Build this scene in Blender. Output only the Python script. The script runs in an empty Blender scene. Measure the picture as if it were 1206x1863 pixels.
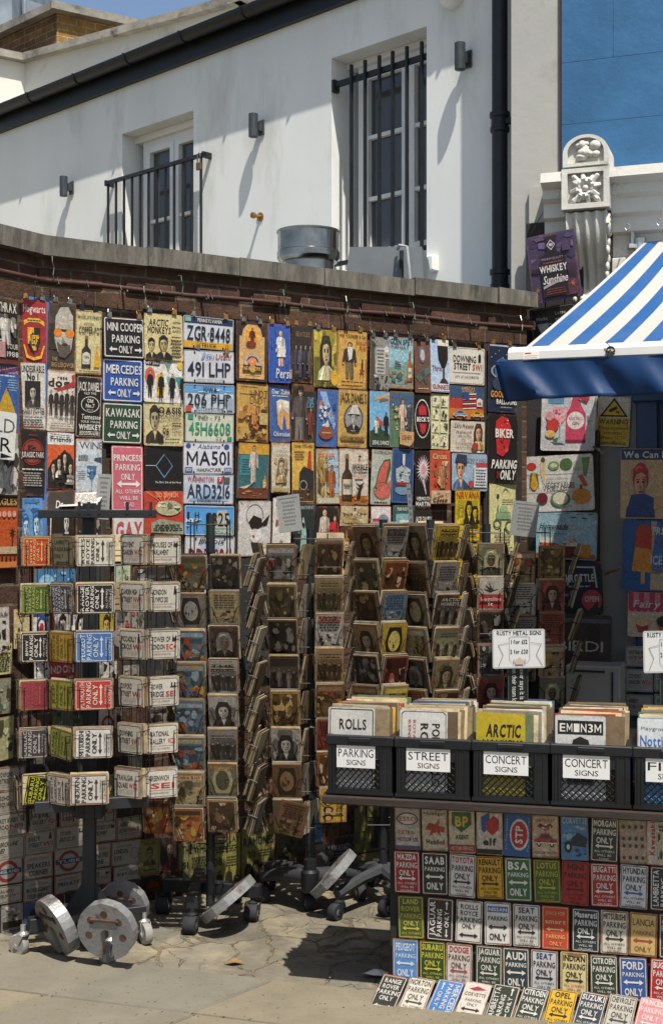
import bpy, math, random
import numpy as np
from mathutils import Vector, Matrix, Euler

SC = bpy.context.scene
COL = SC.collection
R = math.radians
# ------------------------------------------------------------------ camera, sky, sun, exposure
EYE = 1.6
FPX, CX, HY = 2400.0, 603.0, 945.0          # focal length in photo pixels, optical axis column, horizon row
cam = bpy.data.cameras.new('camera'); camo = bpy.data.objects.new('camera', cam); COL.objects.link(camo)
camo.location = (0, 0, EYE); camo.rotation_euler = (R(90), 0, 0)
cam.sensor_fit = 'HORIZONTAL'; cam.sensor_width = 36.0; cam.lens = 36.0 * FPX / 1206.0
cam.shift_y = (HY - 931.5) / 1206.0
cam.clip_start = 0.05; cam.clip_end = 2000
SC.camera = camo
SC.render.resolution_x, SC.render.resolution_y = 662, 1024
LDIR = Vector((-0.105, 0.288, -0.60)).normalized()      # the way sunlight travels
sd = bpy.data.lights.new('sun', 'SUN'); sd.energy = 4.3; sd.angle = R(0.53); sd.color = (1.0, 0.955, 0.88)
so = bpy.data.objects.new('sun', sd); COL.objects.link(so); so.location = (2, -4, 12)
so.rotation_euler = LDIR.to_track_quat('-Z', 'Y').to_euler()
wd = bpy.data.worlds.new('World'); SC.world = wd; wd.use_nodes = True
nt = wd.node_tree; sky = nt.nodes.new('ShaderNodeTexSky'); sky.sky_type = 'NISHITA'; sky.sun_disc = False
sky.sun_elevation = math.asin(-LDIR.z); sky.sun_rotation = math.atan2(-LDIR.x, -LDIR.y)
sky.air_density = 1.0; sky.dust_density = 1.6; sky.ozone_density = 1.0
nt.links.new(sky.outputs[0], nt.nodes['Background'].inputs[0]); nt.nodes['Background'].inputs[1].default_value = 0.085
SC.view_settings.view_transform = 'Standard'; SC.view_settings.look = 'None'
SC.view_settings.exposure = 0.75; SC.view_settings.gamma = 1.0
SC.cycles.max_bounces = 6; SC.cycles.diffuse_bounces = 3; SC.cycles.glossy_bounces = 3
SC.cycles.transmission_bounces = 4; SC.cycles.transparent_max_bounces = 6

# ------------------------------------------------------------------ helpers
def lin(c):
    if isinstance(c, str):
        c = c.lstrip('#'); c = tuple(int(c[i:i+2], 16) / 255 for i in (0, 2, 4))
    return tuple((x / 12.92 if x <= 0.04045 else ((x + 0.055) / 1.055) ** 2.4) for x in c)

def tag(o, label=None, cat=None, group=None, kind=None):
    if label: o['label'] = label
    if cat: o['category'] = cat
    if group: o['group'] = group
    if kind: o['kind'] = kind
    return o

def empty(name, loc, label, cat, group=None):
    o = bpy.data.objects.new(name, None); COL.objects.link(o); o.location = loc
    o.empty_display_size = 0.1
    return tag(o, label, cat, group)

def adopt(o, parent):
    o.parent = parent
    m = Matrix.Identity(4); p = parent; loc = Vector((0, 0, 0))
    while p is not None:
        if p.type == 'EMPTY': loc += p.location
        p = p.parent
    o.matrix_parent_inverse = Matrix.Translation(-loc)
    return o

class MB:
    """collects shapes in world coordinates and links them as one mesh"""
    def __init__(s): s.V = []; s.F = []; s.C = []; s.M = Matrix.Identity(4); s.c = (1, 1, 1)
    def add(s, vs, fs, c=None):
        b = len(s.V)
        s.V += [tuple(s.M @ Vector(v)) for v in vs]
        s.F += [tuple(i + b for i in f) for f in fs]
        s.C += [c or s.c] * len(fs)
        return s
    def box(s, x0, y0, z0, x1, y1, z1, c=None, ch=0.0):
        if ch <= 0:
            v = [(x, y, z) for x in (x0, x1) for y in (y0, y1) for z in (z0, z1)]
            return s.add(v, [(0, 1, 3, 2), (4, 6, 7, 5), (0, 4, 5, 1), (2, 3, 7, 6), (0, 2, 6, 4), (1, 5, 7, 3)], c)
        p = [(x0 + ch, y0), (x1 - ch, y0), (x1, y0 + ch), (x1, y1 - ch), (x1 - ch, y1), (x0 + ch, y1), (x0, y1 - ch), (x0, y0 + ch)]
        q = [(x0 + 2*ch, y0 + ch), (x1 - 2*ch, y0 + ch), (x1 - ch, y0 + 2*ch), (x1 - ch, y1 - 2*ch), (x1 - 2*ch, y1 - ch), (x0 + 2*ch, y1 - ch), (x0 + ch, y1 - 2*ch), (x0 + ch, y0 + 2*ch)]
        v = [(a, b, z0) for a, b in q] + [(a, b, z0 + ch) for a, b in p] + [(a, b, z1 - ch) for a, b in p] + [(a, b, z1) for a, b in q]
        f = [tuple(range(7, -1, -1)), tuple(range(24, 32))]
        for k in range(3):
            f += [(k*8 + i, k*8 + (i+1) % 8, k*8 + 8 + (i+1) % 8, k*8 + 8 + i) for i in range(8)]
        return s.add(v, f, c)
    def tube(s, pts, r, n=8, c=None, cap=True):
        pts = [Vector(p) for p in pts]
        rs = r if isinstance(r, (list, tuple)) else [r] * len(pts)
        vs = []; up = None
        for i, p in enumerate(pts):
            t = (pts[min(i+1, len(pts)-1)] - pts[max(i-1, 0)]).normalized()
            if up is None:
                up = Vector((0, 0, 1)) if abs(t.z) < 0.9 else Vector((1, 0, 0))
            a = t.cross(up); a = a.normalized() if a.length > 1e-5 else Vector((1, 0, 0)); b = t.cross(a).normalized(); up = -b
            for k in range(n):
                an = 2*math.pi*k/n
                vs.append(tuple(p + (a*math.cos(an) + b*math.sin(an)) * rs[i]))
        fs = []
        for i in range(len(pts)-1):
            fs += [(i*n+k, i*n+(k+1) % n, (i+1)*n+(k+1) % n, (i+1)*n+k) for k in range(n)]
        if cap: fs += [tuple(range(n-1, -1, -1)), tuple(range((len(pts)-1)*n, len(pts)*n))]
        return s.add(vs, fs, c)
    def lathe(s, prof, n=24, c=None, axis='z', o=(0, 0, 0)):
        vs = []
        for r, z in prof:
            for k in range(n):
                a = 2*math.pi*k/n; p = (r*math.cos(a), r*math.sin(a), z)
                if axis == 'x': p = (p[2], p[0], p[1])
                if axis == 'y': p = (p[0], p[2], p[1])
                vs.append((p[0]+o[0], p[1]+o[1], p[2]+o[2]))
        fs = []
        for i in range(len(prof)-1):
            fs += [(i*n+k, i*n+(k+1) % n, (i+1)*n+(k+1) % n, (i+1)*n+k) for k in range(n)]
        fs += [tuple(range(n-1, -1, -1)), tuple(range((len(prof)-1)*n, len(prof)*n))]
        return s.add(vs, fs, c)
    def prism(s, poly, z0, z1, c=None):
        n = len(poly)
        v = [(x, y, z0) for x, y in poly] + [(x, y, z1) for x, y in poly]
        f = [tuple(range(n-1, -1, -1)), tuple(range(n, 2*n))] + [(i, (i+1) % n, n+(i+1) % n, n+i) for i in range(n)]
        return s.add(v, f, c)
    def ball(s, c0, r, c=None, n=10, sq=(1, 1, 1)):
        prof = [(math.sin(math.pi*i/6)*1.0, -math.cos(math.pi*i/6)) for i in range(7)]
        vs = []; fs = []
        for rr, z in prof:
            for k in range(n):
                a = 2*math.pi*k/n
                vs.append((c0[0]+rr*math.cos(a)*r*sq[0], c0[1]+rr*math.sin(a)*r*sq[1], c0[2]+z*r*sq[2]))
        for i in range(6): fs += [(i*n+k, i*n+(k+1) % n, (i+1)*n+(k+1) % n, (i+1)*n+k) for k in range(n)]
        return s.add(vs, fs, c)
    def build(s, name, mat, parent=None, smooth=False, mw=None):
        me = bpy.data.meshes.new(name); me.from_pydata(s.V, [], s.F)
        if any(c != (1, 1, 1) for c in s.C):
            at = me.color_attributes.new('Col', 'FLOAT_COLOR', 'CORNER')
            cc = np.array([tuple(lin(c)) + (1,) for c in s.C], dtype=np.float32)
            cnt = np.array([len(f) for f in s.F])
            at.data.foreach_set('color', np.repeat(cc, cnt, axis=0).ravel())
        me.materials.append(mat)
        if smooth:
            me.polygons.foreach_set('use_smooth', [True]*len(me.polygons))
            try: me.set_sharp_from_angle(angle=R(40))
            except Exception: pass
        me.update()
        o = bpy.data.objects.new(name, me); COL.objects.link(o)
        if mw is not None: o.matrix_world = mw
        if parent is not None: adopt(o, parent)
        return o

class Plane:
    """a vertical plane in the place: origin on the ground, unit direction along it (to the viewer's right)"""
    def __init__(s, x, y, dx, dy):
        l = math.hypot(dx, dy); s.o = Vector((x, y, 0)); s.u = Vector((dx/l, dy/l, 0)); s.n = Vector((dy/l, -dx/l, 0))
    def hit(s, px, py, off=0.0):
        a = (px - CX)/FPX; o = s.o + s.n*off
        t = (a*o.y - o.x)/(s.u.x - a*s.u.y)
        Y = o.y + t*s.u.y
        return t, EYE + (HY - py)/FPX*Y
    def at(s, t, z, off=0.0): return s.o + s.u*t + s.n*off + Vector((0, 0, z))
    def m(s, t=0, z=0, off=0.0):
        """local x along the plane, y outwards-negative ... here: x along, y up, z out to the viewer"""
        p = s.at(t, z, off)
        return Matrix(((s.u.x, 0, s.n.x, p.x), (s.u.y, 0, s.n.y, p.y), (0, 1, 0, p.z), (0, 0, 0, 1)))
def W(px, py, Y): return Vector(((px-CX)/FPX*Y, Y, EYE + (HY-py)/FPX*Y))
def G(px, py):
    Y = EYE*FPX/(py-HY); return Vector(((px-CX)/FPX*Y, Y, 0))

# ------------------------------------------------------------------ materials
def mat(name):
    m = bpy.data.materials.new(name); m.use_nodes = True
    return m, m.node_tree, m.node_tree.nodes['Principled BSDF']
def node(t, typ, **kw):
    n = t.nodes.new(typ)
    for k, v in kw.items():
        if k.startswith('i_'):
            key = k[2:]; key = int(key) if key.isdigit() else key.replace('_', ' ')
            n.inputs[key].default_value = v
        else: setattr(n, k, v)
    return n
def mixc(t, fac, a, b, mode='MIX'):
    n = t.nodes.new('ShaderNodeMix'); n.data_type = 'RGBA'; n.blend_type = mode
    for i, v in ((0, fac), (6, a), (7, b)):
        if isinstance(v, bpy.types.NodeSocket): t.links.new(v, n.inputs[i])
        elif i == 0: n.inputs[0].default_value = v
        else: n.inputs[i].default_value = (*v[:3], 1)
    return n.outputs[2]
def ramp(t, src, stops):
    n = t.nodes.new('ShaderNodeValToRGB'); e = n.color_ramp.elements
    while len(e) < len(stops): e.new(0.5)
    for i, (p, c) in enumerate(stops):
        e[i].position = p; e[i].color = (*c, 1) if isinstance(c, tuple) else (c, c, c, 1)
    t.links.new(src, n.inputs[0]); return n.outputs[0]
def noise(t, scale, detail=4, vec=None, rough=0.6, dist=0.0):
    n = node(t, 'ShaderNodeTexNoise', i_Scale=scale, i_Detail=detail, i_Roughness=rough, i_Distortion=dist)
    if vec is not None: t.links.new(vec, n.inputs['Vector'])
    return n.outputs['Fac']
def coords(t, sc=(1, 1, 1)):
    g = node(t, 'ShaderNodeNewGeometry'); mp = node(t, 'ShaderNodeMapping'); mp.inputs['Scale'].default_value = sc
    t.links.new(g.outputs['Position'], mp.inputs[0]); return mp.outputs[0]
def bump(t, b, h, strength=0.3, dist=0.01):
    n = node(t, 'ShaderNodeBump', i_Strength=strength, i_Distance=dist)
    t.links.new(h, n.inputs['Height']); t.links.new(n.outputs[0], b.inputs['Normal'])

def surf(name, c1, c2, scale=6, rough=0.6, metal=0.0, bs=0.25, bd=0.004, sc=(1, 1, 1), lo=0.35, hi=0.65, fine=60, spec=0.4, grime=None):
    m, t, b = mat(name); v = coords(t, sc)
    n1 = noise(t, scale, 6, v); k = ramp(t, n1, [(lo, lin(c1)), (hi, lin(c2))])
    if grime:
        g = ramp(t, noise(t, grime[1], 8, v, 0.7), [(grime[2], 0.0), (grime[3], 1.0)])
        k = mixc(t, g, k, lin(grime[0]))
    t.links.new(k, b.inputs['Base Color']); b.inputs['Roughness'].default_value = rough; b.inputs['Metallic'].default_value = metal
    b.inputs['Specular IOR Level'].default_value = spec
    bump(t, b, noise(t, fine, 5, v), bs, bd)
    return m
M = {}
M['stucco'] = surf('white_render', '#d6d6d0', '#dfdfd9', 0.9, 0.85, bs=0.2, bd=0.003, fine=45, spec=0.2, sc=(1.6, 1.6, .5), grime=('#b3b0a6', 1.5, 0.52, 0.85))
M['stucco_old'] = surf('weathered_render', '#c9c6bb', '#d8d5ca', 1.1, 0.85, bs=0.5, bd=0.006, fine=14, spec=0.2, grime=('#a8a496', 2.2, 0.56, 0.75))
M['plaster'] = surf('old_plaster', '#b9b6ab', '#cac7bd', 2.0, 0.8, bs=0.5, bd=0.006, fine=25, spec=0.25, grime=('#7e7b70', 5.0, 0.56, 0.72))
M['frame_white'] = surf('white_gloss_paint', '#d8d7d2', '#e2e1dc', 3, 0.4, bs=0.1, fine=30)
M['iron'] = surf('black_iron', '#17181a', '#222426', 12, 0.5, bs=0.2, fine=90, grime=('#3a2a20', 9, 0.63, 0.75))
M['plastic'] = surf('black_plastic', '#101113', '#17191c', 8, 0.42, bs=0.08, fine=30, grime=('#3b3a37', 7, 0.6, 0.8))
M['pipe_black'] = surf('black_pipe_paint', '#1b1e22', '#25292e', 5, 0.5, bs=0.2, fine=30, grime=('#474a4c', 8, 0.66, 0.8))
M['lamp_grey'] = surf('graphite_metal', '#3c3f42', '#484b4e', 20, 0.45, 0.3, bs=0.05)
M['coping'] = surf('coping_stone', '#514d45', '#716c61', 5, 0.9, bs=0.7, bd=0.01, fine=30, sc=(3, 3, 0.6), grime=('#38352f', 6, 0.5, 0.68))
M['coping_pale'] = surf('pale_coping_stone', '#7b766b', '#9a9488', 4, 0.9, bs=0.6, bd=0.01, fine=25, grime=('#4a463e', 5, 0.52, 0.7))
M['lead'] = surf('lead_sheet', '#6e7880', '#8b959d', 3, 0.6, 0.1, bs=0.3, fine=12)
M['galv'] = surf('polished_steel', '#7f7a70', '#a39e94', 10, 0.2, 1.0, bs=0.05, fine=20)
M['castmetal'] = surf('galvanised_steel', '#b4b5b4', '#d0d0cd', 30, 0.38, 0.85, bs=0.2, fine=80)
M['greybox'] = surf('grey_cabinet_paint', '#5f6467', '#6e7376', 3, 0.6, bs=0.15, fine=25, grime=('#55585a', 5, 0.58, 0.75))
M['disc'] = surf('worn_silver_paint', '#6f706f', '#8d8e8c', 9, 0.42, 0.3, bs=0.5, fine=70, grime=('#4a382e', 9, 0.53, 0.66))
M['rubber'] = surf('dark_rubber', '#1d1e20', '#2a2b2d', 12, 0.8, bs=0.2, fine=50)
M['grey_rubber'] = surf('grey_rubber', '#77756f', '#918f88', 12, 0.75, bs=0.2, fine=50)
M['copper'] = surf('rusty_copper_pipe', '#3d261e', '#4d3126', 14, 0.6, 0.2, bs=0.4, fine=60)
M['wood'] = surf('dark_plank', '#241c16', '#362b24', 5, 0.85, bs=0.6, fine=60, sc=(1, 1, 9))
M['blackwood'] = surf('black_stained_board', '#1c1b1a', '#302d2a', 4, 0.8, bs=0.6, fine=50, sc=(2, 2, .7), grime=('#55493d', 6, 0.6, 0.75))
M['wire'] = surf('black_wire', '#141414', '#241f1c', 40, 0.5, 0.3, bs=0.1)
M['steelclip'] = surf('clip_steel', '#5d5a55', '#a09c94', 60, 0.35, 0.9, bs=0.1)
M['goldclip'] = surf('brassy_clip', '#8a6a3f', '#b98d58', 60, 0.35, 0.8, bs=0.1)
M['blue_cloth'] = surf('blue_valance_cloth', '#0b2b50', '#0e3159', 2.5, 0.5, bs=0.3, fine=9, spec=0.25)
M['awn_white'] = surf('white_cover_board', '#c4c3bc', '#d0cfc9', 3, 0.5, bs=0.1, fine=20)
M['shopblue'] = surf('dark_blue_gloss', '#17355a', '#1c3d66', 3, 0.35, bs=0.1, fine=20)
M['door_glass'] = None
# glass with something dim behind
m, t, b = mat('window_glass'); b.inputs['Base Color'].default_value = (0.065, 0.067, 0.066, 1); b.inputs['Roughness'].default_value = 0.09
b.inputs['Specular IOR Level'].default_value = 0.6; M['glass'] = m
# coloured mesh material (uses the face colours of the mesh)
def coloured(name, rough=0.55, dirt=0.25, bs=0.15, fine=40, metal=0.0, dsc=9, dcol='#4a3a2c', spec=0.4):
    m, t, b = mat(name); a = node(t, 'ShaderNodeVertexColor', layer_name='Col'); v = coords(t)
    g = ramp(t, noise(t, dsc, 8, v, 0.7), [(0.45, 0.0), (0.75, dirt)])
    t.links.new(mixc(t, g, a.outputs[0], lin(dcol)), b.inputs['Base Color'])
    b.inputs['Roughness'].default_value = rough; b.inputs['Metallic'].default_value = metal; b.inputs['Specular IOR Level'].default_value = spec
    bump(t, b, noise(t, fine, 4, v), bs, 0.003); return m
M['canvas'] = coloured('striped_canvas', 0.75, 0.12, 0.3, 160, dsc=3, dcol='#8d8878', spec=0.2)
M['edges'] = coloured('stacked_sign_edges', 0.7, 0.75, 0.3, 80, dsc=22, dcol='#4b3727', spec=0.25)
M['paper'] = coloured('laminated_card', 0.25, 0.08, 0.05, 10, dsc=6)
# printed tin: face colours, rust creeping in from the edges and in patches
m, t, b = mat('printed_tin')
a = node(t, 'ShaderNodeVertexColor', layer_name='Col'); uv = node(t, 'ShaderNodeUVMap', uv_map='UVMap')
oi = node(t, 'ShaderNodeObjectInfo'); ru = node(t, 'ShaderNodeAttribute', attribute_type='OBJECT', attribute_name='rust')
sp = node(t, 'ShaderNodeSeparateXYZ'); t.links.new(uv.outputs[0], sp.inputs[0])
def mth(op, x, y=None, z=None):
    n = node(t, 'ShaderNodeMath', operation=op)
    for i, q in enumerate((x, y, z)):
        if q is None: continue
        if isinstance(q, bpy.types.NodeSocket): t.links.new(q, n.inputs[i])
        else: n.inputs[i].default_value = q
    return n.outputs[0]
dx = mth('SUBTRACT', 0.5, mth('ABSOLUTE', mth('SUBTRACT', sp.outputs[0], 0.5)))
dy = mth('SUBTRACT', 0.5, mth('ABSOLUTE', mth('SUBTRACT', sp.outputs[1], 0.5)))
edge = mth('MINIMUM', dx, dy)
cb = node(t, 'ShaderNodeCombineXYZ'); t.links.new(mth('MULTIPLY', oi.outputs['Random'], 37.0), cb.inputs[2])
vo = node(t, 'ShaderNodeVectorMath', operation='ADD'); t.links.new(coords(t), vo.inputs[0]); t.links.new(cb.outputs[0], vo.inputs[1])
n3 = noise(t, 120, 4, vo.outputs[0], 0.7)
n1 = noise(t, 26, 7, vo.outputs[0], 0.7); n2 = noise(t, 7, 5, vo.outputs[0], 0.6)
# rust where noise + edge nearness is high
en = mth('MULTIPLY', mth('SUBTRACT', 0.09, edge), 2.6)
en = mth('MAXIMUM', en, -0.06)
mask = mth('ADD', mth('ADD', mth('MULTIPLY', n1, 0.55), mth('MULTIPLY', n2, 0.45)), mth('ADD', en, mth('MULTIPLY', mth('SUBTRACT', ru.outputs['Fac'], 0.5), 0.34)))
rk = ramp(t, mask, [(0.58, 0.0), (0.74, 0.92)])
rc = ramp(t, n1, [(0.3, lin('#3a2013')), (0.5, lin('#6e4020')), (0.7, lin('#8a6238'))])
dirt = ramp(t, n2, [(0.3, 0.80), (0.7, 1.0)])
nc = node(t, 'ShaderNodeTexNoise', i_Scale=34.0, i_Detail=6.0, i_Distortion=2.2); t.links.new(vo.outputs[0], nc.inputs['Vector'])
pr = node(t, 'ShaderNodeAttribute', attribute_type='OBJECT', attribute_name='print')
n4 = ramp(t, noise(t, 42, 5, vo.outputs[0], 0.65, 2.5), [(0.30, 0.42), (0.42, 0.8), (0.5, 0.95), (0.56, 1.12), (0.68, 1.55)])
inked = mixc(t, 1.0, mixc(t, 0.5, a.outputs[0], mixc(t, 1.0, a.outputs[0], ramp(t, nc.outputs['Fac'], [(0.35, (0.9, 1.05, 1.25)), (0.5, (1.1, 1.0, 0.9)), (0.65, (1.3, 0.95, 0.7))]), 'MULTIPLY')), n4, 'MULTIPLY')
acol = mixc(t, pr.outputs['Fac'], a.outputs[0], inked)
bc = mixc(t, 1.0, mixc(t, 1.0, acol, ramp(t, n3, [(0.3, 0.78), (0.7, 1.08)]), 'MULTIPLY'), dirt, 'MULTIPLY')
tone = mixc(t, mth('MULTIPLY', ru.outputs['Fac'], 0.34), bc, lin('#5a4630'))
t.links.new(mixc(t, rk, tone, rc), b.inputs['Base Color'])
t.links.new(ramp(t, mask, [(0.4, 0.42), (0.8, 0.8)]), b.inputs['Roughness']); b.inputs['Specular IOR Level'].default_value = 0.35
bump(t, b, n2, 0.25, 0.01); M['tin'] = m
# ------------------------------------------------------------------ the setting
SW = Plane(-1.18, 5.30, 0.852, 0.524)       # brick wall the signs hang on
SK = Plane(-1.18, 5.30, 0.549, 0.836)       # its return at the photo's edge (t < 0)
WH = Plane(0.928, 7.30, 0.719, -0.696)      # white house (t < 0 goes away to the far corner)
SF = Plane(1.21, 6.80, 0.942, -0.336)       # shop front
TB = Plane(0.213, 4.57, 0.970, -0.245)      # table front

# ground: one big sheet, then paving on it
m, t, b = mat('crazy_paving'); v = coords(t)
wv = node(t, 'ShaderNodeTexNoise', i_Scale=2.6, i_Detail=7.0); t.links.new(v, wv.inputs['Vector'])
sv = node(t, 'ShaderNodeVectorMath', operation='MULTIPLY_ADD'); sv.inputs[1].default_value = (0.36, 0.36, 0); t.links.new(wv.outputs['Color'], sv.inputs[0]); t.links.new(v, sv.inputs[2])
mp = node(t, 'ShaderNodeMapping'); mp.inputs['Scale'].default_value = (1.9, 1.5, 0.0); t.links.new(sv.outputs[0], mp.inputs[0])
vd = node(t, 'ShaderNodeTexVoronoi', feature='DISTANCE_TO_EDGE', i_Scale=2.3); vc = node(t, 'ShaderNodeTexVoronoi', feature='F1', i_Scale=2.3)
t.links.new(mp.outputs[0], vd.inputs['Vector']); t.links.new(mp.outputs[0], vc.inputs['Vector'])
jn = noise(t, 13, 8, v, 0.75)
jd = node(t, 'ShaderNodeMath', operation='MULTIPLY_ADD'); jd.inputs[1].default_value = 0.075; t.links.new(jn, jd.inputs[0])
sub = node(t, 'ShaderNodeMath', operation='SUBTRACT'); t.links.new(vd.outputs['Distance'], sub.inputs[0]); t.links.new(jd.outputs[0], sub.inputs[1]); jd.inputs[2].default_value = -0.022
jm = ramp(t, sub.outputs[0], [(0.0, 0.85), (0.012, 0.0)])
v2 = node(t, 'ShaderNodeTexVoronoi', feature='DISTANCE_TO_EDGE', i_Scale=5.2); t.links.new(mp.outputs[0], v2.inputs['Vector'])
ck = ramp(t, v2.outputs['Distance'], [(0.0, 0.85), (0.012, 0.0)]); ckm = ramp(t, noise(t, 2.4, 3, v), [(0.52, 0.0), (0.58, 1.0)])
fine_ = mixc(t, 1.0, ck, ckm, 'MULTIPLY'); jm = mixc(t, 1.0, jm, fine_, 'LIGHTEN')
sep = node(t, 'ShaderNodeSeparateColor'); t.links.new(vc.outputs['Color'], sep.inputs[0])
stone = ramp(t, sep.outputs[0], [(0.0, lin('#5f5e58')), (0.35, lin('#76705f')), (0.65, lin('#837a68')), (1.0, lin('#68675f'))])
mot = ramp(t, noise(t, 5, 9, v, 0.72), [(0.3, lin('#605a4e')), (0.5, lin('#7f7868')), (0.72, lin('#9f9680'))])
stone = mixc(t, 0.55, stone, mot)
sandy = ramp(t, noise(t, 3.1, 6, v, 0.7, 0.5), [(0.52, 0.0), (0.62, 0.75)])
stone = mixc(t, sandy, stone, lin('#9a8f74'))
mort = ramp(t, noise(t, 22, 8, v, 0.8), [(0.32, lin('#362d23')), (0.46, lin('#5f5443')), (0.56, lin('#8a7c62')), (0.75, lin('#a4967a'))])
t.links.new(mixc(t, 1.0, mixc(t, jm, stone, mort), ramp(t, noise(t, 1.1, 7, v, 0.7), [(0.3, 0.62), (0.7, 1.0)]), 'MULTIPLY'), b.inputs['Base Color']); b.inputs['Roughness'].default_value = 0.9; b.inputs['Specular IOR Level'].default_value = 0.2
hh = node(t, 'ShaderNodeMath', operation='MULTIPLY_ADD'); hh.inputs[1].default_value = -0.5; t.links.new(jm, hh.inputs[0]); t.links.new(noise(t, 9, 9, v, 0.7), hh.inputs[2])
bump(t, b, hh.outputs[0], 0.9, 0.02)
M['paving'] = m
gm = MB()
N = 60
gm.add([(-60, -20, 0), (60, -20, 0), (60, 100, 0), (-60, 100, 0)], [(0, 1, 2, 3)])
g = gm.build('ground', M['paving']); tag(g, kind='structure')
# smooth flagstones of the footway in front of the crazy paving
m, t, b = mat('flagstone'); v = coords(t); oi = node(t, 'ShaderNodeNewGeometry')
a = node(t, 'ShaderNodeVertexColor', layer_name='Col')
k = mixc(t, 1.0, a.outputs[0], ramp(t, noise(t, 4, 9, v, 0.75), [(0.25, 0.72), (0.7, 1.06)]), 'MULTIPLY')
sp_ = ramp(t, noise(t, 60, 3, v, 0.6), [(0.27, 1.0), (0.36, 0.0)])
k = mixc(t, sp_, k, lin('#403a30'))
k = mixc(t, ramp(t, noise(t, 1.3, 5, v, 0.6), [(0.5, 0.0), (0.7, 0.45)]), k, lin('#6e6652'))
t.links.new(k, b.inputs['Base Color']); b.inputs['Roughness'].default_value = 0.88; b.inputs['Specular IOR Level'].default_value = 0.2
bump(t, b, noise(t, 35, 8, v, 0.7), 0.45, 0.006); M['flag'] = m
fd = Vector((0.951, -0.31, 0)); fp = Vector((-0.64, -0.77, 0)).normalized()
E0 = G(75, 1739)
fl = MB()
def slab(s0, s1, d0, d1, col):
    """slab between s along the kerb line and d towards the viewer; joints lean like the photographed ones"""
    j = 0.005
    q = [E0 + fd*(s0+j) + fp*(d0+j), E0 + fd*(s1-j) + fp*(d0+j), E0 + fd*(s1-j) + fp*(d1-j), E0 + fd*(s0+j) + fp*(d1-j)]
    i = [Vector((p.x, p.y, 0.004)) for p in q]
    cen = sum(i, Vector()) / 4
    tp = [p + (cen-p).normalized()*0.006 + Vector((0, 0, 0.007)) for p in i]
    fl.add([tuple(p) for p in i + tp], [(3, 2, 1, 0), (4, 5, 6, 7), (0, 1, 5, 4), (1, 2, 6, 5), (2, 3, 7, 6), (3, 0, 4, 7)], col)
rnd = random.Random(4)
pal = ['#7a7260', '#746e60', '#7e7562', '#767060', '#79705d']
s_joint = [-5.2, -4.1, -3.2, -2.1, -1.2, -0.75, 0.385, 0.60+0.02, 1.62, 2.6, 3.5, 4.4, 5.5]
c0 = (G(250, 1762)-E0); c1 = (G(482, 1795)-E0)
det = fd.x*fp.y - fd.y*fp.x
def sdof(v): return ((v.x*fp.y - v.y*fp.x)/det, (fd.x*v.y - fd.y*v.x)/det)
sa = sdof(c0)[0]; sb = sdof(c1)[0]; dm = sdof(G(93, 1818)-E0)[1]
rows = [(0.0, dm, [-6, -4.9, -4.0, -2.9, -2.0, -0.95, sa, sb, sb+1.0, sb+1.9, sb+3.0, sb+3.8, sb+5]),
        (dm, dm+0.62, [-6, -5, -3.9, -2.8, -1.7, -0.75, sa-0.02, sb+.02, sb+1.2, sb+2.2, sb+3.1, sb+4.2, sb+5]),
        (dm+0.62, dm+1.3, [-6, -4.7, -3.6, -2.5, -1.4, -0.5, 0.5, 1.5, 2.5, 3.4, 4.4, 5.4]),
        (dm+1.3, dm+2.0, [-6, -5, -4, -3, -2, -1, 0, 1, 2, 3, 4, 5]), (dm+2.0, dm+2.8, [-6, -4.5, -3.3, -2.2, -1, .2, 1.3, 2.4, 3.6, 5])]
for ri, (d0, d1, ss) in enumerate(rows):
    for i in range(len(ss)-1):
        c = pal[rnd.randrange(5)]
        if ri == 0 and abs(ss[i]-sa) < 1e-6: c = '#716c5f'
        slab(ss[i], ss[i+1], d0, d1, c)
o = fl.build('pavement', M['flag']); tag(o, kind='structure')

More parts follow.
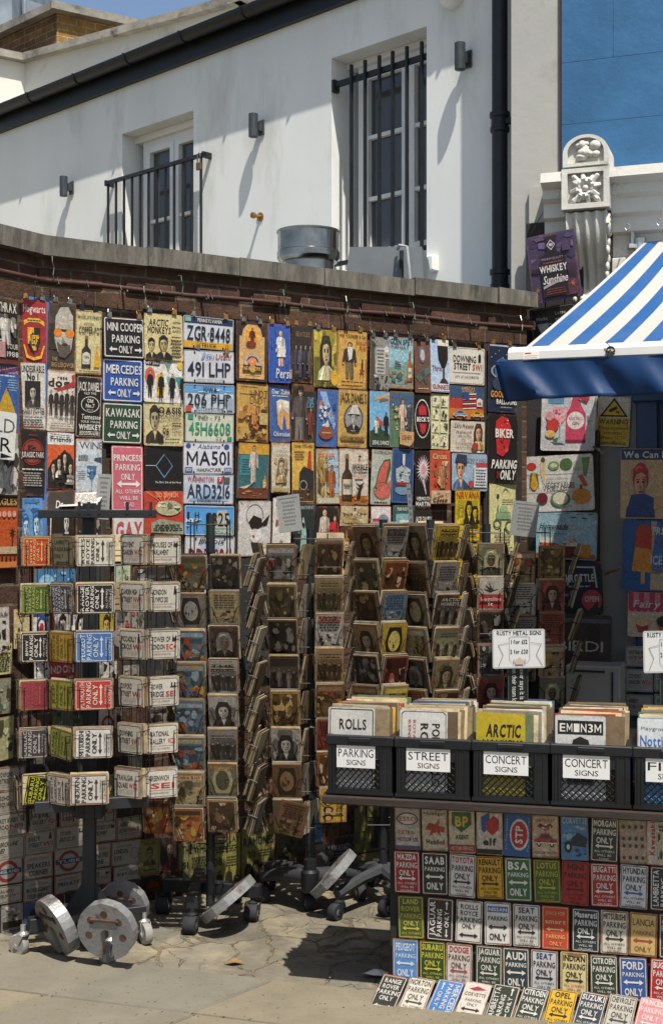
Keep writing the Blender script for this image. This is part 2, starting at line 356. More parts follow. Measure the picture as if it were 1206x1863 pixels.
# brick wall
def brickmat(name, plane, c1, c2, c3, mort, dark, bw=0.225, bh=0.075):
    m, t, b = mat(name); g = node(t, 'ShaderNodeNewGeometry')
    d = node(t, 'ShaderNodeVectorMath', operation='DOT_PRODUCT'); d.inputs[1].default_value = plane.u; t.links.new(g.outputs['Position'], d.inputs[0])
    s = node(t, 'ShaderNodeSeparateXYZ'); t.links.new(g.outputs['Position'], s.inputs[0])
    c = node(t, 'ShaderNodeCombineXYZ'); t.links.new(d.outputs['Value'], c.inputs[0]); t.links.new(s.outputs[2], c.inputs[1])
    nz = node(t, 'ShaderNodeTexNoise', i_Scale=9.0, i_Detail=3.0); t.links.new(g.outputs['Position'], nz.inputs['Vector'])
    ad = node(t, 'ShaderNodeVectorMath', operation='MULTIPLY_ADD'); ad.inputs[1].default_value = (0.016, 0.016, 0); t.links.new(nz.outputs['Color'], ad.inputs[0]); t.links.new(c.outputs[0], ad.inputs[2])
    br = node(t, 'ShaderNodeTexBrick', i_Scale=1.0); t.links.new(ad.outputs[0], br.inputs['Vector'])
    br.inputs['Brick Width'].default_value = bw; br.inputs['Row Height'].default_value = bh; br.inputs['Mortar Size'].default_value = 0.006; br.inputs['Mortar Smooth'].default_value = 0.3
    br.inputs['Color1'].default_value = (*lin(c1), 1); br.inputs['Color2'].default_value = (*lin(c2), 1); br.inputs['Mortar'].default_value = (*lin(mort), 1)
    k = mixc(t, ramp(t, noise(t, 5, 8, g.outputs['Position'], 0.7), [(0.42, 0.0), (0.66, 0.8)]), br.outputs[0], lin(c3))
    k = mixc(t, ramp(t, noise(t, 17, 8, g.outputs['Position'], 0.75), [(0.5, 0.0), (0.72, 0.75)]), k, lin(dark))
    t.links.new(k, b.inputs['Base Color']); b.inputs['Roughness'].default_value = 0.92; b.inputs['Specular IOR Level'].default_value = 0.15
    h = node(t, 'ShaderNodeMath', operation='MULTIPLY_ADD'); h.inputs[1].default_value = -0.9; t.links.new(br.outputs['Fac'], h.inputs[0]); t.links.new(noise(t, 26, 8, g.outputs['Position'], 0.75), h.inputs[2])
    bump(t, b, h.outputs[0], 0.8, 0.014); return m
M['brick'] = brickmat('old_brown_brick', SW, '#4a372e', '#5e4638', '#3c2f28', '#6f6454', '#241c17')
M['brick2'] = brickmat('shaded_stock_brick', Plane(0, 0, .72, -.69), '#6d5138', '#8a6a45', '#4d3d2e', '#9a8c74', '#2b231b')  # stock brick of the stack with the shade put into darker colours
M['brick3'] = brickmat('sunlit_stock_brick', Plane(0, 0, .8, .6), '#96713c', '#a87f45', '#7d5c35', '#b5aa92', '#4a3a26')  # paler copy of that brick, sunlight put into its colours
WT = SW.hit(958, 535)[0]
wall = empty('brick_wall', SW.at(1.2, 0), 'old brown brick wall with a stone coping, hung all over with signs', 'wall')
mb = MB(); mb.M = SW.m(); mb.prism([(0, 0), (WT, 0), (WT, 2.66), (0, 2.66)], -0.24, 0)
mb.M = SK.m(); mb.prism([(-3, 0), (0, 0), (0, 2.659), (-3, 2.659)], -0.238, 0)
mb.build('brickwork', M['brick'], wall)
rnd = random.Random(7)
mb = MB(); mb.M = SW.m(); x = -0.02
while x < WT + .02:
    x2 = min(x + rnd.uniform(.42, .6), WT + .03)
    j = rnd.uniform(-.004, .004)
    mb.prism([(x+.003, 2.66+j), (x2-.003, 2.66+j), (x2-.003, 2.735+j), (x+.003, 2.74+j)], -0.28, 0.05 + rnd.uniform(-.006, .006)); x = x2
mb.M = SK.m(); mb.prism([(-3, 2.66), (-.003, 2.66), (-.003, 2.738), (-3, 2.738)], -0.28, 0.05)
cp = mb.build('coping', M['coping'], wall)
# ragged mortar ledge under the coping
mb = MB(); mb.M = SW.m(); x = 0.0
while x < WT - .25:
    w_ = rnd.uniform(.18, .34); mb.box(x, 2.56+rnd.uniform(-.012, .012), 0.0, x+w_, 2.60+rnd.uniform(-.01, .012), rnd.uniform(.012, .022), ch=.004); x += w_ + rnd.uniform(0.0, .12)
mb.build('brick_ledge', M['brick'], wall)
# red pipe the hangers hook over
pipe = empty('rusty_rail', SW.at(1.2, 2.5), 'rust coloured pipe rail along the brick wall, below the coping', 'pipe')
pts = [SK.at(-.9, 2.56, .05)] + [SK.at(-.02, 2.555, .05)]
for i in range(13):
    s_ = .02 + (WT-.03)*i/12; px = 70 + (955-70)*i/12
    pts.append(SW.at(s_, 2.555 + .004*math.sin(i*1.7), .05))
mb = MB(); mb.tube(pts, .0095, 10); mb.build('rail_tube', M['copper'], pipe, True)
mb = MB()
for i in range(1, 7): mb.box(0, 0, 0, 0, 0, 0) if False else mb.tube([SW.at(WT*i/7, 2.56, 0), SW.at(WT*i/7, 2.56, .05), SW.at(WT*i/7, 2.54, .055)], .005, 6)
mb.build('rail_bracket', M['steelclip'], pipe)

# white house ----------------------------------------------------------
def whx(px, py, off=0): return WH.hit(px, py, off)
house = empty('white_house', WH.at(-2, 0), 'white rendered house with a black gutter behind the brick wall', 'house')
dl0, dtop = whx(222, 243); dl1, _ = whx(352, 197)            # door opening
dtop = whx(222, 243)[1]
w0, wtop = whx(603, 105); w1, _ = whx(776, 44)
wbot = whx(780, 468)[1]
EAVE = 4.80
L0 = -6.6; L1 = whx(932, 300)[0]
def openwall(mb, x0, x1, z0, z1, holes, depth):
    xs = sorted({x0, x1} | {h[0] for h in holes} | {h[1] for h in holes}); zs = sorted({z0, z1} | {h[2] for h in holes} | {h[3] for h in holes})
    for i in range(len(xs)-1):
        for j in range(len(zs)-1):
            a, b_, c, d = xs[i], xs[i+1], zs[j], zs[j+1]
            if any(h[0] <= (a+b_)/2 <= h[1] and h[2] <= (c+d)/2 <= h[3] for h in holes): continue
            mb.add([(a, c, 0), (b_, c, 0), (b_, d, 0), (a, d, 0)], [(0, 1, 2, 3)])
    for a, b_, c, d in holes:
        q = [(a, c), (b_, c), (b_, d), (a, d)]
        for k in range(4):
            p, r_ = q[k], q[(k+1) % 4]
            mb.add([(p[0], p[1], 0), (r_[0], r_[1], 0), (r_[0], r_[1], -depth), (p[0], p[1], -depth)], [(3, 2, 1, 0)])
DB = 2.35
mb = MB(); mb.M = WH.m(); openwall(mb, L0, L1, 0, EAVE+.1, [(dl0, dl1, DB, dtop), (w0, w1, wbot, wtop)], .30)
mb.build('wall', M['stucco'], house)
mb = MB(); mb.M = WH.m(); mb.box(L0, 0, -4.0, L1, EAVE+.06, -.301); mb.build('back_wall', M['stucco'], house)
# eave board + gutter
mb = MB(); mb.M = WH.m(); mb.box(L0, EAVE-.03, -.05, whx(760, -60)[0]+.6, EAVE+.12, .045); mb.box(L0, EAVE+.12, -1.0, whx(760, -60)[0]+.6, EAVE+.145, .09)
mb.build('fascia', M['plastic'], house)
g0, g1 = L0, whx(760, -60)[0] + .6
mb = MB()
n_ = 12; prof = [(.108 + .055*math.cos(math.pi + math.pi*k/n_), EAVE+.125 + .060*math.sin(math.pi + math.pi*k/n_)) for k in range(n_+1)]
prof2 = [(p[0]*1.0 + (0.115-p[0])*.1, p[1]+.006) for p in reversed(prof)]
lp = prof + prof2
vs = [WH.at(g0, z, o_) for o_, z in lp] + [WH.at(g1, z, o_) for o_, z in lp]
nn = len(lp); mb.add([tuple(v) for v in vs], [(i, nn+i, nn+(i+1) % nn, (i+1) % nn) for i in range(nn)] + [tuple(range(nn)), tuple(range(2*nn-1, nn-1, -1))])
x = g0 + .3
while x < g1:
    mb.tube([WH.at(x, EAVE+.125, .048), WH.at(x, EAVE+.095, .055), WH.at(x, EAVE+.068, .08), WH.at(x, EAVE+.060, .108), WH.at(x, EAVE+.070, .138), WH.at(x, EAVE+.098, .162), WH.at(x, EAVE+.130, .168)], .007, 6); x += .62
mb.build('gutter', M['plastic'], house, True)
# balcony door
def casement(parent_name, x0, x1, z0, z1, split, bars, off, door=False, pw=.042):
    """frame, leaves, panes of a French door / window set back in its reveal"""
    f = MB(); f.M = WH.m(0, 0, off)
    f.box(x0, z0, 0, x0+pw, z1, .05); f.box(x1-pw, z0, 0, x1, z1, .05); f.box(x0+pw, z1-pw, 0, x1-pw, z1, .049); f.box(x0+pw, z0, 0, x1-pw, z0+pw, .049)
    fo = f.build(parent_name, M['frame_white'], house)
    xs = [x0+pw, x0+pw+(x1-x0-2*pw)*split, x1-pw]
    for k in range(2):
        a, b_ = xs[k]+.004, xs[k+1]-.004
        l = MB(); l.M = WH.m(0, 0, off+.008); st = .046
        l.box(a, z0+pw+.004, 0, a+st, z1-pw-.004, .055); l.box(b_-st, z0+pw+.004, 0, b_, z1-pw-.004, .055)
        l.box(a+st, z1-pw-st-.004, 0, b_-st, z1-pw-.004, .054); l.box(a+st, z0+pw+.004, 0, b_-st, z0+pw+.09, .054)
        za, zb = z0+pw+.09, z1-pw-st-.004
        for q in bars:
            zz = za + (zb-za)*q; l.box(a+st, zz-.012, .012, b_-st, zz+.012, .048)
        ob = l.build('door_leaf' if door else 'sash', M['frame_white'], house); ob.parent = fo; ob.matrix_parent_inverse = Matrix.Translation(-house.location) if False else fo.matrix_parent_inverse.inverted() @ fo.matrix_parent_inverse
        gl = MB(); gl.M = WH.m(0, 0, off+.02); gl.box(a+st-.004, za-.004, 0, b_-st+.004, zb+.004, .006)
        go = gl.build('pane', M['glass'], house); go.parent = fo; go.matrix_parent_inverse = Matrix.Identity(4)
    return fo
dfr = casement('balcony_door', dl0+.06, dl1-.005, DB, dtop-.05, .5, (.37, .72), -.20, True)
wfr = casement('window', w0+.07, w1-.005, wbot+.02, wtop-.04, .62, (.30, .66), -.22)
mb = MB(); mb.M = WH.m(); mb.box(dl0, dtop-.05, -.2, dl1, dtop-.002, -.12); mb.build('head_trim', M['frame_white'], house); mb = MB(); mb.M = WH.m(); mb.box(w0, wtop-.04, -.22, w1, wtop-.002, -.14); mb.build('head_trim', M['frame_white'], house)
mb = MB(); mb.M = WH.m(); mb.box(w0-.03, wbot-.09, -.1, w1+.09, wbot, .055, ch=.006); mb.build('sill', M['frame_white'], house)
# railing of the balcony door
rx0, rz = whx(196, 331, .06); rx1, _ = whx(368, 283, .06); rz = (rz + whx(368, 283, .06)[1])/2
rail = empty('balcony_railing', WH.at((rx0+rx1)/2, DB, .06), 'black iron railing across the white balcony door', 'railing')
mb = MB(); mb.M = WH.m(); mb.box(rx0-.02, rz-.012, .05, rx1+.03, rz+.012, .075)
mb.box(rx0-.02, rz-.02, 0, rx0+.0, rz+.02, .076); mb.box(rx1+.01, rz-.02, 0, rx1+.03, rz+.02, .076)
mb.build('handrail', M['iron'], rail)
nb = 12
for k in range(nb):
    bx_ = rx0 + (rx1-rx0)*(k+.1)/(nb-.8)
    mb = MB(); mb.M = WH.m(); mb.box(bx_-.007, DB, .056, bx_+.007, rz-.012, .070); mb.build('baluster', M['iron'], rail)
pl_ = empty('padlock', WH.at(rx1+.01, rz-.1, .07), 'small brass padlock hanging from the end of the balcony railing', 'padlock')
mb = MB(); mb.M = WH.m(rx1-.005, rz-.075, .078); mb.box(-.022, -.03, 0, .022, .02, .018, ch=.003); mb.build('lock_case', surf('tarnished_brass', '#5c5138', '#86765a', 30, .4, .7), pl_)
mb = MB(); mb.M = WH.m(rx1-.005, rz-.055, .086); mb.tube([(-.014, 0, 0), (-.014, .05, 0), (0, .066, 0), (.014, .05, 0), (.014, 0, 0)], .0045, 8); mb.build('shackle', M['steelclip'], pl_)
# window bars
bars = empty('window_bars', WH.at((w0+w1)/2, wbot, .02), 'black iron bars in front of the tall white window', 'window bars')
b0 = whx(628, 142, .0)[0]; bz = wtop-.165
mb = MB(); mb.M = WH.m(); mb.box(w0+.0, bz-.016, -.035, w1, bz+.016, -.010); mb.box(w0, bz-.045, -.05, w0+.022, bz+.03, .0)
mb.build('cross_bar', M['iron'], bars)
mb = MB(); mb.M = WH.m(); mb.box(w0+.0, wbot+.055, -.035, w1, wbot+.080, -.012); mb.build('cross_bar', M['iron'], bars)
for px in (641, 666, 692, 716, 742, 769):
    s_ = whx(px, 250, -.01)[0]
    mb = MB(); mb.M = WH.m(); mb.box(s_-.008, wbot+.03, -.01, s_+.008, bz+.085, .008); mb.build('bar', M['iron'], bars)
# wall lamps
first = None
lampspots = [(115, 338, 'between the corner and the balcony door'), (460, 227, 'between the balcony door and the barred window'), (836, 101, 'between the barred window and the black downpipe')]
mbB = MB(); mbB.box(-.032, -.055, 0, .032, .055, .012, ch=.004); mbB.box(-.02, -.03, .012, .02, .03, .05)
mbT = MB(); mbT.lathe([(.030, -.085), (.034, -.083), (.034, .083), (.030, .085), (.030, .08)], 20, axis='y')
for i, (px, py, where) in enumerate(lampspots):
    s_, z_ = whx(px, py, .08)
    e = bpy.data.objects.new('wall_lamp', None); COL.objects.link(e); e.matrix_world = WH.m(s_, z_, 0) @ Matrix.Scale(.90, 4); e.empty_display_size = .1
    tag(e, f'grey cylinder up and down wall lamp {where}', 'wall lamp', 'cylinder lamps on the white house')
    if i == 0:
        pa = mbB.build('backplate', M['lamp_grey']); pb = mbT.build('lamp_tube', M['lamp_grey'], None, True)
        for v_ in pb.data.vertices: v_.co.z += .085
        first = (pa, pb)
    else:
        pa = first[0].copy(); pb = first[1].copy(); COL.objects.link(pa); COL.objects.link(pb)
    pa.parent = e; pb.parent = e
# half lamp at the top of the picture (white bulkhead)
s_, z_ = whx(826, 3, 0)
e = empty('bulkhead_lamp', WH.at(s_, z_+.02, .04), 'white round bulkhead lamp high beside the downpipe', 'lamp')
mb = MB(); mb.M = WH.m(s_, z_+.05, 0); mb.lathe([(.09, 0), (.09, .03), (.07, .07), (.03, .09)], 20); mb.build('lamp_body', M['frame_white'], e, True)
# eye bolt
s_, z_ = whx(474, 394)
e = empty('wall_bolt', WH.at(s_, z_), 'brass eye bolt in the white wall above the round steel flue', 'bolt')
mb = MB(); mb.M = WH.m(s_, z_); mb.lathe([(.03, 0), (.03, .006), (.012, .01), (.012, .05), (.02, .055), (.02, .075), (.005, .08)], 14); mb.build('bolt_head', M['goldclip'], e, True)
# downpipe
s_, _ = whx(909, 300, .08)
pb_ = whx(912, 530, .08)[1] - .3
dp = empty('downpipe', WH.at(s_, 2.6, .08), 'black downpipe running down beside the white house corner', 'downpipe')
mb = MB(); mb.M = WH.m(); mb.tube([(s_, 2.3, .08), (s_, 6.2, .08)], .043, 16)
mb.build('pipe', M['pipe_black'], dp, True)
for py in (221, 507):
    zc = whx(909, py, .08)[1]; mb = MB(); mb.M = WH.m(s_, zc, .08)
    mb.lathe([(.043, -.06), (.052, -.055), (.052, -.03), (.047, -.028), (.047, .02), (.055, .024), (.055, .05), (.043, .055)], 18, axis='y'); mb.build('collar', M['pipe_black'], dp, True)
zc = whx(930, 221, .05)[1]
mb = MB(); mb.M = WH.m(s_, zc, 0); mb.box(.03, -.015, .06, .17, .015, .09); mb.box(.15, -.02, .0, .165, .02, .09); mb.tube([(.14, 0, .075), (.19, 0, .075)], .016, 8); mb.build('bracket', M['iron'], dp)

# flue and cabinet on the flat roof behind the wall
fr = MB(); fr.M = SW.m(); fr.box(.3, 2.40, -2.2, WT, 2.45, -.245); o = fr.build('flat_roof', M['lead']); tag(o, 'grey lead flat roof behind the brick wall coping', 'roof')
Yf = 6.75; c_ = W(561, 455, Yf); k_ = Yf/FPX
fl_ = empty('steel_flue', (c_.x, c_.y, 2.45), 'short round polished steel flue behind the coping', 'flue')
mb = MB(); mb.M = Matrix.Translation((c_.x, c_.y, 0))
zt = EYE + (HY-421)*k_; zr = EYE + (HY-470)*k_; R_ = 57*k_
mb.lathe([(R_-.012, zr-.02), (R_-.004, zr-.004), (R_, zr), (R_, zr+.03), (R_-.004, zr+.034), (R_-.004, zt-.012), (R_+.003, zt-.006), (R_+.003, zt), (R_-.03, zt+.006)], 40)
mb.build('flue_drum', M['galv'], fl_, True)
mb = MB(); mb.M = Matrix.Translation((c_.x, c_.y, 0)); mb.lathe([(R_*.82, 2.44), (R_*.82, zr-.012)], 32); mb.build('flue_collar', M['galv'], fl_, True)
for px_ in (570, 580):
    pass
Yc = 6.75; a0 = W(617, 500, Yc); a1 = W(776, 512, 6.62)
cbx = empty('vent_cabinet', ((a0.x+a1.x)/2, Yc+.2, 2.45), 'grey slope sided metal vent cabinet behind the coping', 'cabinet')
dirc = (Vector((a1.x, a1.y, 0)) - Vector((a0.x, a0.y, 0))); Lc = dirc.length; PC = Plane(a0.x, a0.y, dirc.x, dirc.y)
zb_, zt_ = 2.44, EYE + (HY-443)/FPX*6.68
mb = MB(); mb.M = PC.m()
def frus(a, b_, c, d): return a
v_ = [(0, zb_, 0), (Lc, zb_, 0), (Lc, zb_, -.42), (0, zb_, -.42), (0, zb_+.12, 0), (Lc, zb_+.12, 0), (Lc, zb_+.12, -.42), (0, zb_+.12, -.42), (.05, zt_, -.02), (Lc-.03, zt_-.02, -.02), (Lc-.07, zt_-.02, -.36), (.05, zt_, -.36)]
mb.add(v_, [(0, 1, 5, 4), (1, 2, 6, 5), (2, 3, 7, 6), (3, 0, 4, 7), (4, 5, 9, 8), (5, 6, 10, 9), (6, 7, 11, 10), (7, 4, 8, 11), (8, 9, 10, 11)])
mb.build('cabinet_body', M['greybox'], cbx)
mb = MB(); mb.M = PC.m(.11, zb_+.19, 0)
for i in range(4): mb.lathe([(.012, -.02), (.012, .003)], 12, o=(0, i*.033, -.004 - i*.004))
mb.build('screw_hole', M['rubber'], cbx)
mb = MB(); mb.M = PC.m(Lc*.76, zb_, 0); hx = [(-.04, zt_-zb_-.03, .0), (-.02, zt_-zb_-.02, .04), (.02, zt_-zb_-.03, .05), (.05, .2, .045), (.055, .1, .04), (.05, -.03, .035)]
mb.tube(hx, .008, 8); mb.build('hose', surf('grey_hose', '#8a8d8c', '#a5a8a6', 20, .6), cbx, True)
mb = MB(); mb.M = PC.m(Lc*.72, zb_+.06, 0); mb.box(-.01, 0, .0, .01, zt_-zb_-.1, .012); mb.build('clamp_strip', M['rubber'], cbx)

# far white parapet wall, brick stack and lead roofs --------------------
PW = Plane(W(45, 107, 13).x, 13.0, 0.835, -0.55); pz = W(45, 107, 13).z
pe = PW.hit(432, 2)[0]
far = empty('white_parapet_house', PW.at(1, 0), 'taller white rendered wall with grey stone coping behind the gutter', 'house')
mb = MB(); mb.M = PW.m(); mb.box(0, 0, -.4, pe+.02, pz-.04, 0)
PL = Plane(PW.o.x, PW.o.y, .82, .57); mb.M = PL.m(); mb.box(-3, 0, -.4, 0, pz-.041, -.001)
mb.build('wall', M['stucco_old'], far)
mb = MB(); mb.M = PW.m(); mb.box(-.03, pz-.04, -.5, pe+.1, pz+.03, .09); mb.box(pe+.02, pz-.04, -3, pe+.32, pz+.031, .089)
mb.M = PL.m(); mb.box(-3, pz-.042, -.5, .03, pz+.028, .088); mb.build('coping', M['coping_pale'], far)
mb = MB(); mb.M = PW.m(); mb.box(pe+.021, 0, -3, pe+.2, pz-.042, -.01); mb.build('gable_wall', M['stucco_old'], far)
Yb = 15.0; cb_ = W(103, 40, Yb); bt = W(103, 22, Yb).z
st = empty('brick_stack', (cb_.x, cb_.y, 0), 'stock brick stack with a flat stone cap above the white parapet', 'chimney')
BL = Plane(cb_.x, cb_.y, .72, -.69); BR = Plane(cb_.x, cb_.y, .84, .54)
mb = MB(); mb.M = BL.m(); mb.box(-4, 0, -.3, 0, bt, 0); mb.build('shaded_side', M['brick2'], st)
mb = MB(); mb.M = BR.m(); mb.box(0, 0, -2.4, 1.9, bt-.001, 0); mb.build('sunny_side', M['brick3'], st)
mb = MB(); mb.M = BL.m(); mb.box(-4, bt, -.5, .1, bt+.09, .11); mb.M = BR.m(); mb.box(-.1, bt+.001, -2.5, 2.2, bt+.091, .109); mb.build('stone_cap', M['coping_pale'], st)
Yl = 19.0
ld = empty('lead_roof', (W(60, 0, Yl).x, Yl, 0), 'blue grey lead clad roof above the brick stack', 'roof')
mb = MB(); q0 = W(-40, 40, Yl); zz = W(0, -2, Yl).z
mb.box(q0.x-2, Yl, 0, W(22, 0, Yl).x, Yl+3, zz+1.2); mb.build('dormer_cheek', M['lead'], ld)
mb = MB(); zz2 = W(0, 12, Yl).z
a = W(30, 0, Yl).x; b_ = W(285, 0, Yl).x
mb.add([(a, Yl+.5, 0), (b_, Yl+3, 0), (b_, Yl+3, zz2+.45), (a, Yl+.5, zz2+.32), (a, Yl+4, zz2+.6), (b_, Yl+4, zz2+.6), (a, Yl+4, 0), (b_, Yl+4, 0)], [(0, 1, 2, 3), (3, 2, 5, 4), (1, 7, 5, 2), (0, 3, 4, 6)])
for i in range(6): xx = a + (b_-a)*i/6; mb.tube([(xx, Yl+.5+2.5*i/6-.02, zz2-.6), (xx, Yl+.5+2.5*i/6-.02, zz2+.38)], .03, 6)
mb.build('roof_sheet', M['lead'], ld)
# ------------------------------------------------------------------ the shop
shop = empty('blue_shop', SF.at(1, 0), 'shop with bright blue painted render above a pale ornate cornice', 'shop')
sx0 = SF.hit(1021, 150)[0]
# blue render with scored block joints
m, t, b = mat('blue_render'); v = coords(t)
k = ramp(t, noise(t, 2.6, 9, v, .72), [(.32, lin('#2a5478')), (.55, lin('#305f86')), (.75, lin('#3c6c92'))])
t.links.new(k, b.inputs['Base Color']); b.inputs['Roughness'].default_value = .62; b.inputs['Specular IOR Level'].default_value = .3
bump(t, b, noise(t, 7, 9, v, .62), .55, .010); M['bluewall'] = m
cz = SF.hit(1160, 318)[1]                      # top of cornice
mb = MB(); mb.M = SF.m()
zs_ = [cz-.1, SF.hit(1100, 219)[1], SF.hit(1100, 105)[1], SF.hit(1100, 105)[1]+.36, SF.hit(1100, 105)[1]+.75, 7.0]
for i in range(len(zs_)-1):
    xs_ = [sx0, 1.2 + .2*(i % 2), 2.2+.3*(i % 2), 4.5] if i != 1 else [sx0, 4.5]
    if i == 2: xs_ = [sx0, SF.hit(1115, 60)[0], 2.6, 4.5]
    for j in range(len(xs_)-1): mb.box(xs_[j]+.0003, zs_[i]+.0003, -.3, xs_[j+1]-.0003, zs_[i+1]-.0003, 0, ch=.0016)
mb.build('blue_wall', M['bluewall'], shop)
mb = MB(); mb.M = SF.m(); mb.box(sx0-.03, 0, -2.5, 4.5, 6.95, -.296); mb.build('inner_wall', M['plaster'], shop)
# pale pier between the two houses
pr0 = SF.hit(930, 300, -.02)[0]
mb = MB(); mb.M = SF.m(); mb.box(pr0, 0, -.6, sx0-.012, 7.0, -.02); mb.box(pr0+.1, 0, -.019, sx0+.02, SF.hit(980, 340)[1], .012); mb.build('pier', surf('grey_render', '#9b9a93', '#a7a59d', 1.1, .85, bs=.4, fine=18, grime=('#85837a', 2.5, .55, .75)), shop)
mb = MB(); mb.M = SF.m(); mb.box(sx0-.012, cz-.1, -.3, sx0-.002, 7.0, -.006); mb.build('joint_strip', M['copper'], shop)
# cornice, profile swept along the front
pf = [(0, cz+.02), (.20, cz), (.21, cz-.05), (.15, cz-.075), (.15, cz-.12), (.12, cz-.14), (.12, cz-.21), (.09, cz-.225), (.09, cz-.30), (.05, cz-.31), (.05, cz-.42), (.075, cz-.43), (.075, cz-.50), (0, cz-.50)]
def sweep(mb, x0, x1):
    n = len(pf); vs = [SF.at(x0, z, o) for o, z in pf] + [SF.at(x1, z, o) for o, z in pf]
    mb.add([tuple(v) for v in vs], [(i, i+1, n+i+1, n+i) for i in range(n-1)] + [tuple(range(n-1, -1, -1)), tuple(range(n, 2*n))])
k0, k1 = SF.hit(1030, 330, .1)[0], SF.hit(1112, 330, .1)[0]
mb = MB(); sweep(mb, SF.hit(990, 340, .1)[0], k0-.002); sweep(mb, k1+.002, 4.5); mb.build('cornice', M['plaster'], shop)
mb = MB(); mb.M = SF.m(); mb.box(k1, cz-.90, 0, 4.5, cz-.501, .012); mb.build('fascia', M['plaster'], shop)
# ornate console
kw = k1-k0; kc = (k0+k1)/2
con = MB(); con.M = SF.m()
zt0 = SF.hit(1072, 243, .2)[1]; zm = SF.hit(1072, 300, .2)[1]; zbx = SF.hit(1072, 378, .2)[1]; zen = SF.hit(1085, 535, .12)[1]
D = .20
arch = [(k0, zm), (k1, zm)] + [(kc + kw/2*math.cos(a), zm + (zt0-zm)*math.sin(a)*.98) for a in [math.pi*i/14 for i in range(1, 14)]]
arch = [(k0, zm+.0), (k1, zm+.0)] + [(kc+kw/2*math.cos(math.pi*i/16), zm+(zt0-zm)*(.42+.58*math.sin(math.pi*i/16))) for i in range(17)]
con.prism(arch, 0, D-.02)
inn = [(kc+(x-kc)*.999, zm+(z-zm)) for x, z in arch]
def ring(poly, cx, cz_, f, z0, z1):
    n = len(poly); q = [(cx+(x-cx)*f, cz_+(z-cz_)*f) for x, z in poly]
    v = [(x, z, z0) for x, z in poly] + [(x, z, z1) for x, z in poly] + [(x, z, z1) for x, z in q] + [(x, z, z0) for x, z in q]
    fs = []
    for i in range(n):
        j = (i+1) % n; fs += [(i, j, n+j, n+i), (n+i, n+j, 2*n+j, 2*n+i), (2*n+i, 2*n+j, 3*n+j, 3*n+i)]
    con.add(v, fs)
ring(arch, kc, (zm+zt0)/2, .80, D-.02, D+.005)
sq = [(k0-.005, zbx), (k1+.005, zbx), (k1+.005, zm-.012), (k0-.005, zm-.012)]
con.prism(sq, 0, D-.018); ring(sq, kc, (zbx+zm)/2, .76, D-.018, D+.012)
con.build('console_block', M['plaster'], shop)
orn = MB(); orn.M = SF.m(); zc = (zbx+zm)/2-.005; rnd = random.Random(2)
orn.ball((kc, zc, D), .018)
for i in range(8):
    a = math.pi*i/4+.2; r0 = .052
    for q, ln, lw in ((0, .072, .015), (.39, .055, .010)):
        ca_, sa_ = math.cos(a+q), math.sin(a+q); orn.tube([(kc+ca_*.018, zc+sa_*.018, D-.004), (kc+ca_*ln*.6, zc+sa_*ln*.6, D+.010), (kc+ca_*ln, zc+sa_*ln, D-.006), (kc+ca_*ln*1.05, zc+sa_*ln*1.05, D-.014)], [.006, lw, lw*.8, .002], 6)
for sx in (-1, 1):
    for sz in (-1, 1): orn.tube([(kc+sx*.035, zc+sz*.035, D), (kc+sx*.058, zc+sz*.06, D), (kc+sx*.07, zc+sz*.072, D-.01)], [.012, .014, .006], 8)
orn.build('carved_ornament', M['plaster'], shop, True); orn = MB(); orn.M = SF.m(); zc2 = zm+(zt0-zm)*.42
for i in range(16):
    orn.ball((kc+rnd.uniform(-.06, .06), zc2+rnd.uniform(-.03, .05), D-.014+rnd.uniform(0, .012)), rnd.uniform(.012, .026), sq=(rnd.uniform(.7, 1.4), rnd.uniform(.7, 1.2), .8))
orn.build('carved_ornament', M['plaster'], shop, True)
scr = MB(); scr.M = SF.m()          # fluted scroll below, an S in profile
hh = zbx-zen
def prof_s(f): return .055 + .115*(1-f)**1.3 + .025*math.sin(f*math.pi*2.1)
ns, nu = 22, 36
vs, fs = [], []
for i in range(ns+1):
    f = i/ns; z = zbx-.012 - hh*f
    for j in range(nu+1):
        u = j/nu; ridge = .5+.5*math.cos(u*math.pi*2*4.0)
        wv = kw*(.90-.14*f)
        vs.append((kc-wv/2+wv*u, z, prof_s(f) + .022*ridge*(1-f*.3)))
    vs += [(kc+kw*(.90-.14*f)/2, z, 0), (kc-kw*(.90-.14*f)/2, z, 0)]
st_ = nu+3
for i in range(ns):
    for j in range(nu): a = i*st_+j; fs.append((a, a+st_, a+st_+1, a+1))
    a = i*st_+nu; fs += [(a, a+st_, a+st_+1, a+1), (i*st_+nu+2, (i+1)*st_+nu+2, (i+1)*st_, i*st_)]
fs += [tuple(range(st_)), tuple(range(ns*st_+st_-1, ns*st_-1, -1))]
scr.add(vs, fs)
for i in range(5): scr.ball((kc-kw*.32+kw*.16*i, zen-.012, .06), .022, sq=(.9, 1.3, 1.1))
scr.build('fluted_scroll', M['plaster'], shop, True)
vol = MB(); vol.M = SF.m()
sp_ = []
for i in range(34):
    a = i*.42; r = .062*(1-i/40); sp_.append((k1-.008, zbx-.08+r*math.sin(a), .125+r*math.cos(a)))
vol.tube(sp_, .010, 6)
for i in range(9):
    f = i/9; vol.ball((k1-.012-.02*f, zbx-.16-.36*f, .12-.06*f+.015*math.sin(i*2.2)), .020, sq=(.6, 1.4, 1))
vol.build('scroll_volute', M['plaster'], shop, True)
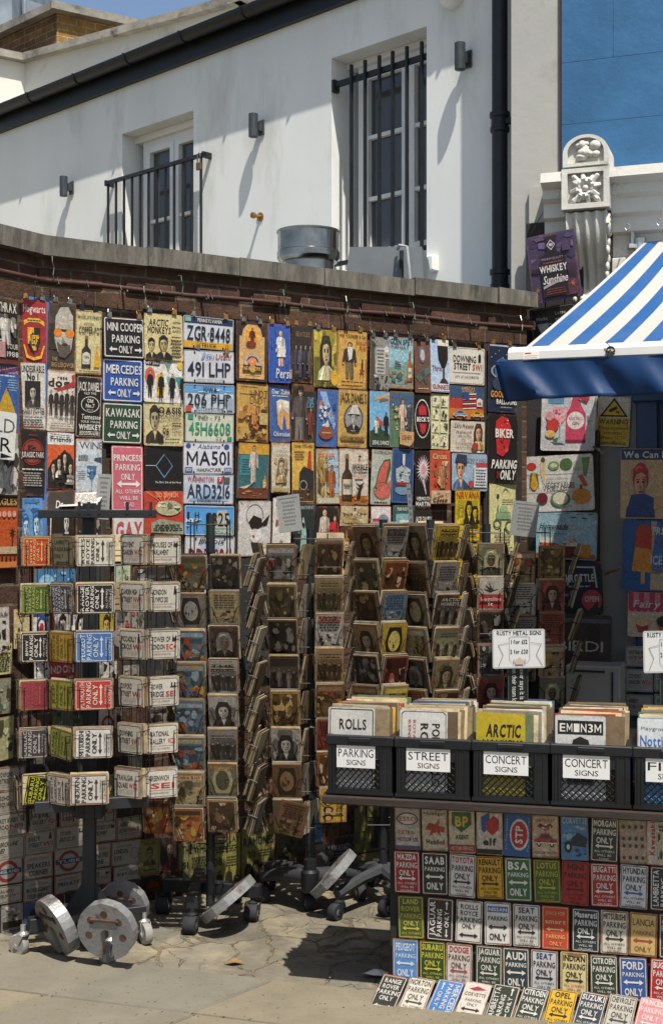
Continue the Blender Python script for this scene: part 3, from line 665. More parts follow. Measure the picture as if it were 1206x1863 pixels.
# pilaster shaft, white wall and blue door case under the awning
p0, p1 = SF.hit(962, 800)[0], SF.hit(1092, 800)[0]
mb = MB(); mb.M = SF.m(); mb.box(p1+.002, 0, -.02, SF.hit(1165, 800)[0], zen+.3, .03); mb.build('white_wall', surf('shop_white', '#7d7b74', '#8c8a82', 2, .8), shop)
mb = MB(); mb.M = SF.m(); mb.box(SF.hit(1044, 300)[0], 0, 0, p1-.01, zen-.03, .055); mb.build('pilaster', M['plaster'], shop)
d0 = SF.hit(1160, 740, .03)[0]
mb = MB(); mb.M = SF.m(); dt = SF.hit(1180, 740, .05)[1]
mb.box(d0, 0, .031, d0+.10, dt+.22, .10, ch=.006); mb.box(d0-.02, dt+.02, .02, d0+2.5, dt+.06, .13, ch=.006); mb.box(d0+.10, 0, .02, d0+2.5, dt+.02, .045); mb.box(d0+.2, .9, .046, d0+1.0, dt-.1, .055, ch=.004)
mb.build('door_case', M['shopblue'], shop)
# dark stained board that carries the signs beside the shop
bx0, bx1 = SF.hit(957, 800, .07)[0], SF.hit(1062, 800, .07)[0]
mb = MB(); mb.M = SF.m(); zz = SF.hit(1000, 420, .08)[1]
bd = empty('sign_backing_board', SF.at((bx0+bx1)/2, 0, .08), 'tall black stained board carrying signs between brick wall and shop', 'board')
for i in range(3):
    a = bx0+.0+(bx1-bx0)*i/3; c = bx0+(bx1-bx0)*(i+1)/3
    mb.box(a+.002, 0, .056, c-.002, zz+.02+(.03, .0, .045)[i], .08, ch=.004)
mb.build('board', M['blackwood'], bd)
mb = MB(); mb.M = SF.m(bx1+.005, 0, .06); mb.box(.0, .2, 0, .075, 2.05, .045, ch=.003); mb.build('side_post', M['blackwood'], bd)
mb = MB(); mb.M = SF.m(bx0-.065, 0, .0); mb.box(0, 0, 0, .062, 2.45, .09, ch=.004); mb.build('corner_post', M['blackwood'], bd)
# awning ----------------------------------------------------------------
aw = empty('striped_awning', (1.6, 5.2, 2.0), 'blue and white striped shop awning with a plain blue valance', 'awning')
A1 = SF.at(SF.hit(1172, 440, .06)[0], SF.hit(1172, 440, .06)[1], .06)    # back corner
Yfr = 4.32; A0 = W(946, 640, Yfr)                                       # front corner
AX = SF.u; LEN = 3.4
def awp(f, s):
    p = A1.lerp(A0, f) + AX*s; p.z -= .035*math.sin(math.pi*f)*min(1, s*3+.25); return p
c = MB(); ns = int(LEN/.092)
# stripe boundaries: 2 blue : 2 white, each about .092 wide; first a thin white edge
edges = [0, .016]; x = .016; cols = ['#a6a49c']; k = 0
while x < LEN:
    x += (.058 if k % 2 == 0 else .062); edges.append(x); cols.append('#1f4c7e' if k % 2 == 0 else '#a6a49c'); k += 1
NF = 10
for i, cc in enumerate(cols):
    for j in range(NF):
        q = [awp(j/NF, edges[i]), awp(j/NF, edges[i+1]), awp((j+1)/NF, edges[i+1]), awp((j+1)/NF, edges[i])]
        lo = [p - Vector((0, 0, .004)) for p in q]
        c.add([tuple(p) for p in q], [(0, 3, 2, 1)], cc); c.add([tuple(p) for p in lo], [(0, 1, 2, 3)], cc)
c.build('canopy_cloth', M['canvas'], aw)
# white front box, valance
fb = MB(); n_ = 9
dn = Vector((SF.n.x, SF.n.y, 0))
prf = [(-.03, .012), (.0, .016), (.035, .008), (.05, -.006), (.05, -.030), (.038, -.040), (-.03, -.042)]
s0 = -.03; s1 = LEN
vs = [A0 + AX*s0 + dn*o + Vector((0, 0, z)) for o, z in prf] + [A0 + AX*s1 + dn*o + Vector((0, 0, z)) for o, z in prf]
n_ = len(prf); fb.add([tuple(v) for v in vs], [(i, (i+1) % n_, n_+(i+1) % n_, n_+i) for i in range(n_)] + [tuple(range(n_-1, -1, -1)), tuple(range(n_, 2*n_))])
fb.build('front_box', M['awn_white'], aw)
va = MB(); NS, NH = 170, 12; vs = []; vh = .128
rnd = random.Random(11)
ph = [rnd.uniform(0, 6.28) for _ in range(6)]
for i in range(NS+1):
    s = -.075 + (LEN+.07)*i/NS
    for j in range(NH+1):
        f = j/NH
        w_ = (.012*math.sin(s*15+ph[0]-f*3.2)+.010*math.sin(s*33+ph[1]-f*4)+.007*math.sin(s*61+ph[3]-f*5)+.006*math.sin(s*7+ph[2]))*(.15+f)*.95
        sag = .006*math.sin(s*5)*f
        sk = .03*f*max(0, 1-(s+.075)*2)
        vs.append(tuple(A0 + AX*(s+sk) + dn*(.054+w_) + Vector((0, 0, -.036 - vh*f + sag + (.012*(1-f) if j else 0)))))
va.add(vs, [(i*(NH+1)+j, i*(NH+1)+j+1, (i+1)*(NH+1)+j+1, (i+1)*(NH+1)+j) for i in range(NS) for j in range(NH)])
vo_ = va.build('valance', M['blue_cloth'], aw, True)
so_ = vo_.modifiers.new('thick', 'SOLIDIFY'); so_.thickness = .003
mb = MB(); mb.tube([A1+AX*.02+Vector((0, 0, -.05)), A0+AX*.03+Vector((0, 0, -.06))], .016, 8); mb.tube([A1+AX*2.9+Vector((0, 0, -.05)), A0+AX*2.9+Vector((0, 0, -.06))], .016, 8); mb.build('folding_arm', M['awn_white'], aw)
bt_ = MB(); q = A1+AX*-.02
bt_.M = Matrix.Translation(q); bt_.lathe([(.012, -.05), (.03, -.04), (.03, .02), (.012, .03)], 12); bt_.box(-.06, -.02, -.03, .02, .05, -.01); bt_.tube([(-.04, 0, -.02), (-.04, 0, .06)], .012, 8); bt_.build('wall_bracket', M['castmetal'], aw)
# cornice hooks
def hook(px, py, r=.014):
    hk = MB()
    s_, z_ = SF.hit(px, py, .16); hk.M = SF.m(s_, z_, .16)
    hk.tube([(0, .012, -.03), (0, .012, .0), (r*.8, .002, .01), (r*.7, -.016, .01), (-.004, -.022, .008), (-r, -.010, .006)], .0035, 6); hk.build('cornice_hook', M['castmetal'], shop)
for p in ((1018, 348), (1115, 337), (1142, 411), (1200, 402)): hook(*p)
# label and coil of wire on the awning front box
mb = MB(); q = A0 + AX*.02 + dn*.0505 + Vector((0, 0, -.031))
mb.M = Matrix(((AX.x, 0, dn.x, q.x), (AX.y, 0, dn.y, q.y), (0, 1, 0, q.z), (0, 0, 0, 1)))
mb.box(0, 0, 0, .052, .024, .0008, '#e4dccf'); mb.box(.006, .017, .0008, .026, .021, .0012, '#b5413a'); mb.box(.004, .004, .0008, .046, .006, .0012, '#c9a59a'); mb.box(.004, .010, .0008, .048, .012, .0012, '#c9a59a')
mb.build('maker_label', M['paper'], aw)
mb = MB(); q = A0 + AX*.30 + dn*.056 + Vector((0, 0, -.012)); mb.M = Matrix(((AX.x, 0, dn.x, q.x), (AX.y, 0, dn.y, q.y), (0, 1, 0, q.z), (0, 0, 0, 1)))
for k in range(3): mb.tube([(.012*math.cos(a/2)*(1+.1*k), .010*math.sin(a/2)*(1+.1*k)-.004*k, .002*k) for a in range(13)], .0016, 5)
mb.tube([(-.005, .03, 0), (-.014, .024, .002), (-.004, .014, .003), (0, .0, .003), (-.012, -.022, .001), (-.016, -.03, 0)], .0016, 5); mb.build('wire_coil', M['wire'], aw)
# white cabinet under the shop front signs
c0_ = SF.hit(1040, 1270, .35); c1_ = SF.hit(1120, 1270, .35)
wc = empty('white_cabinet', SF.at(c0_[0], 0, .35), 'dull white utility cabinet standing under the shop signs', 'cabinet')
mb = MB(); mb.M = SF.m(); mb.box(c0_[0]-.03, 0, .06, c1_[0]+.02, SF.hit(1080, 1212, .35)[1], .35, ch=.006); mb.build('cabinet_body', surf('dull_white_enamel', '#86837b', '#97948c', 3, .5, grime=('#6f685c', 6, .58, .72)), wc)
mb = MB(); mb.M = SF.m(); mb.box(c0_[0]+.0, SF.hit(1080, 1220, .35)[1]-.01, .351, c0_[0]+.16, SF.hit(1080, 1220, .35)[1], .356); mb.box(c1_[0]-.02, .3, .351, c1_[0]-.012, SF.hit(1080, 1222, .35)[1], .356); mb.build('door_seam', M['rubber'], wc)
# ------------------------------------------------------------------ lettering and print
GL = {}
def glyphs():
    chars = ''.join(chr(i) for i in range(33, 127)) + '£·'
    obs = []
    for wt, off in ((0, 0.0), (1, 0.014), (2, 0.032)):
        for ch in chars:
            cu = bpy.data.curves.new('glyph', 'FONT'); cu.body = ch; cu.size = 1.0; cu.resolution_u = 2; cu.offset = off; cu.fill_mode = 'FRONT'
            o = bpy.data.objects.new('glyph', cu); COL.objects.link(o); obs.append((wt, ch, o))
    dg = bpy.context.evaluated_depsgraph_get(); dg.update()
    for wt, ch, o in obs:
        ev = o.evaluated_get(dg); me = ev.to_mesh()
        v = np.empty(len(me.vertices)*3, dtype=np.float64); me.vertices.foreach_get('co', v); v = v.reshape(-1, 3)[:, :2]
        f = [tuple(p.vertices) for p in me.polygons]
        if len(v):
            x0 = v[:, 0].min(); x1 = v[:, 0].max(); v = v - np.array([x0, 0]); GL[(wt, ch)] = (v, f, x1-x0)
        ev.to_mesh_clear()
    for wt, ch, o in obs:
        cu = o.data; bpy.data.objects.remove(o); bpy.data.curves.remove(cu)
glyphs()
for _w, _s in ((0, .075), (1, .105), (2, .145)):
    _h, _W = GL[(_w, 'H')][0][:, 1].max(), .66 + _s*.4; _v = _s*1.9
    GL[(_w, 'M')] = (np.array([(0, 0), (_s, 0), (_s, _h-_v), (_W/2, .1), (_W-_s, _h-_v), (_W-_s, 0), (_W, 0), (_W, _h), (_W-_s, _h), (_W/2, .1+_v), (_s, _h), (0, _h)]), [tuple(range(12))], _W)
CAP = GL[(1, 'H')][0][:, 1].max()
PAL = dict(K='#161616', W='#d9d6cc', C='#d8cda6', Y='#e2b53a', R='#b3262b', B='#2c5a9c', G='#2f4d35', P='#c56a78', N='#223a56', O='#d9652a', S='#d9b48c', T='#a88a5c',
           U='#8fb0c8', D='#3a2f2a', E='#8a8a86', L='#b9c9d6', Z='#6f7f3a', M='#7a3b2c', A='#c9a05a', Q='#4b8a8a', H='#5a5a5a', V='#5c4a78', X='#e8e6df', J='#3c6b34')
DIM = 0.88
TONE = [1.0]
def dk(c, f):
    if not isinstance(c, str): return c
    c = PAL.get(c, c); l = lin(c); return tuple(min(1, x*f) for x in l)
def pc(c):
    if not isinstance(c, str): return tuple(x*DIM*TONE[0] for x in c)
    c = PAL.get(c, c)
    if c[0] != '#': print('BADCOL', c); c = '#808080'
    l = lin(c); return tuple(x*DIM*TONE[0] for x in l)

class Art:
    def __init__(s, w, h, bg, seed=0, turn=0, r=None, th=.0014):
        s.w, s.h, s.turn = w, h, turn; s.V = []; s.F = []; s.C = []; s.z = 0.0; s.rnd = random.Random(seed)
        r = min(w, h)*.05 if r is None else r; s.r = r
        o = s.rr(w, h, r); n = len(o)
        b = pc(bg)
        s.V += [(x, y, -th) for x, y in o] + [(x, y, 0) for x, y in o]
        s.F += [tuple(range(n-1, -1, -1)), tuple(range(n, 2*n))] + [(i, (i+1) % n, n+(i+1) % n, n+i) for i in range(n)]
        s.C += [pc('#4a3524'), b] + [pc('#7a5a3c')]*n
    def rr(s, w, h, r, k=4):
        p = []
        for cx, cy, a0 in ((w/2-r, h/2-r, 0), (-w/2+r, h/2-r, 90), (-w/2+r, -h/2+r, 180), (w/2-r, -h/2+r, 270)):
            for i in range(k+1): a = R(a0+90*i/k); p.append((cx+r*math.cos(a), cy+r*math.sin(a)))
        return p
    def tf(s, x, y):
        if s.turn == 90: x, y = 1-y, x
        elif s.turn == -90: x, y = y, 1-x
        return ((x-.5)*s.w, (y-.5)*s.h)
    def up(s): s.z += .00022; return s.z
    def poly(s, pts, c, z=None):
        z = s.up() if z is None else z; b = len(s.V)
        p = [s.tf(min(max(x, .012), .988), min(max(y, .008), .992)) for x, y in pts]
        ar = sum(p[i][0]*p[(i+1) % len(p)][1]-p[(i+1) % len(p)][0]*p[i][1] for i in range(len(p)))
        if ar < 0: p.reverse()
        s.V += [(x, y, z) for x, y in p]; s.F.append(tuple(range(b, b+len(p)))); s.C.append(pc(c))
    def R(s, x0, y0, x1, y1, c): s.poly([(x0, y0), (x1, y0), (x1, y1), (x0, y1)], c)
    def E(s, cx, cy, rx, ry, c, n=18): s.poly([(cx+rx*math.cos(2*math.pi*i/n), cy+ry*math.sin(2*math.pi*i/n)) for i in range(n)], c)
    def P(s, pts, c): s.poly(pts, c)
    def RG(s, cx, cy, rx, ry, t, c, n=24, ri=None):
        z = s.up(); b = len(s.V)
        for i in range(n):
            a = 2*math.pi*i/n; s.V.append((*s.tf(cx+rx*math.cos(a), cy+ry*math.sin(a)), z)); s.V.append((*s.tf(cx+rx*(1-t)*math.cos(a), cy+ry*(1-t)*math.sin(a)), z))
        flip = False
        s.F += [(b+2*i, b+2*((i+1) % n), b+2*((i+1) % n)+1, b+2*i+1) for i in range(n)]; s.C += [pc(c)]*n
    def O(s, ins, th, c, notch=False):
        """border line, inset and thickness in metres"""
        z = s.up(); b = len(s.V); w, h = s.w-2*ins, s.h-2*ins; r = max(s.r*.9, .004)
        o = s.rr(w, h, r); i_ = s.rr(w-2*th, h-2*th, max(r-th, .001)); n = len(o)
        if notch:
            q = r*1.2
            mk = lambda w, h: [(w/2, -h/2+q), (w/2, h/2-q), (w/2-q, h/2), (-w/2+q, h/2), (-w/2, h/2-q), (-w/2, -h/2+q), (-w/2+q, -h/2), (w/2-q, -h/2)]
            o = mk(w, h); i_ = mk(w-2*th, h-2*th); n = 8
        s.V += [(x, y, z) for x, y in o] + [(x, y, z) for x, y in i_]
        s.F += [(b+i, b+(i+1) % n, b+n+(i+1) % n, b+n+i) for i in range(n)]; s.C += [pc(c)]*n
    def T(s, txt, x0, y0, x1, y1, c, wt=1, sh=0, sp=.075):
        z = s.up(); x = 0; items = []
        for ch in txt:
            if ch == ' ': x += .30; continue
            g = GL.get((wt, ch))
            if not g: continue
            items.append((g, x)); x += g[2] + sp
        W_ = max(x - sp, .01); sx = (x1-x0)/W_; sy = (y1-y0)/CAP; k = pc(c)
        for g, gx in items:
            b = len(s.V)
            for vx, vy in g[0]:
                s.V.append((*s.tf(x0+(gx+vx)*sx+sh*vy*sy, y0+vy*sy), z))
            s.F += [tuple(i+b for i in f) for f in g[1]]; s.C += [k]*len(g[1])
    def L(s, x0, y0, x1, y1, n, c, fill=.5):
        z = s.up()
        for i in range(n):
            y = y1-(y1-y0)*(i+.5)/n; hh = (y1-y0)/n*fill/2; m = s.rnd.uniform(0, .12)*(x1-x0); x = x0+m
            while x < x1-m:
                w_ = s.rnd.uniform(.08, .22)*(x1-x0); e = min(x+w_, x1-m)
                s.poly([(x, y-hh), (e, y-hh), (e, y+hh), (x, y+hh)], c, z); x = e+.03*(x1-x0)
    def M(s, x0, y0, x1, y1, cols, n=20, size=.2):
        for _ in range(n):
            cx, cy = s.rnd.uniform(x0, x1), s.rnd.uniform(y0, y1); r = size*s.rnd.uniform(.3, 1.0); k = s.rnd.randrange(6, 10); a0 = s.rnd.uniform(0, 6); q = s.rnd.uniform(.5, 1.6)
            rs = [s.rnd.uniform(.45, 1.1) for _ in range(k)]
            s.poly([(min(max(cx+(x1-x0)*r*rs[i]*math.cos(a0+2*math.pi*i/k), x0), x1), min(max(cy+(y1-y0)*r*q*rs[i]*math.sin(a0+2*math.pi*i/k), y0), y1)) for i in range(k)], s.rnd.choice(cols))
    def F_(s, cx, y0, w, h, c, skin='S', hair='K', legs=None):
        legs = legs or c; lw = w*.17
        s.poly([(cx-w*.24, y0), (cx-w*.04, y0), (cx, y0+h*.46), (cx-w*.26, y0+h*.5)], legs); s.poly([(cx+w*.06, y0), (cx+w*.28, y0), (cx+w*.24, y0+h*.5), (cx-w*.02, y0+h*.46)], legs)
        s.poly([(cx-w*.28, y0+h*.44), (cx+w*.26, y0+h*.44), (cx+w*.36, y0+h*.80), (cx+w*.12, y0+h*.85), (cx-w*.12, y0+h*.85), (cx-w*.36, y0+h*.80)], c)
        s.poly([(cx-w*.50, y0+h*.42), (cx-w*.36, y0+h*.40), (cx-w*.26, y0+h*.78), (cx-w*.38, y0+h*.79)], c); s.poly([(cx+w*.36, y0+h*.40), (cx+w*.5, y0+h*.44), (cx+w*.38, y0+h*.79), (cx+w*.26, y0+h*.78)], c)
        s.poly([(cx+w*.08, y0+h*.44), (cx+w*.26, y0+h*.44), (cx+w*.36, y0+h*.80), (cx+w*.16, y0+h*.84)], dk(c, .5)); s.poly([(cx+w*.17, y0), (cx+w*.28, y0), (cx+w*.24, y0+h*.44), (cx+w*.14, y0+h*.44)], dk(legs, .5))
        s.poly([(cx-w*.05, y0+h*.85), (cx+w*.05, y0+h*.85), (cx, y0+h*.66)], dk(c, 2.2)); s.poly([(cx-w*.24, y0+h*.5), (cx-w*.16, y0+h*.48), (cx-w*.2, y0+h*.76)], dk(c, 1.5))
        s.E(cx-w*.44, y0+h*.41, w*.06, h*.025, skin, 8); s.E(cx+w*.43, y0+h*.41, w*.06, h*.025, skin, 8)
        s.E(cx, y0+h*.925, w*.17, h*.085, hair, 12); s.E(cx, y0+h*.905, w*.125, h*.065, skin, 12); s.poly([(cx+w*.02, y0+h*.85), (cx+w*.12, y0+h*.88), (cx+w*.12, y0+h*.94), (cx+w*.03, y0+h*.96)], dk(skin, .55))
        for q in (-1, 1): s.E(cx+q*w*.055, y0+h*.912, w*.025, h*.008, 'K', 6)
        s.R(cx-w*.04, y0+h*.868, cx+w*.05, y0+h*.876, '#6a3a30')
    def B_(s, x0, y0, x1, y1, cloth, skin='S', hair='K', long=False, eyes='K'):
        w, h = x1-x0, y1-y0; cx = (x0+x1)/2
        if long: s.poly([(cx-w*.34, y0+h*.12), (cx+w*.34, y0+h*.12), (cx+w*.36, y0+h*.7), (cx+w*.2, y0+h*.97), (cx-w*.2, y0+h*.97), (cx-w*.36, y0+h*.7)], hair)
        s.poly([(x0, y0), (x1, y0), (x1-w*.04, y0+h*.18), (cx+w*.18, y0+h*.32), (cx-w*.18, y0+h*.32), (x0+w*.04, y0+h*.18)], cloth)
        s.poly([(cx-w*.10, y0+h*.24), (cx+w*.10, y0+h*.24), (cx+w*.1, y0+h*.42), (cx-w*.1, y0+h*.42)], skin)
        s.E(cx, y0+h*.69, w*.27, h*.29, hair, 16); s.E(cx, y0+h*.60, w*.21, h*.25, skin, 16)
        s.poly([(cx-w*.25, y0+h*.62), (cx-w*.18, y0+h*.76), (cx+w*.04, y0+h*.80), (cx+w*.2, y0+h*.74), (cx+w*.25, y0+h*.62), (cx+w*.26, y0+h*.86), (cx, y0+h*.98), (cx-w*.26, y0+h*.86)], hair)
        s.poly([(cx+w*.03, y0+h*.37), (cx+w*.14, y0+h*.42), (cx+w*.2, y0+h*.58), (cx+w*.18, y0+h*.74), (cx+w*.06, y0+h*.72), (cx+w*.09, y0+h*.58)], dk(skin, .55)); s.poly([(cx-w*.1, y0+h*.33), (cx+w*.1, y0+h*.33), (cx+w*.1, y0+h*.40), (cx-w*.06, y0+h*.37)], dk(skin, .5))
        s.poly([(x0+w*.08, y0), (x0+w*.22, y0), (cx-w*.14, y0+h*.3), (cx-w*.2, y0+h*.28)], dk(cloth, 1.9)); s.poly([(cx+w*.22, y0), (x1-w*.06, y0), (x1-w*.08, y0+h*.16), (cx+w*.16, y0+h*.28)], dk(cloth, .5)); s.poly([(cx-w*.08, y0+h*.3), (cx+w*.08, y0+h*.3), (cx, y0+h*.06)], dk(skin, 1.2))
        s.poly([(cx-w*.2, y0+h*.8), (cx-w*.05, y0+h*.88), (cx+w*.12, y0+h*.86), (cx, y0+h*.93), (cx-w*.16, y0+h*.9)], dk(hair, 2.5))
        for q in (-1, 1):
            s.E(cx+q*w*.09, y0+h*.63, w*.045, h*.022, eyes, 8); s.R(cx+q*w*.09-w*.06, y0+h*.665, cx+q*w*.09+w*.06, y0+h*.685, hair)
        s.poly([(cx-w*.02, y0+h*.6), (cx+w*.04, y0+h*.51), (cx-w*.03, y0+h*.51)], '#8a6a50'); s.E(cx, y0+h*.455, w*.07, h*.018, '#8a3a34', 8)
    def BO(s, cx, y0, w, h, c, lab, neck=.34):
        s.poly([(cx-w/2, y0), (cx+w/2, y0), (cx+w/2, y0+h*.55), (cx+w*.16, y0+h*.68), (cx+w*.14, y0+h), (cx-w*.14, y0+h), (cx-w*.16, y0+h*.68), (cx-w/2, y0+h*.55)], c)
        s.R(cx+w*.22, y0, cx+w*.5, y0+h*.54, dk(c, .5)); s.R(cx-w*.36, y0+h*.02, cx-w*.24, y0+h*.55, dk(c, 2.4)); s.R(cx-w*.42, y0+h*.12, cx+w*.42, y0+h*.45, lab); s.R(cx-w*.3, y0+h*.24, cx+w*.3, y0+h*.32, dk(lab, .35)); s.R(cx+w*.24, y0+h*.12, cx+w*.42, y0+h*.45, dk(lab, .6)); s.R(cx-w*.16, y0+h*.9, cx+w*.16, y0+h, '#8a6a3a')
    def CAR(s, x0, y0, x1, y1, c):
        w, h = x1-x0, y1-y0
        s.poly([(x0, y0+h*.25), (x1, y0+h*.25), (x1, y0+h*.6), (x0+w*.8, y0+h*.66), (x0+w*.68, y0+h), (x0+w*.3, y0+h), (x0+w*.2, y0+h*.65), (x0, y0+h*.55)], c)
        s.poly([(x0+w*.27, y0+h*.66), (x0+w*.73, y0+h*.66), (x0+w*.64, y0+h*.93), (x0+w*.34, y0+h*.93)], '#3a4650')
        for q in (.2, .78): s.E(x0+w*q, y0+h*.24, w*.1, h*.24, 'K', 12); s.E(x0+w*q, y0+h*.24, w*.05, h*.12, 'W', 10)
        s.R(x0, y0+h*.28, x1, y0+h*.36, 'W')
    def AR(s, x0, x1, y, t, c, single=0):
        hw = (x1-x0)*.2
        if single >= 0: pass
        pts = [(x0, y), (x0+hw, y+t*1.5), (x0+hw, y+t*.5), (x1-hw, y+t*.5), (x1-hw, y+t*1.5), (x1, y), (x1-hw, y-t*1.5), (x1-hw, y-t*.5), (x0+hw, y-t*.5), (x0+hw, y-t*1.5)]
        if single < 0: pts = [(x0, y), (x0+hw*1.7, y+t*1.6), (x0+hw*1.7, y+t*.55), (x1, y+t*.55), (x1, y-t*.55), (x0+hw*1.7, y-t*.55), (x0+hw*1.7, y-t*1.6)]
        if single > 0: pts = [(x1, y), (x1-hw*1.7, y+t*1.6), (x1-hw*1.7, y+t*.55), (x0, y+t*.55), (x0, y-t*.55), (x1-hw*1.7, y-t*.55), (x1-hw*1.7, y-t*1.6)]
        s.poly(pts, c)
    def SB(s, cx, cy, rx, ry, c, n=16, inner=.35):
        s.poly([(cx+rx*(1 if i % 2 == 0 else inner)*math.cos(math.pi*i/n), cy+ry*(1 if i % 2 == 0 else inner)*math.sin(math.pi*i/n)) for i in range(2*n)], c)
    def ops(s, L):
        for o in L:
            getattr(s, {'F': 'F_', 'B': 'B_'}.get(o[0], o[0]))(*o[1:])
        return s
    def mesh(s, name, bend=0.0, curl=None):
        me = bpy.data.meshes.new(name)
        V = np.array(s.V)
        uv = np.stack([V[:, 0]/s.w+.5, V[:, 1]/s.h+.5], 1)
        if bend: V[:, 2] += bend*((uv[:, 0]-.5)**2*4*s.w) + bend*.6*((uv[:, 1]-.5)**2*4*s.h)
        if curl is not None: V = curl(V)
        me.from_pydata([tuple(v) for v in V], [], s.F)
        cnt = np.array([len(f) for f in s.F]); cc = np.array([(*c, 1) for c in s.C], dtype=np.float32)
        at = me.color_attributes.new('Col', 'FLOAT_COLOR', 'CORNER'); at.data.foreach_set('color', np.repeat(cc, cnt, axis=0).ravel())
        ul = me.uv_layers.new(name='UVMap'); idx = np.empty(len(me.loops), dtype=np.int64); me.loops.foreach_get('vertex_index', idx)
        ul.data.foreach_set('uv', uv[idx].astype(np.float32).ravel()); me.materials.append(M['tin']); me.update(); return me

NSIGN = [0]
def sign_obj(name, art, mw, label, cat, group=None, rust=.4, bend=0, curl=None):
    NSIGN[0] += 1
    bend = -min(abs(bend), .03)*.35
    o = bpy.data.objects.new(name, art.mesh(name, bend, curl)); COL.objects.link(o); o.matrix_world = mw; o['rust'] = float(rust); o['print'] = .8 if name in ('picture_sign', 'tin_card') and group != 'first signs in the crates' else .12
    return tag(o, label, cat, group)

# ---- design templates
def parking(a, brand, fg, last=None, b1=None, arrow=None, line=True, low=None):
    """portrait parking sign: brand lines, PARKING, ONLY, double arrow, small print"""
    if line: a.O(.0035, .0022, fg)
    bl = brand.split('/'); y = .93; bc = b1 or fg
    if last is None:                                   # big brand, PARKING, arrow, ONLY
        a.T(bl[0], .13, .73, .87, .90, bc, 2); a.T('PARKING', .12, .56, .88, .66, fg, 1); a.AR(.14, .86, .43, .042, arrow or fg); a.T('ONLY', .18, .13, .82, .29, fg, 2); return
    n = len(bl) + 2; hh = .40/n if n == 3 else .46/n; gap = .055
    for i, tx in enumerate(bl + ['PARKING', 'ONLY']):
        w = min(.40, .062*len(tx)+.05); y -= hh; c = bc if i < len(bl) else fg
        a.T(tx, .5-w, y, .5+w, y+hh-.002, c, 1 if i else 2); y -= gap
    a.AR(.16, .84, y-.012, .036, arrow or fg); y -= .09
    for tx in ('ALL OTHERS', 'WILL BE', last):
        y -= .062; w = min(.38, .037*len(tx)); a.T(tx, .5-w, y, .5+w, y+.052, low or fg, 0); y -= .025
def parkwide(a, brand, fg):
    a.O(.004, .0042, fg)
    a.T(brand, .09, .66, .97, .86, fg, 1); a.T('PARKING', .2, .38, .88, .56, fg, 1); a.T('ONLY', .36, .12, .70, .30, fg, 1)
    a.AR(.13, .32, .21, .045, fg, -1); a.AR(.75, .93, .21, .045, fg, 1)
def rotpark(a, brand, fg, last='CRUSHED'):
    """lettering of a portrait parking sign lying on its side"""
    a.O(.0035, .0024, fg); bl = brand.split('/') + ['PARKING', 'ONLY']; n = len(bl); x = .10; st = .52/n
    a2 = a.turn; a.turn = 90
    for i, tx in enumerate(bl):
        w = min(.42, .07*len(tx)+.06); yb = 1-(x+st*(i+1))+.02; a.T(tx, .5-w, yb, .5+w, yb+st*.72, fg, 1)
    a.AR(.14, .86, 1-.69, .035, fg)
    for i, tx in enumerate(('ALL OTHERS', 'WILL BE', last)): a.T(tx, .18, 1-.80-.055*i-.03, .82, 1-.80-.055*i+.012, fg, 0)
    a.turn = a2
def street(a, l1, l2, code='', sub='CITY OF LONDON', pic=None, sh=0):
    a.O(.004, .0018, 'K', True)
    w1 = min(.62, .075*len(l1)); a.T(l1, .11, .60, .11+w1, .78, 'K', 1, sh)
    if l2: w2 = min(.5, .07*len(l2)); a.T(l2, .11, .34, .11+w2, .52, 'K', 1, sh)
    if code: a.T(code, .16+min(.5, .07*len(l2)) if len(l2) < 7 else .68, .34, .90, .52, 'R', 1, sh)
    a.R(.12, .265, .88, .277, '#8a4a44'); a.T(sub, .16, .15, .16+min(.68, .04*len(sub)), .21, '#8a4a44', 0)
    if pic == 'tower': a.P([(.76, .62), (.90, .62), (.90, .74), (.88, .84), (.86, .74), (.81, .74), (.79, .86), (.77, .74)], 'K')
    elif pic == 'bridge': a.P([(.72, .66), (.92, .66), (.92, .69), (.89, .69), (.89, .82), (.85, .82), (.85, .7), (.79, .7), (.79, .82), (.75, .82), (.75, .69), (.72, .69)], 'K')
    elif pic == 'ball': a.RG(.86, .72, .06, .12, .3, 'K', 12); a.E(.86, .72, .02, .04, 'K', 6)
    elif pic == 'man': a.E(.83, .84, .03, .05, 'K', 8); a.P([(.78, .62), (.88, .62), (.87, .78), (.80, .8)], 'K')
    elif pic == 'eye': a.RG(.80, .5, .09, .17, .14, '#7a8a94', 16)
def plate(a, num, top, low, cn, ct, band=None, band2=None, weight=1, y=(.26, .70)):
    if band: a.R(.02, .78, .98, .985, band)
    if band2: a.R(.02, .02, .98, .22, band2)
    a.O(.0016, .0022, '#8f9296'); a.T(top[0], top[1], top[2], top[3], top[4], ct, top[5] if len(top) > 5 else 1, top[6] if len(top) > 6 else 0)
    a.T(num, .07, y[0], .93, y[1], cn, weight)
    if low: a.T(low[0], low[1], .07, low[2], .18, low[3], 1)
    for q in (.21, .79):
        a.E(q, .93, .018, .035, 'K', 8); a.E(q, .06, .018, .035, 'K', 8)

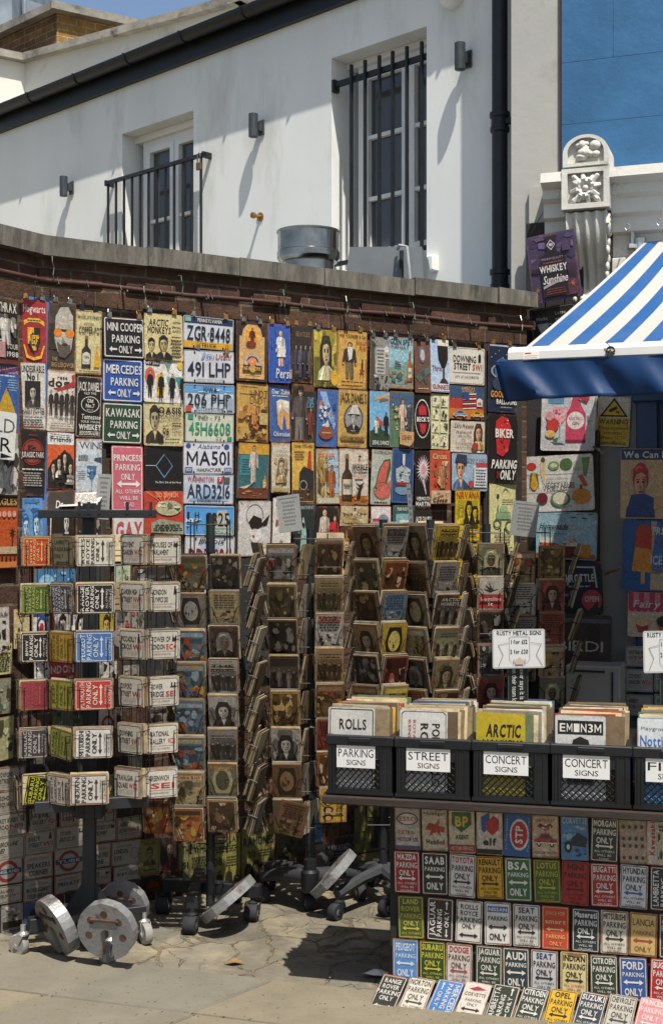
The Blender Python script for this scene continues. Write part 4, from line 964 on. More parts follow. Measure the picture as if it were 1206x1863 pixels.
WALLS = []
def wsign(rect, name, label, cat, bg, draw, plane=None, off=None, rot=None, rust=.35, group=None, bend=None):
    x0, y0, x1, y1 = rect; pl = plane or SW; xm, ym = (x0+x1)/2, (y0+y1)/2
    seed = int(x0*31 + y0*7) & 0xffff; rn = random.Random(seed)
    of = off if off is not None else .028 + .012*rn.random()
    s0 = pl.hit(x0, ym, of)[0]; s1 = pl.hit(x1, ym, of)[0]; z1 = pl.hit(xm, y0, of)[1]; z0 = pl.hit(xm, y1, of)[1]
    a = Art(s1-s0, z1-z0, bg, seed)
    if callable(draw): draw(a)
    else: a.ops(draw)
    rt = rot if rot is not None else rn.uniform(-1.3, 1.3)
    mw = pl.m((s0+s1)/2, (z0+z1)/2, of) @ Matrix.Rotation(R(rt), 4, 'Z') @ Matrix.Rotation(R(rn.uniform(-1.5, 3.5)), 4, 'X') @ Matrix.Rotation(R(rn.uniform(-3, 3)), 4, 'Y')
    o = sign_obj(name, a, mw, label, cat, group, rust*rn.uniform(.6, 1.3), bend if bend is not None else rn.uniform(-.02, .06))
    WALLS.append((o, (s0+s1)/2, z1, s1-s0, pl, of)); return o
# ------------------------------------------------------------------ signs on the brick wall
PS, KS, NP, SS = 'picture_sign', 'parking_sign', 'number_plate', 'street_sign'
GW = 'tin signs hung on the brick wall'
def pw(rect, label, bg, draw, name=PS, cat='tin sign', **k): return wsign(rect, name, label, cat, bg, draw, group=GW, **k)
# blue and dark strips of board behind some columns
mb = MB(); a_, b_ = SW.hit(37, 560)[0], SW.hit(88, 560)[0]
bk = mb; mb.M = SW.m(); mb.box(a_-.02, 1.52, .012, b_+.01, SW.hit(60, 541)[1], .02)
o = mb.build('backing_strip', surf('pale_blue_board', '#3f6396', '#4c72a4', 3, .6, grime=('#6c7480', 9, .6, .7))); tag(o, 'faded blue backing strip behind the red crest sign', 'board')
for (xa, xb, ya, lab) in ((133, 190, 566, 'dark board strip behind the whisky and gin signs'), (258, 336, 565, 'dark board strip behind the cream concert posters'), (425, 492, 585, 'dark board strip beside the number plates'), (563, 572, 600, 'narrow dark board strip between the film signs and the wine lady'), (876, 945, 628, 'dark board strip behind the navy balloon sign')):
    mb = MB(); mb.M = SW.m(); mb.box(SW.hit(xa, 700)[0], .9, .010, SW.hit(xb, 700)[0], SW.hit((xa+xb)/2, ya)[1], .018); o = mb.build('backing_strip', M['blackwood']); tag(o, lab, 'board')

def shield(a):
    a.T('Hogwarts', .08, .80, .94, .92, 'W', 1); a.P([(.1, .66), (.3, .71), (.7, .71), (.9, .66), (.92, .59), (.7, .645), (.3, .645), (.12, .59)], 'Y'); a.L(.2, .655, .8, .69, 1, 'K')
    for q, c in (((.25, .5, .5, .3), 'Y'), ((.5, .5, .75, .3), 'K')): a.P([(q[0], q[1]+.06), (q[2], q[1]+.06), (q[2], q[3]), (q[0]+.02, q[3])], c)
    a.P([(.25, .3), (.5, .3), (.5, .13)], 'K'); a.P([(.5, .3), (.75, .3), (.5, .13)], 'N'); a.M(.3, .2, .7, .54, ['Y', 'K', 'A', 'N'], 14, .2); a.P([(.4, .3), (.6, .3), (.6, .44), (.4, .44)], 'Y'); a.T('H', .44, .32, .56, .42, 'K', 2)
    a.P([(.08, .28), (.2, .08), (.5, .04), (.8, .08), (.92, .28), (.86, .28), (.74, .12), (.5, .085), (.26, .12), (.14, .28)], 'Y')
pw((38, 545, 85, 660), 'dark red sign with a small shield and yellow ribbons, over the blue strip', '#a3232b', shield)
pw((36, 660, 83, 781), 'white wanted notice with a dark square portrait, under the red shield sign', '#cfccc2', [('T', 'UNDESIRABLE', .08, .86, .95, .96, 'K', 1), ('T', 'No 1', .28, .75, .72, .84, 'K', 2), ('R', .2, .34, .8, .73, 'K'), ('B', .24, .34, .76, .70, '#3a3a3a', '#b5b2a8', 'K'), ('T', 'HARRY POTTER', .08, .23, .95, .32, 'K', 1), ('L', .08, .06, .92, .2, 4, 'H'), ('R', .1, .02, .9, .05, 'M')])
pw((35, 781, 83, 902), 'black film sign with a red disc, under the white wanted notice', '#181616', [('RG', .5, .66, .42, .2, .1, '#8a2a22', 20), ('E', .5, .66, .36, .17, '#8e3a30'), ('M', .3, .6, .75, .76, ['#2a1412', '#3a1a16'], 7, .3), ('R', .06, .56, .94, .68, '#2a1a18'), ('T', 'JURASSIC PARK', .08, .58, .92, .66, 'W', 1), ('L', .08, .38, .92, .42, 1, 'W'), ('L', .12, .14, .88, .36, 6, '#a8a49c'), ('L', .3, .9, .7, .93, 1, 'M')])
pw((34, 906, 78, 1000), 'pale blue sign with two portrait faces, at the foot of the blue strip', '#5f93c4', [('M', .02, .6, .98, .98, ['#2f5f92', '#3f74a8'], 8, .3), ('B', .05, 0, .55, .72, '#3a70a4', '#a9cbe4', '#2c5a8c'), ('B', .45, 0, .98, .78, '#3a70a4', '#bcd8ea', '#28507e')])
pw((-18, 545, 35, 662), 'black and white rock tour sign with a leaping guitarist', '#151414', [('T', 'ANTHRAX', -.0, .82, .96, .96, 'W', 2), ('M', .1, .35, .9, .78, ['W', 'E', 'K', 'H'], 18, .22), ('F', .5, .3, .6, .5, 'W', 'E', 'K'), ('R', .05, .1, .45, .34, '#c99a98'), ('T', 'TOUR', .5, .24, .92, .32, 'W', 1), ('T', '1988', .5, .12, .92, .2, 'W', 1), ('R', .02, .01, .98, .07, '#6a2a2e')], plane=SK)
pw((-18, 660, 34, 786), 'blue tour sign with a yellow helmet shape, above the lettered white card', '#2f5da0', [('T', 'IRON MAIDEN', .05, .86, .95, .95, '#d98a98', 2), ('L', .1, .8, .9, .84, 1, 'W'), ('L', .05, .6, .4, .78, 5, 'U'), ('L', .6, .6, .95, .78, 5, 'U'), ('P', [(.2, .0), (.9, 0), (.85, .3), (.7, .5), (.56, .64), (.42, .5), (.25, .3)], '#c9a02e'), ('M', .2, 0, .9, .3, ['#8a6a1e', 'K', '#a8842a'], 12, .25)], plane=SK)
pw((-18, 786, 33, 900), 'grey pencil drawing sign hanging below the lettered white card', '#a9a79f', [('M', .0, 0, 1, 1, ['#5a5a58', '#8a8984', '#d0cec6', '#3a3a3a', '#c9c7be'], 30, .24)], plane=SK)
pw((-18, 900, 32, 1035), 'orange band sign with palm trees and a row of pink heads', '#c4572c', [('T', 'EAGLES', .05, .86, .97, .95, 'A', 1), ('R', .02, .84, .98, .985, '#2a1a16'), ('T', 'EAGLES', .05, .87, .97, .95, 'A', 1), *[('E', .14+.18*i, .74, .075, .045, '#e0a894', 10) for i in range(5)], *[('SB', q, .5, .16, .08, '#3a1c14', 7, .3) for q in (.25, .8)], ('R', .23, .3, .27, .5, '#3a1c14'), ('R', .78, .3, .82, .5, '#3a1c14'), ('R', .02, .2, .98, .3, '#c9b48a'), ('R', .02, .015, .98, .1, '#e08a4a'), *[('R', .1+.15*i, .11, .17+.15*i, .19, '#4a2418') for i in range(6)]], plane=SK)
# hand lettered card
o = wsign((-60, 745, 28, 833), 'lettered_card', 'white card with black hand lettering and an arrow, in front of the tour signs', 'card', '#dcdad2', [('T', 'FIELD', .18, .56, .97, .86, 'H', 0), ('T', 'ER', .48, .16, .92, .46, 'K', 0), ('P', [(.7, .02), (.95, .07), (.7, .13)], 'K')], plane=SK, off=.09, rot=-3, rust=.0, bend=0)
pw((88, 549, 137, 673), 'dark film sign filled by a bearded face in orange sunglasses', '#3a3630', [('M', .02, .3, .98, .98, ['#2a2622', '#4a443a', '#5c5546'], 16, .3), ('P', [(.22, .45), (.36, .26), (.62, .22), (.84, .3), (.9, .5), (.88, .8), (.7, .93), (.42, .92), (.24, .78)], '#b9b4a6'), ('P', [(.3, .42), (.5, .36), (.8, .38), (.84, .28), (.62, .18), (.4, .2)], '#5a5348'), ('R', .16, .565, .98, .6, '#2a1a10'), ('E', .34, .545, .15, .065, '#d9822a'), ('E', .78, .545, .17, .065, '#d9822a'), ('E', .6, .38, .12, .02, '#3a2c24'), ('P', [(.5, .5), (.62, .42), (.48, .41)], '#8f8878'), ('T', 'THE', .14, .13, .34, .185, 'T', 1), ('T', 'BIG LEBOWSKI', .14, .045, 1.0, .11, 'T', 1)])
pw((86, 673, 136, 785), 'white film sign with a line of black suited men and a red splash', '#d6d1c4', [('T', 'rese', .36, .85, .72, .91, 'K', 1), ('T', 'dogs', .03, .73, 1.0, .86, 'K', 2), ('P', [(.2, .7), (.5, .72), (.9, .82), (.86, .92), (.98, .95), (.98, .74), (.6, .69), (.4, .66)], '#a8262c'), *[('F', .14+.18*i, .26, .2, .40+.03*(i % 2), '#1c1c1e', 'S', 'K') for i in range(5)], ('T', 'A FILM BY QUENTIN TARANTINO', .05, .185, .98, .22, 'K', 0), ('L', .06, .03, .94, .14, 3, '#8a857a')])
pw((86, 786, 135, 890), 'orange sign with white top band and a group of friends in black', '#c9582a', [('R', .0, .78, 1, 1, '#d3d1ca'), ('T', 'Friends', .12, .83, .88, .92, 'K', 1), ('P', [(.02, .01), (.98, .01), (.98, .5), (.85, .62), (.6, .68), (.4, .55), (.2, .5), (.02, .34)], '#171515'), *[('B', .08+.2*i, .12+.08*(i % 3), .36+.2*i, .52+.09*(i % 3), ('#26221f', '#c8c2b4')[i % 2], '#c8b8a0', 'K') for i in range(4)], ('M', .05, .02, .95, .25, ['K', '#2a2624', '#8c867a'], 10, .2)])
pw((86, 905, 134, 1000), 'black film sign with a white shirted man, under the orange friends sign', '#141313', [('T', 'The', .4, .84, .8, .95, 'W', 1), ('B', .5, .1, .95, .8, '#111111', '#d0ccc0', '#2a2a2a'), ('P', [(.64, .1), (.82, .1), (.8, .34), (.66, .34)], 'W'), ('R', .1, .05, .14, .7, 'W')])
def gin(a):
    a.O(.004, .0015, '#8a7a4a'); a.T("WORLD'S FINEST", .08, .86, .98, .91, 'K', 0); a.T('Vintage', .3, .77, .7, .82, '#6a5a3a', 0, .3); a.T('COPPER-POT', .14, .63, 1.0, .74, 'K', 1)
    a.BO(.42, .1, .34, .5, '#26241f', '#d8d2be'); a.E(.42, .27, .15, .08, '#d8d2be'); a.T('GIN', .32, .25, .52, .29, 'K', 1)
    a.P([(.7, .12), (.92, .12), (.9, .3), (.84, .38), (.82, .52), (.79, .38), (.74, .3)], '#d9a52e'); a.L(.1, .03, .9, .07, 1, '#8a7a4a')
pw((137, 564, 185, 681), 'cream gin sign with a dark bottle and a golden still', '#d3c894', gin)
def jd(a):
    a.O(.004, .0014, 'W'); a.T("JACK DANIEL'S", .06, .76, 1, .9, 'W', 1); a.T('OLD TIME', .3, .7, .78, .74, 'W', 0); a.RG(.55, .54, .36, .13, .08, 'W'); a.T('Old', .42, .57, .66, .63, 'W', 2); a.T('No.7', .38, .49, .72, .55, 'W', 2); a.T('BRAND', .42, .44, .68, .465, 'W', 0)
    a.M(.08, .42, .92, .68, ['#3a3a3a'], 8, .06); a.T('Tennessee', .2, .30, .96, .38, 'W', 1, .25); a.T('SOUR MASH', .2, .24, .92, .28, 'W', 0); a.T('WHISKEY', .12, .13, 1, .215, 'W', 2); a.L(.14, .04, .92, .11, 3, 'W')
pw((138, 684, 185, 796), 'black whisky sign with curly white lettering, under the cream gin sign', '#131313', jd)
pw((138, 798, 185, 915), 'pale wine sign with a blue tinted glass being filled', '#c4cdd2', [('T', 'WINE', .14, .84, 1.05, .95, '#3a3f44', 0), ('P', [(.7, .66), (1, .62), (1, .72), (.72, .70)], '#2a4a5c'), ('P', [(.42, .58), (.8, .58), (.78, .46), (.68, .38), (.62, .36), (.54, .38), (.44, .46)], '#3f6f9c'), ('M', .44, .42, .78, .56, ['#9fc0d8', '#1f4a78'], 8, .3), ('R', .595, .16, .625, .37, '#7f9cb4'), ('L', .06, .66, .5, .76, 2, '#6f7c86'), ('L', .06, .38, .38, .5, 4, '#6f7c86'), ('T', 'PINOT NOIR', .14, .14, .6, .18, '#50606c', 0)])
pw((138, 918, 186, 1000), 'black sign with pale scattered figures, under the wine sign', '#1a1818', [('M', .1, .1, .9, .9, ['W', '#8a857a', 'K', '#b5aa98'], 18, .14), ('R', .3, .2, .34, .8, 'W')])
for rect, br, bg, lb in (((188, 577, 264, 651), 'MINI COOPER', '#191a1b', 'black wide parking sign, topmost of the stack of parking signs'), ((187, 653, 260, 731), 'MERCEDES', '#2a4f96', 'blue wide parking sign between the black and the green one'), ((186, 733, 259, 807), 'KAWASAKI', '#2a4632', 'green wide parking sign above the pink one')):
    pw(rect, lb, bg, (lambda a, br=br: parkwide(a, br, 'W')), name=KS, cat='parking sign', rust=.15)
def pink(a):
    a.O(.004, .003, 'W'); y = .88
    for tx, h in (('PRINCESS', .11), ('PARKING', .11), ('ONLY', .11)): y -= h; w = .055*len(tx); a.T(tx, .52-w, y, .52+w, y+h*.86, 'W', 1); y -= .035
    a.AR(.16, .92, y-.03, .038, 'W'); y -= .10
    for tx in ('ALL OTHERS', 'WILL BE', 'TOAD'): y -= .075; w = .042*len(tx); a.T(tx, .54-w, y, .54+w, y+.062, 'W', 0); y -= .024
pw((203, 811, 260, 930), 'pink upright parking sign with white letters and arrow', '#bd5f6c', pink, name=KS, cat='parking sign', rust=.2)
pw((204, 938, 262, 1012), 'white sign with bold pink letters, under the pink parking sign', '#d8d3cc', [('T', 'GAY', .12, .42, .95, .84, '#b8485c', 2), ('T', 'PARKING', .12, .12, .95, .3, '#b8485c', 1)], name=KS, cat='parking sign')
pw((262, 571, 333, 656), 'cream concert poster with three men, topmost beside the number plates', '#c9bd8a', [('T', 'ARCTIC', .12, .74, .62, .88, 'K', 2, .15), ('T', 'MONKEYS', .08, .58, .68, .72, 'K', 2, .1), ('T', 'WITH', .74, .80, .94, .85, 'K', 1), ('T', 'SPECIAL', .72, .70, .96, .75, 'K', 1), ('T', 'GUESTS', .73, .62, .95, .67, 'K', 1), ('B', .02, .02, .34, .5, '#1c1b18', '#b5a878', 'K'), ('B', .26, .02, .7, .56, '#1c1b18', '#b5a878', 'K'), ('L', .66, .06, .94, .54, 7, '#3a3626')], rust=.25)
pw((262, 655, 333, 732), 'white sign with four dark figures on coloured circles and triangles', '#d8d5cb', [('R', .04, .86, .4, .98, 'K'), ('T', 'HEY JUDE!', .06, .89, .38, .95, 'W', 1), ('E', .15, .62, .13, .2, '#c4604e'), ('R', .33, .14, .51, .66, '#dcb43c'), ('P', [(.58, .62), (.85, .62), (.72, .1)], '#7fa89c'), ('P', [(.52, .98), (.7, .98), (.62, .76)], '#6f9a90'), ('P', [(.82, .62), (1, .62), (1, .12)], '#3f8a80'), ('E', .93, .9, .08, .1, '#dcb43c'), ('F', .15, .12, .18, .62, '#1a1a1c', 'S', 'K'), ('F', .42, .1, .18, .6, '#1a1a1c', 'S', 'K'), ('F', .7, .1, .18, .58, '#1a1a1c', 'S', 'K'), ('F', .97, .08, .18, .6, '#1a1a1c', 'S', 'K')], rust=.2)
pw((262, 731, 334, 811), 'cream concert poster with one man in profile, above the black sign', '#c4ba8c', [('B', .04, .06, .5, .95, '#2a2822', '#a89e78', '#1a1916'), ('T', 'OASIS', .36, .74, .94, .88, 'K', 2), ('T', 'HEATON PARK', .38, .60, .92, .67, 'K', 0), ('T', 'JUN', .46, .43, .6, .48, 'K', 0), ('T', '06', .46, .26, .62, .41, 'K', 1), ('L', .68, .44, .94, .54, 2, '#3a3626'), ('T', '£26.50', .70, .30, .92, .36, 'K', 0), ('L', .5, .12, .9, .18, 1, '#5a543c')], rust=.25)
pw((263, 811, 334, 892), 'black record sign with a thin pale diamond outline', '#151617', [('P', [(.5, .82), (.515, .80), (.30, .55), (.5, .31), (.70, .55), (.515, .80), (.5, .82), (.73, .55), (.5, .27), (.27, .55)], '#5f87a4'), ('R', .02, .545, .28, .56, '#b8bcc0'), ('T', 'The Dark Side of the Moon', .26, .16, .94, .205, 'W', 0)], rust=.1)
pw((263, 893, 334, 975), 'red sunburst band sign with a pale balloon and a long building', '#b23a2c', [*[('P', [(.5, .7), (x, 1.0), (x+.09, 1.0)], '#d86a3c') for x in (.02, .25, .5, .75)], ('T', 'LED ZEPPELIN', .3, .86, .86, .96, '#e6a27a', 1), ('E', .62, .62, .34, .17, '#a8a884'), ('M', .34, .5, .92, .76, ['#3a3a30', '#d4d2b0', '#6a6a54'], 9, .25), ('P', [(.16, .08), (.98, .03), (.98, .28), (.4, .38), (.16, .3)], '#8f957c'), ('L', .2, .1, .96, .26, 4, '#2a2c26', .6)], rust=.25)
# number plates
PG = dict(name=NP, cat='number plate', rust=.12, rot=None)
pw((333, 577, 426, 635), 'white number plate with dark blue top band and yellow foot', '#c9ccd2', lambda a: (plate(a, 'ZGR·8448', ('PENNSYLVANIA', .27, .83, .76, .94), ('TRUCK', .36, .66, 'K'), '#1c2430', 'W', '#243654', '#d9a52e'), a.R(.03, .82, .14, .96, '#7fae9c')), **PG)
pw((334, 638, 427, 696), 'white number plate with red script in its upper corner', '#cfd0d2', lambda a: (plate(a, '491 LHP', ('Utah!', .62, .74, .93, .92, 1, .15), None, '#1f2a44', '#a8323c', y=(.2, .64)), a.T('Ski', .42, .75, .58, .9, '#4a7ab0', 0, .2), a.P([(.33, .74), (.4, .96), (.43, .9), (.38, .74)], '#7fa0c8'), a.T('GREATEST SNOW ON EARTH', .24, .06, .8, .11, '#3a3f50', 0)), **PG)
pw((335, 699, 427, 751), 'pale blue number plate with sky at the top and a red sticker', '#b9c4cc', lambda a: (a.R(.02, .7, .98, .98, '#5f97c4'), a.M(.1, .66, .95, .86, ['#c9d2d8', '#b4c4d0'], 8, .2), plate(a, '206 PHP', ('IOWA', .38, .74, .64, .92), ('POTTAWATTAMIE', .24, .78, '#2a3038'), '#1f2834', '#1f2834', y=(.24, .66)), a.R(.03, .05, .14, .24, '#c44a34'), a.P([(.84, .1), (.96, .1), (.96, .5), (.9, .56), (.84, .4)], '#9aa6ae')), **PG)
pw((337, 753, 426, 804), 'cream number plate with raised green figures', '#c4c8b4', lambda a: (plate(a, '45H6608', ('IND - 72', .26, .80, .72, .94), None, '#3f8a68', '#5a5a48', y=(.26, .70)), a.R(.05, .8, .16, .96, '#3f8a68'), a.R(.86, .06, .96, .2, '#3f8a68'), a.T('73', .62, .06, .74, .18, '#6a6a58', 0)), **PG)
pw((334, 805, 423, 862), 'white number plate with two small hearts and blue corner stickers', '#cccdd2', lambda a: (plate(a, 'MA501', ('Alabama', .28, .80, .74, .95, 0, .2), ('MANUFACTURER', .27, .76, '#2a3040'), '#1c2230', '#3a4a74', y=(.28, .72)), a.E(.1, .9, .05, .07, '#3a4a84'), a.E(.87, .87, .055, .08, '#3a4a84'), a.R(.03, .06, .18, .22, '#4a6aa8'), a.T('NOV', .05, .09, .16, .19, 'W', 1), a.R(.82, .05, .97, .2, '#4a6aa8'), a.T('2012', .83, .08, .96, .17, 'W', 1)), **PG)
pw((335, 863, 424, 917), 'white and blue number plate with a red sticker and faint mountain', '#c2c9d2', lambda a: (a.P([(.1, .1), (.3, .45), (.45, .62), (.6, .45), (.9, .1)], '#9fb4cc'), plate(a, 'ARD3216', ('WASHINGTON', .08, .76, .6, .92), ('EVERGREEN STATE', .28, .74, '#3a4a64'), '#26364e', '#a83a3a', y=(.2, .66)), a.R(.67, .74, .78, .92, '#b8323a'), a.T('7', .7, .77, .75, .89, 'W', 2), a.R(.79, .72, .92, .92, '#4a5a54')), **PG)
pw((336, 920, 426, 974), 'sky blue number plate with a grey rock and green foot', '#4f93cc', lambda a: (a.M(.02, .3, .98, .6, ['#c4d8e4', '#8fb8d8'], 9, .2), a.P([(.56, .24), (.6, .6), (.66, .84), (.84, .86), (.9, .6), (.95, .24)], '#b4b0a4'), a.R(.4, .03, .98, .24, '#6f9a84'), a.T('5325', .43, .32, .9, .76, '#15181c', 1), a.T('1', .05, .54, .09, .78, 'K', 1), a.T('7', .05, .22, .09, .46, 'K', 1), a.T('H', .2, .54, .28, .78, 'K', 1), a.T('T', .2, .22, .28, .46, 'K', 1), a.T('WYOMING', .46, .07, .94, .2, 'W', 1), a.O(.0016, .002, 'W')), **PG)
pw((336, 976, 428, 1034), 'white number plate with deep red figures and black script', '#cbc9c8', lambda a: (a.E(.5, .5, .2, .4, '#a9bccc'), plate(a, 'DDR 0961', ('Illinois', .26, .76, .76, .95, 0, .25), None, '#7a2c34', '#2a3038', y=(.12, .62))), **PG)
pw((372, 1040, 432, 1090), 'white number plate mostly hidden behind the rack of comic cards', '#c4c3c2', lambda a: plate(a, '6 PHX', ('ARIZONA', .1, .76, .9, .93), None, '#23262c', '#26303c'), **PG)
# old advertising signs
pw((430, 586, 487, 693), 'dark brown sign with a cream arch, brass rider and barrel badge', '#3a2820', [('P', [(.1, .04), (.9, .04), (.9, .76), (.82, .76), (.78, .88), (.66, .96), (.36, .96), (.22, .88), (.18, .76), (.1, .76)], '#d0a468'), ('E', .5, .78, .2, .13, '#e2a32a'), ('F', .5, .6, .22, .3, '#5a241c', '#c09060', 'K'), ('E', .46, .63, .16, .05, '#7a2a20'), ('RG', .5, .33, .27, .14, .3, '#b4aaa0', 18), ('E', .5, .33, .13, .07, '#d88a6a'), ('R', .2, .16, .8, .27, '#3a2c20'), ('T', 'NEW YORK', .23, .18, .77, .245, 'A', 1), ('E', .5, .21, .1, .065, '#c09a4a'), ('L', .2, .07, .8, .1, 1, '#8a6a40')])
SEP = ['#a87a3c', '#7a5428', '#c49a58', '#5a3c20', '#8f5a34', '#d4b074']
pw((430, 697, 488, 804), 'sepia chocolate maker sign crowded with brown figures', '#c09a50', [('M', .04, .04, .96, .62, SEP + ['#3f2a18', '#b86a3a'], 46, .16), ('F', .52, .3, .3, .38, '#c98a4a', '#d8a878', '#6a3a1c'), ('R', .68, .3, .94, .5, '#b8a468'), ('T', 'LINDT', .4, .76, .92, .88, '#3a2414', 1), ('L', .1, .9, .6, .95, 1, '#6a4424')], rust=.45)
pw((432, 806, 489, 908), 'teal and gold lounge bar sign with a reclining pale lady', '#2f6a74', [('R', .0, .80, 1, 1, '#d8a438'), ('R', .06, .42, .46, .78, '#3f8a94'), ('L', .12, .46, .4, .72, 6, '#1f4a54'), ('F', .5, .3, .3, .66, '#d0c4b0', '#d8b090', '#4a2414'), ('P', [(.04, .2), (.4, .26), (.56, .4), (.5, .3), (.3, .2), (.06, .16)], '#dccbb8'), ('R', .02, .015, .98, .2, '#6a3420'), ('M', .1, .04, .9, .16, ['#a87a4a', '#3a1c14', '#c49a6a'], 9, .15), ('BO', .86, .2, .12, .26, '#b88a3a', '#e2cfa0')], rust=.4)
pw((433, 911, 493, 1012), 'white sign with a line drawn lady in a black blindfold scarf', '#d0cec8', [('RG', .5, .74, .26, .2, .05, '#3a3a3a', 20), ('P', [(.34, .42), (.48, .5), (.72, .46), (.7, .32), (.52, .22), (.38, .3)], '#dedbd4'), ('P', [(.32, .62), (.46, .74), (.7, .68), (.74, .54), (.58, .5), (.4, .5)], '#151515'), ('P', [(.72, .6), (.96, .76), (.88, .56), (.76, .54)], '#151515'), ('P', [(.7, .08), (.78, .3), (.74, .06)], '#151515'), ('E', .47, .36, .035, .025, '#a8323c'), ('M', .04, .92, .3, .98, ['#8a7a4a', '#c4b48a'], 6, .2)], rust=.3)
pw((488, 589, 529, 696), 'bright blue washing powder sign with a lady in white', '#2a55a8', [('F', .55, .28, .46, .6, '#d6d6d0', '#d8b49a', '#c4a878', '#d8b49a'), ('P', [(.36, .44), (.76, .44), (.68, .62), (.46, .62)], '#dedcd6'), ('M', .05, .5, .4, .9, ['#4a78c4', '#3a66b4'], 6, .2), ('T', 'Persil', .3, .08, 1.0, .24, 'W', 1, .2)])
pw((490, 700, 529, 804), 'blue sign with one large tooth', '#28508c', [('R', .02, .1, .98, .9, '#34609c'), ('T', 'Der Zahn', .14, .84, .98, .92, 'W', 1), ('L', .14, .79, .9, .82, 1, 'W'), ('P', [(.32, .7), (.5, .75), (.7, .74), (.95, .72), (.95, .24), (.8, .22), (.7, .5), (.56, .2), (.38, .3)], '#d0a070'), ('P', [(.32, .7), (.5, .75), (.7, .74), (.95, .72), (.9, .5), (.6, .6), (.42, .5)], '#dcd6c8'), ('P', [(.56, .7), (.64, .7), (.6, .2), (.55, .24)], '#d4b08a'), ('T', 'Chlorodont', .18, .1, 1.0, .18, 'W', 1)])
pw((494, 805, 528, 897), 'faded cream sign with a seated lady sketched in brown', '#c4bba4', [('M', .15, .1, .85, .7, ['#8f8468', '#6a5f4a', '#d4ccb6', '#b09c74'], 18, .2), ('B', .2, .2, .8, .72, '#a08a60', '#c8b490', '#5a4a34'), ('T', 'London', .25, .8, .8, .88, '#7a8a80', 0, .25), ('R', .1, .02, .9, .1, '#a89468')], rust=.5)
pw((496, 906, 530, 1000), 'white sign with lines of red slanting script', '#d6d2c8', [('T', 'House', .16, .84, .9, .93, '#a8323c', 1, .2), ('T', 'music', .22, .72, .9, .80, '#a8323c', 1, .2), ('T', 'golf', .14, .5, .8, .62, '#a8323c', 1, .2), ('T', 'scotch', .4, .36, .96, .44, '#a8323c', 1, .2), ('M', .2, .05, .8, .25, ['#3a3a3a', '#8a857a'], 6, .2)])
pw((530, 591, 569, 696), 'dark sign with four men standing together in the gloom', '#2c2824', [('T', 'BEATLES', .2, .8, .85, .88, '#8a6a54', 1), *[('F', .2+.2*i, .1, .26, .56, ('#3f4454', '#565a68', '#34384a', '#60564c')[i], '#a89a8c', 'K') for i in range(4)], ('M', .1, .04, .9, .2, ['#5a564c', '#1c1a18'], 8, .2)], rust=.4)
pw((529, 699, 571, 803), 'dark film sign with a seated man and a small child', '#2a2826', [('R', .4, .88, .96, .97, '#6a4434'), ('T', 'THE', .68, .7, .96, .78, '#5a9ab8', 2, .3), ('T', 'KID', .62, .6, .98, .69, '#5a9ab8', 2, .3), ('F', .38, .02, .72, .92, '#55504c', '#c4a488', '#141414', '#7a7672'), ('F', .84, .12, .32, .48, '#7a3a34', '#c49a80', '#4a3020'), ('P', [(.3, .9), (.5, .9), (.46, .98), (.32, .98)], 'K')], rust=.3)
pw((531, 805, 572, 913), 'yellow sign with a black liner bow above a steam engine', '#c9a650', [('T', 'TRAINS + STEAMERS', .08, .91, .95, .96, '#4a3018', 1), ('L', .1, .7, .55, .86, 4, '#6a4c28'), ('P', [(.3, .16), (.34, .5), (.52, .6), (.98, .52), (.98, .16)], '#24262a'), ('P', [(.68, .56), (.74, .86), (.86, .86), (.88, .56)], '#a83a2a'), ('R', .02, .02, .98, .2, '#4a3424'), ('E', .5, .28, .18, .09, '#1a1a1a'), ('RG', .5, .28, .18, .09, .25, '#8f8a80', 14), ('M', .3, .06, .8, .22, ['#2a2622', '#6a5a48', '#8f8474'], 9, .2)], rust=.4)
pw((532, 914, 573, 1005), 'dark teal film sign with a pale glow, under the liner sign', '#1f2c2c', [('T', 'APPOINTMENT', .1, .86, .98, .93, '#9fb4b0', 0), ('P', [(.3, .02), (.7, .02), (.52, .7), (.46, .7)], '#8fb0a8'), ('M', .1, .05, .9, .6, ['#2f4444', '#4a6a66', '#16201f'], 9, .2)], rust=.3)
pw((571, 600, 613, 704), 'olive gold sign with a dark haired lady and a yellow melon', '#a89a3a', [('M', .02, .02, .98, .98, ['#8f8430', '#c4b454', '#6a6428'], 14, .35), ('B', .16, .12, .86, .92, '#c9c49a', '#c4b08a', '#2a2a1c', True), ('E', .84, .16, .16, .13, '#dcae34'), ('M', .3, .02, .7, .2, ['#3a3a20', '#5a5a2c'], 6, .25)], rust=.3)
pw((577, 708, 614, 813), 'blue sign with a sweeping feather over a brown rugby ball', '#3a66a4', [('P', [(.1, .95), (.4, .96), (.9, .4), (.84, .3), (.5, .55)], '#8fb0d4'), ('M', .1, .35, .9, .8, ['#d4d0c4', '#7a9cc8', '#c47a5a', '#2a4a84'], 18, .18), ('E', .45, .24, .34, .11, '#8a4a34'), ('L', .2, .22, .7, .27, 1, '#c49a80')], rust=.3)
pw((576, 816, 616, 918), 'tan seaside sign with a couple under leaves and orange script', '#b4a884', [('R', .5, .2, .98, .98, '#9fc0d4'), ('M', .04, .1, .6, .8, ['#a87a3c', '#7a8a4a', '#c9a05a', '#5a4a2c'], 20, .2), ('T', 'Fresh', .1, .84, .8, .95, '#c9602c', 1, .2), ('T', 'Cocos', .48, .7, .98, .79, '#d0d0c0', 1, .2), ('F', .66, .14, .4, .56, '#a8623a', '#c48a60', '#2a1a10'), ('R', .02, .02, .98, .12, '#c4bda4')], rust=.4)
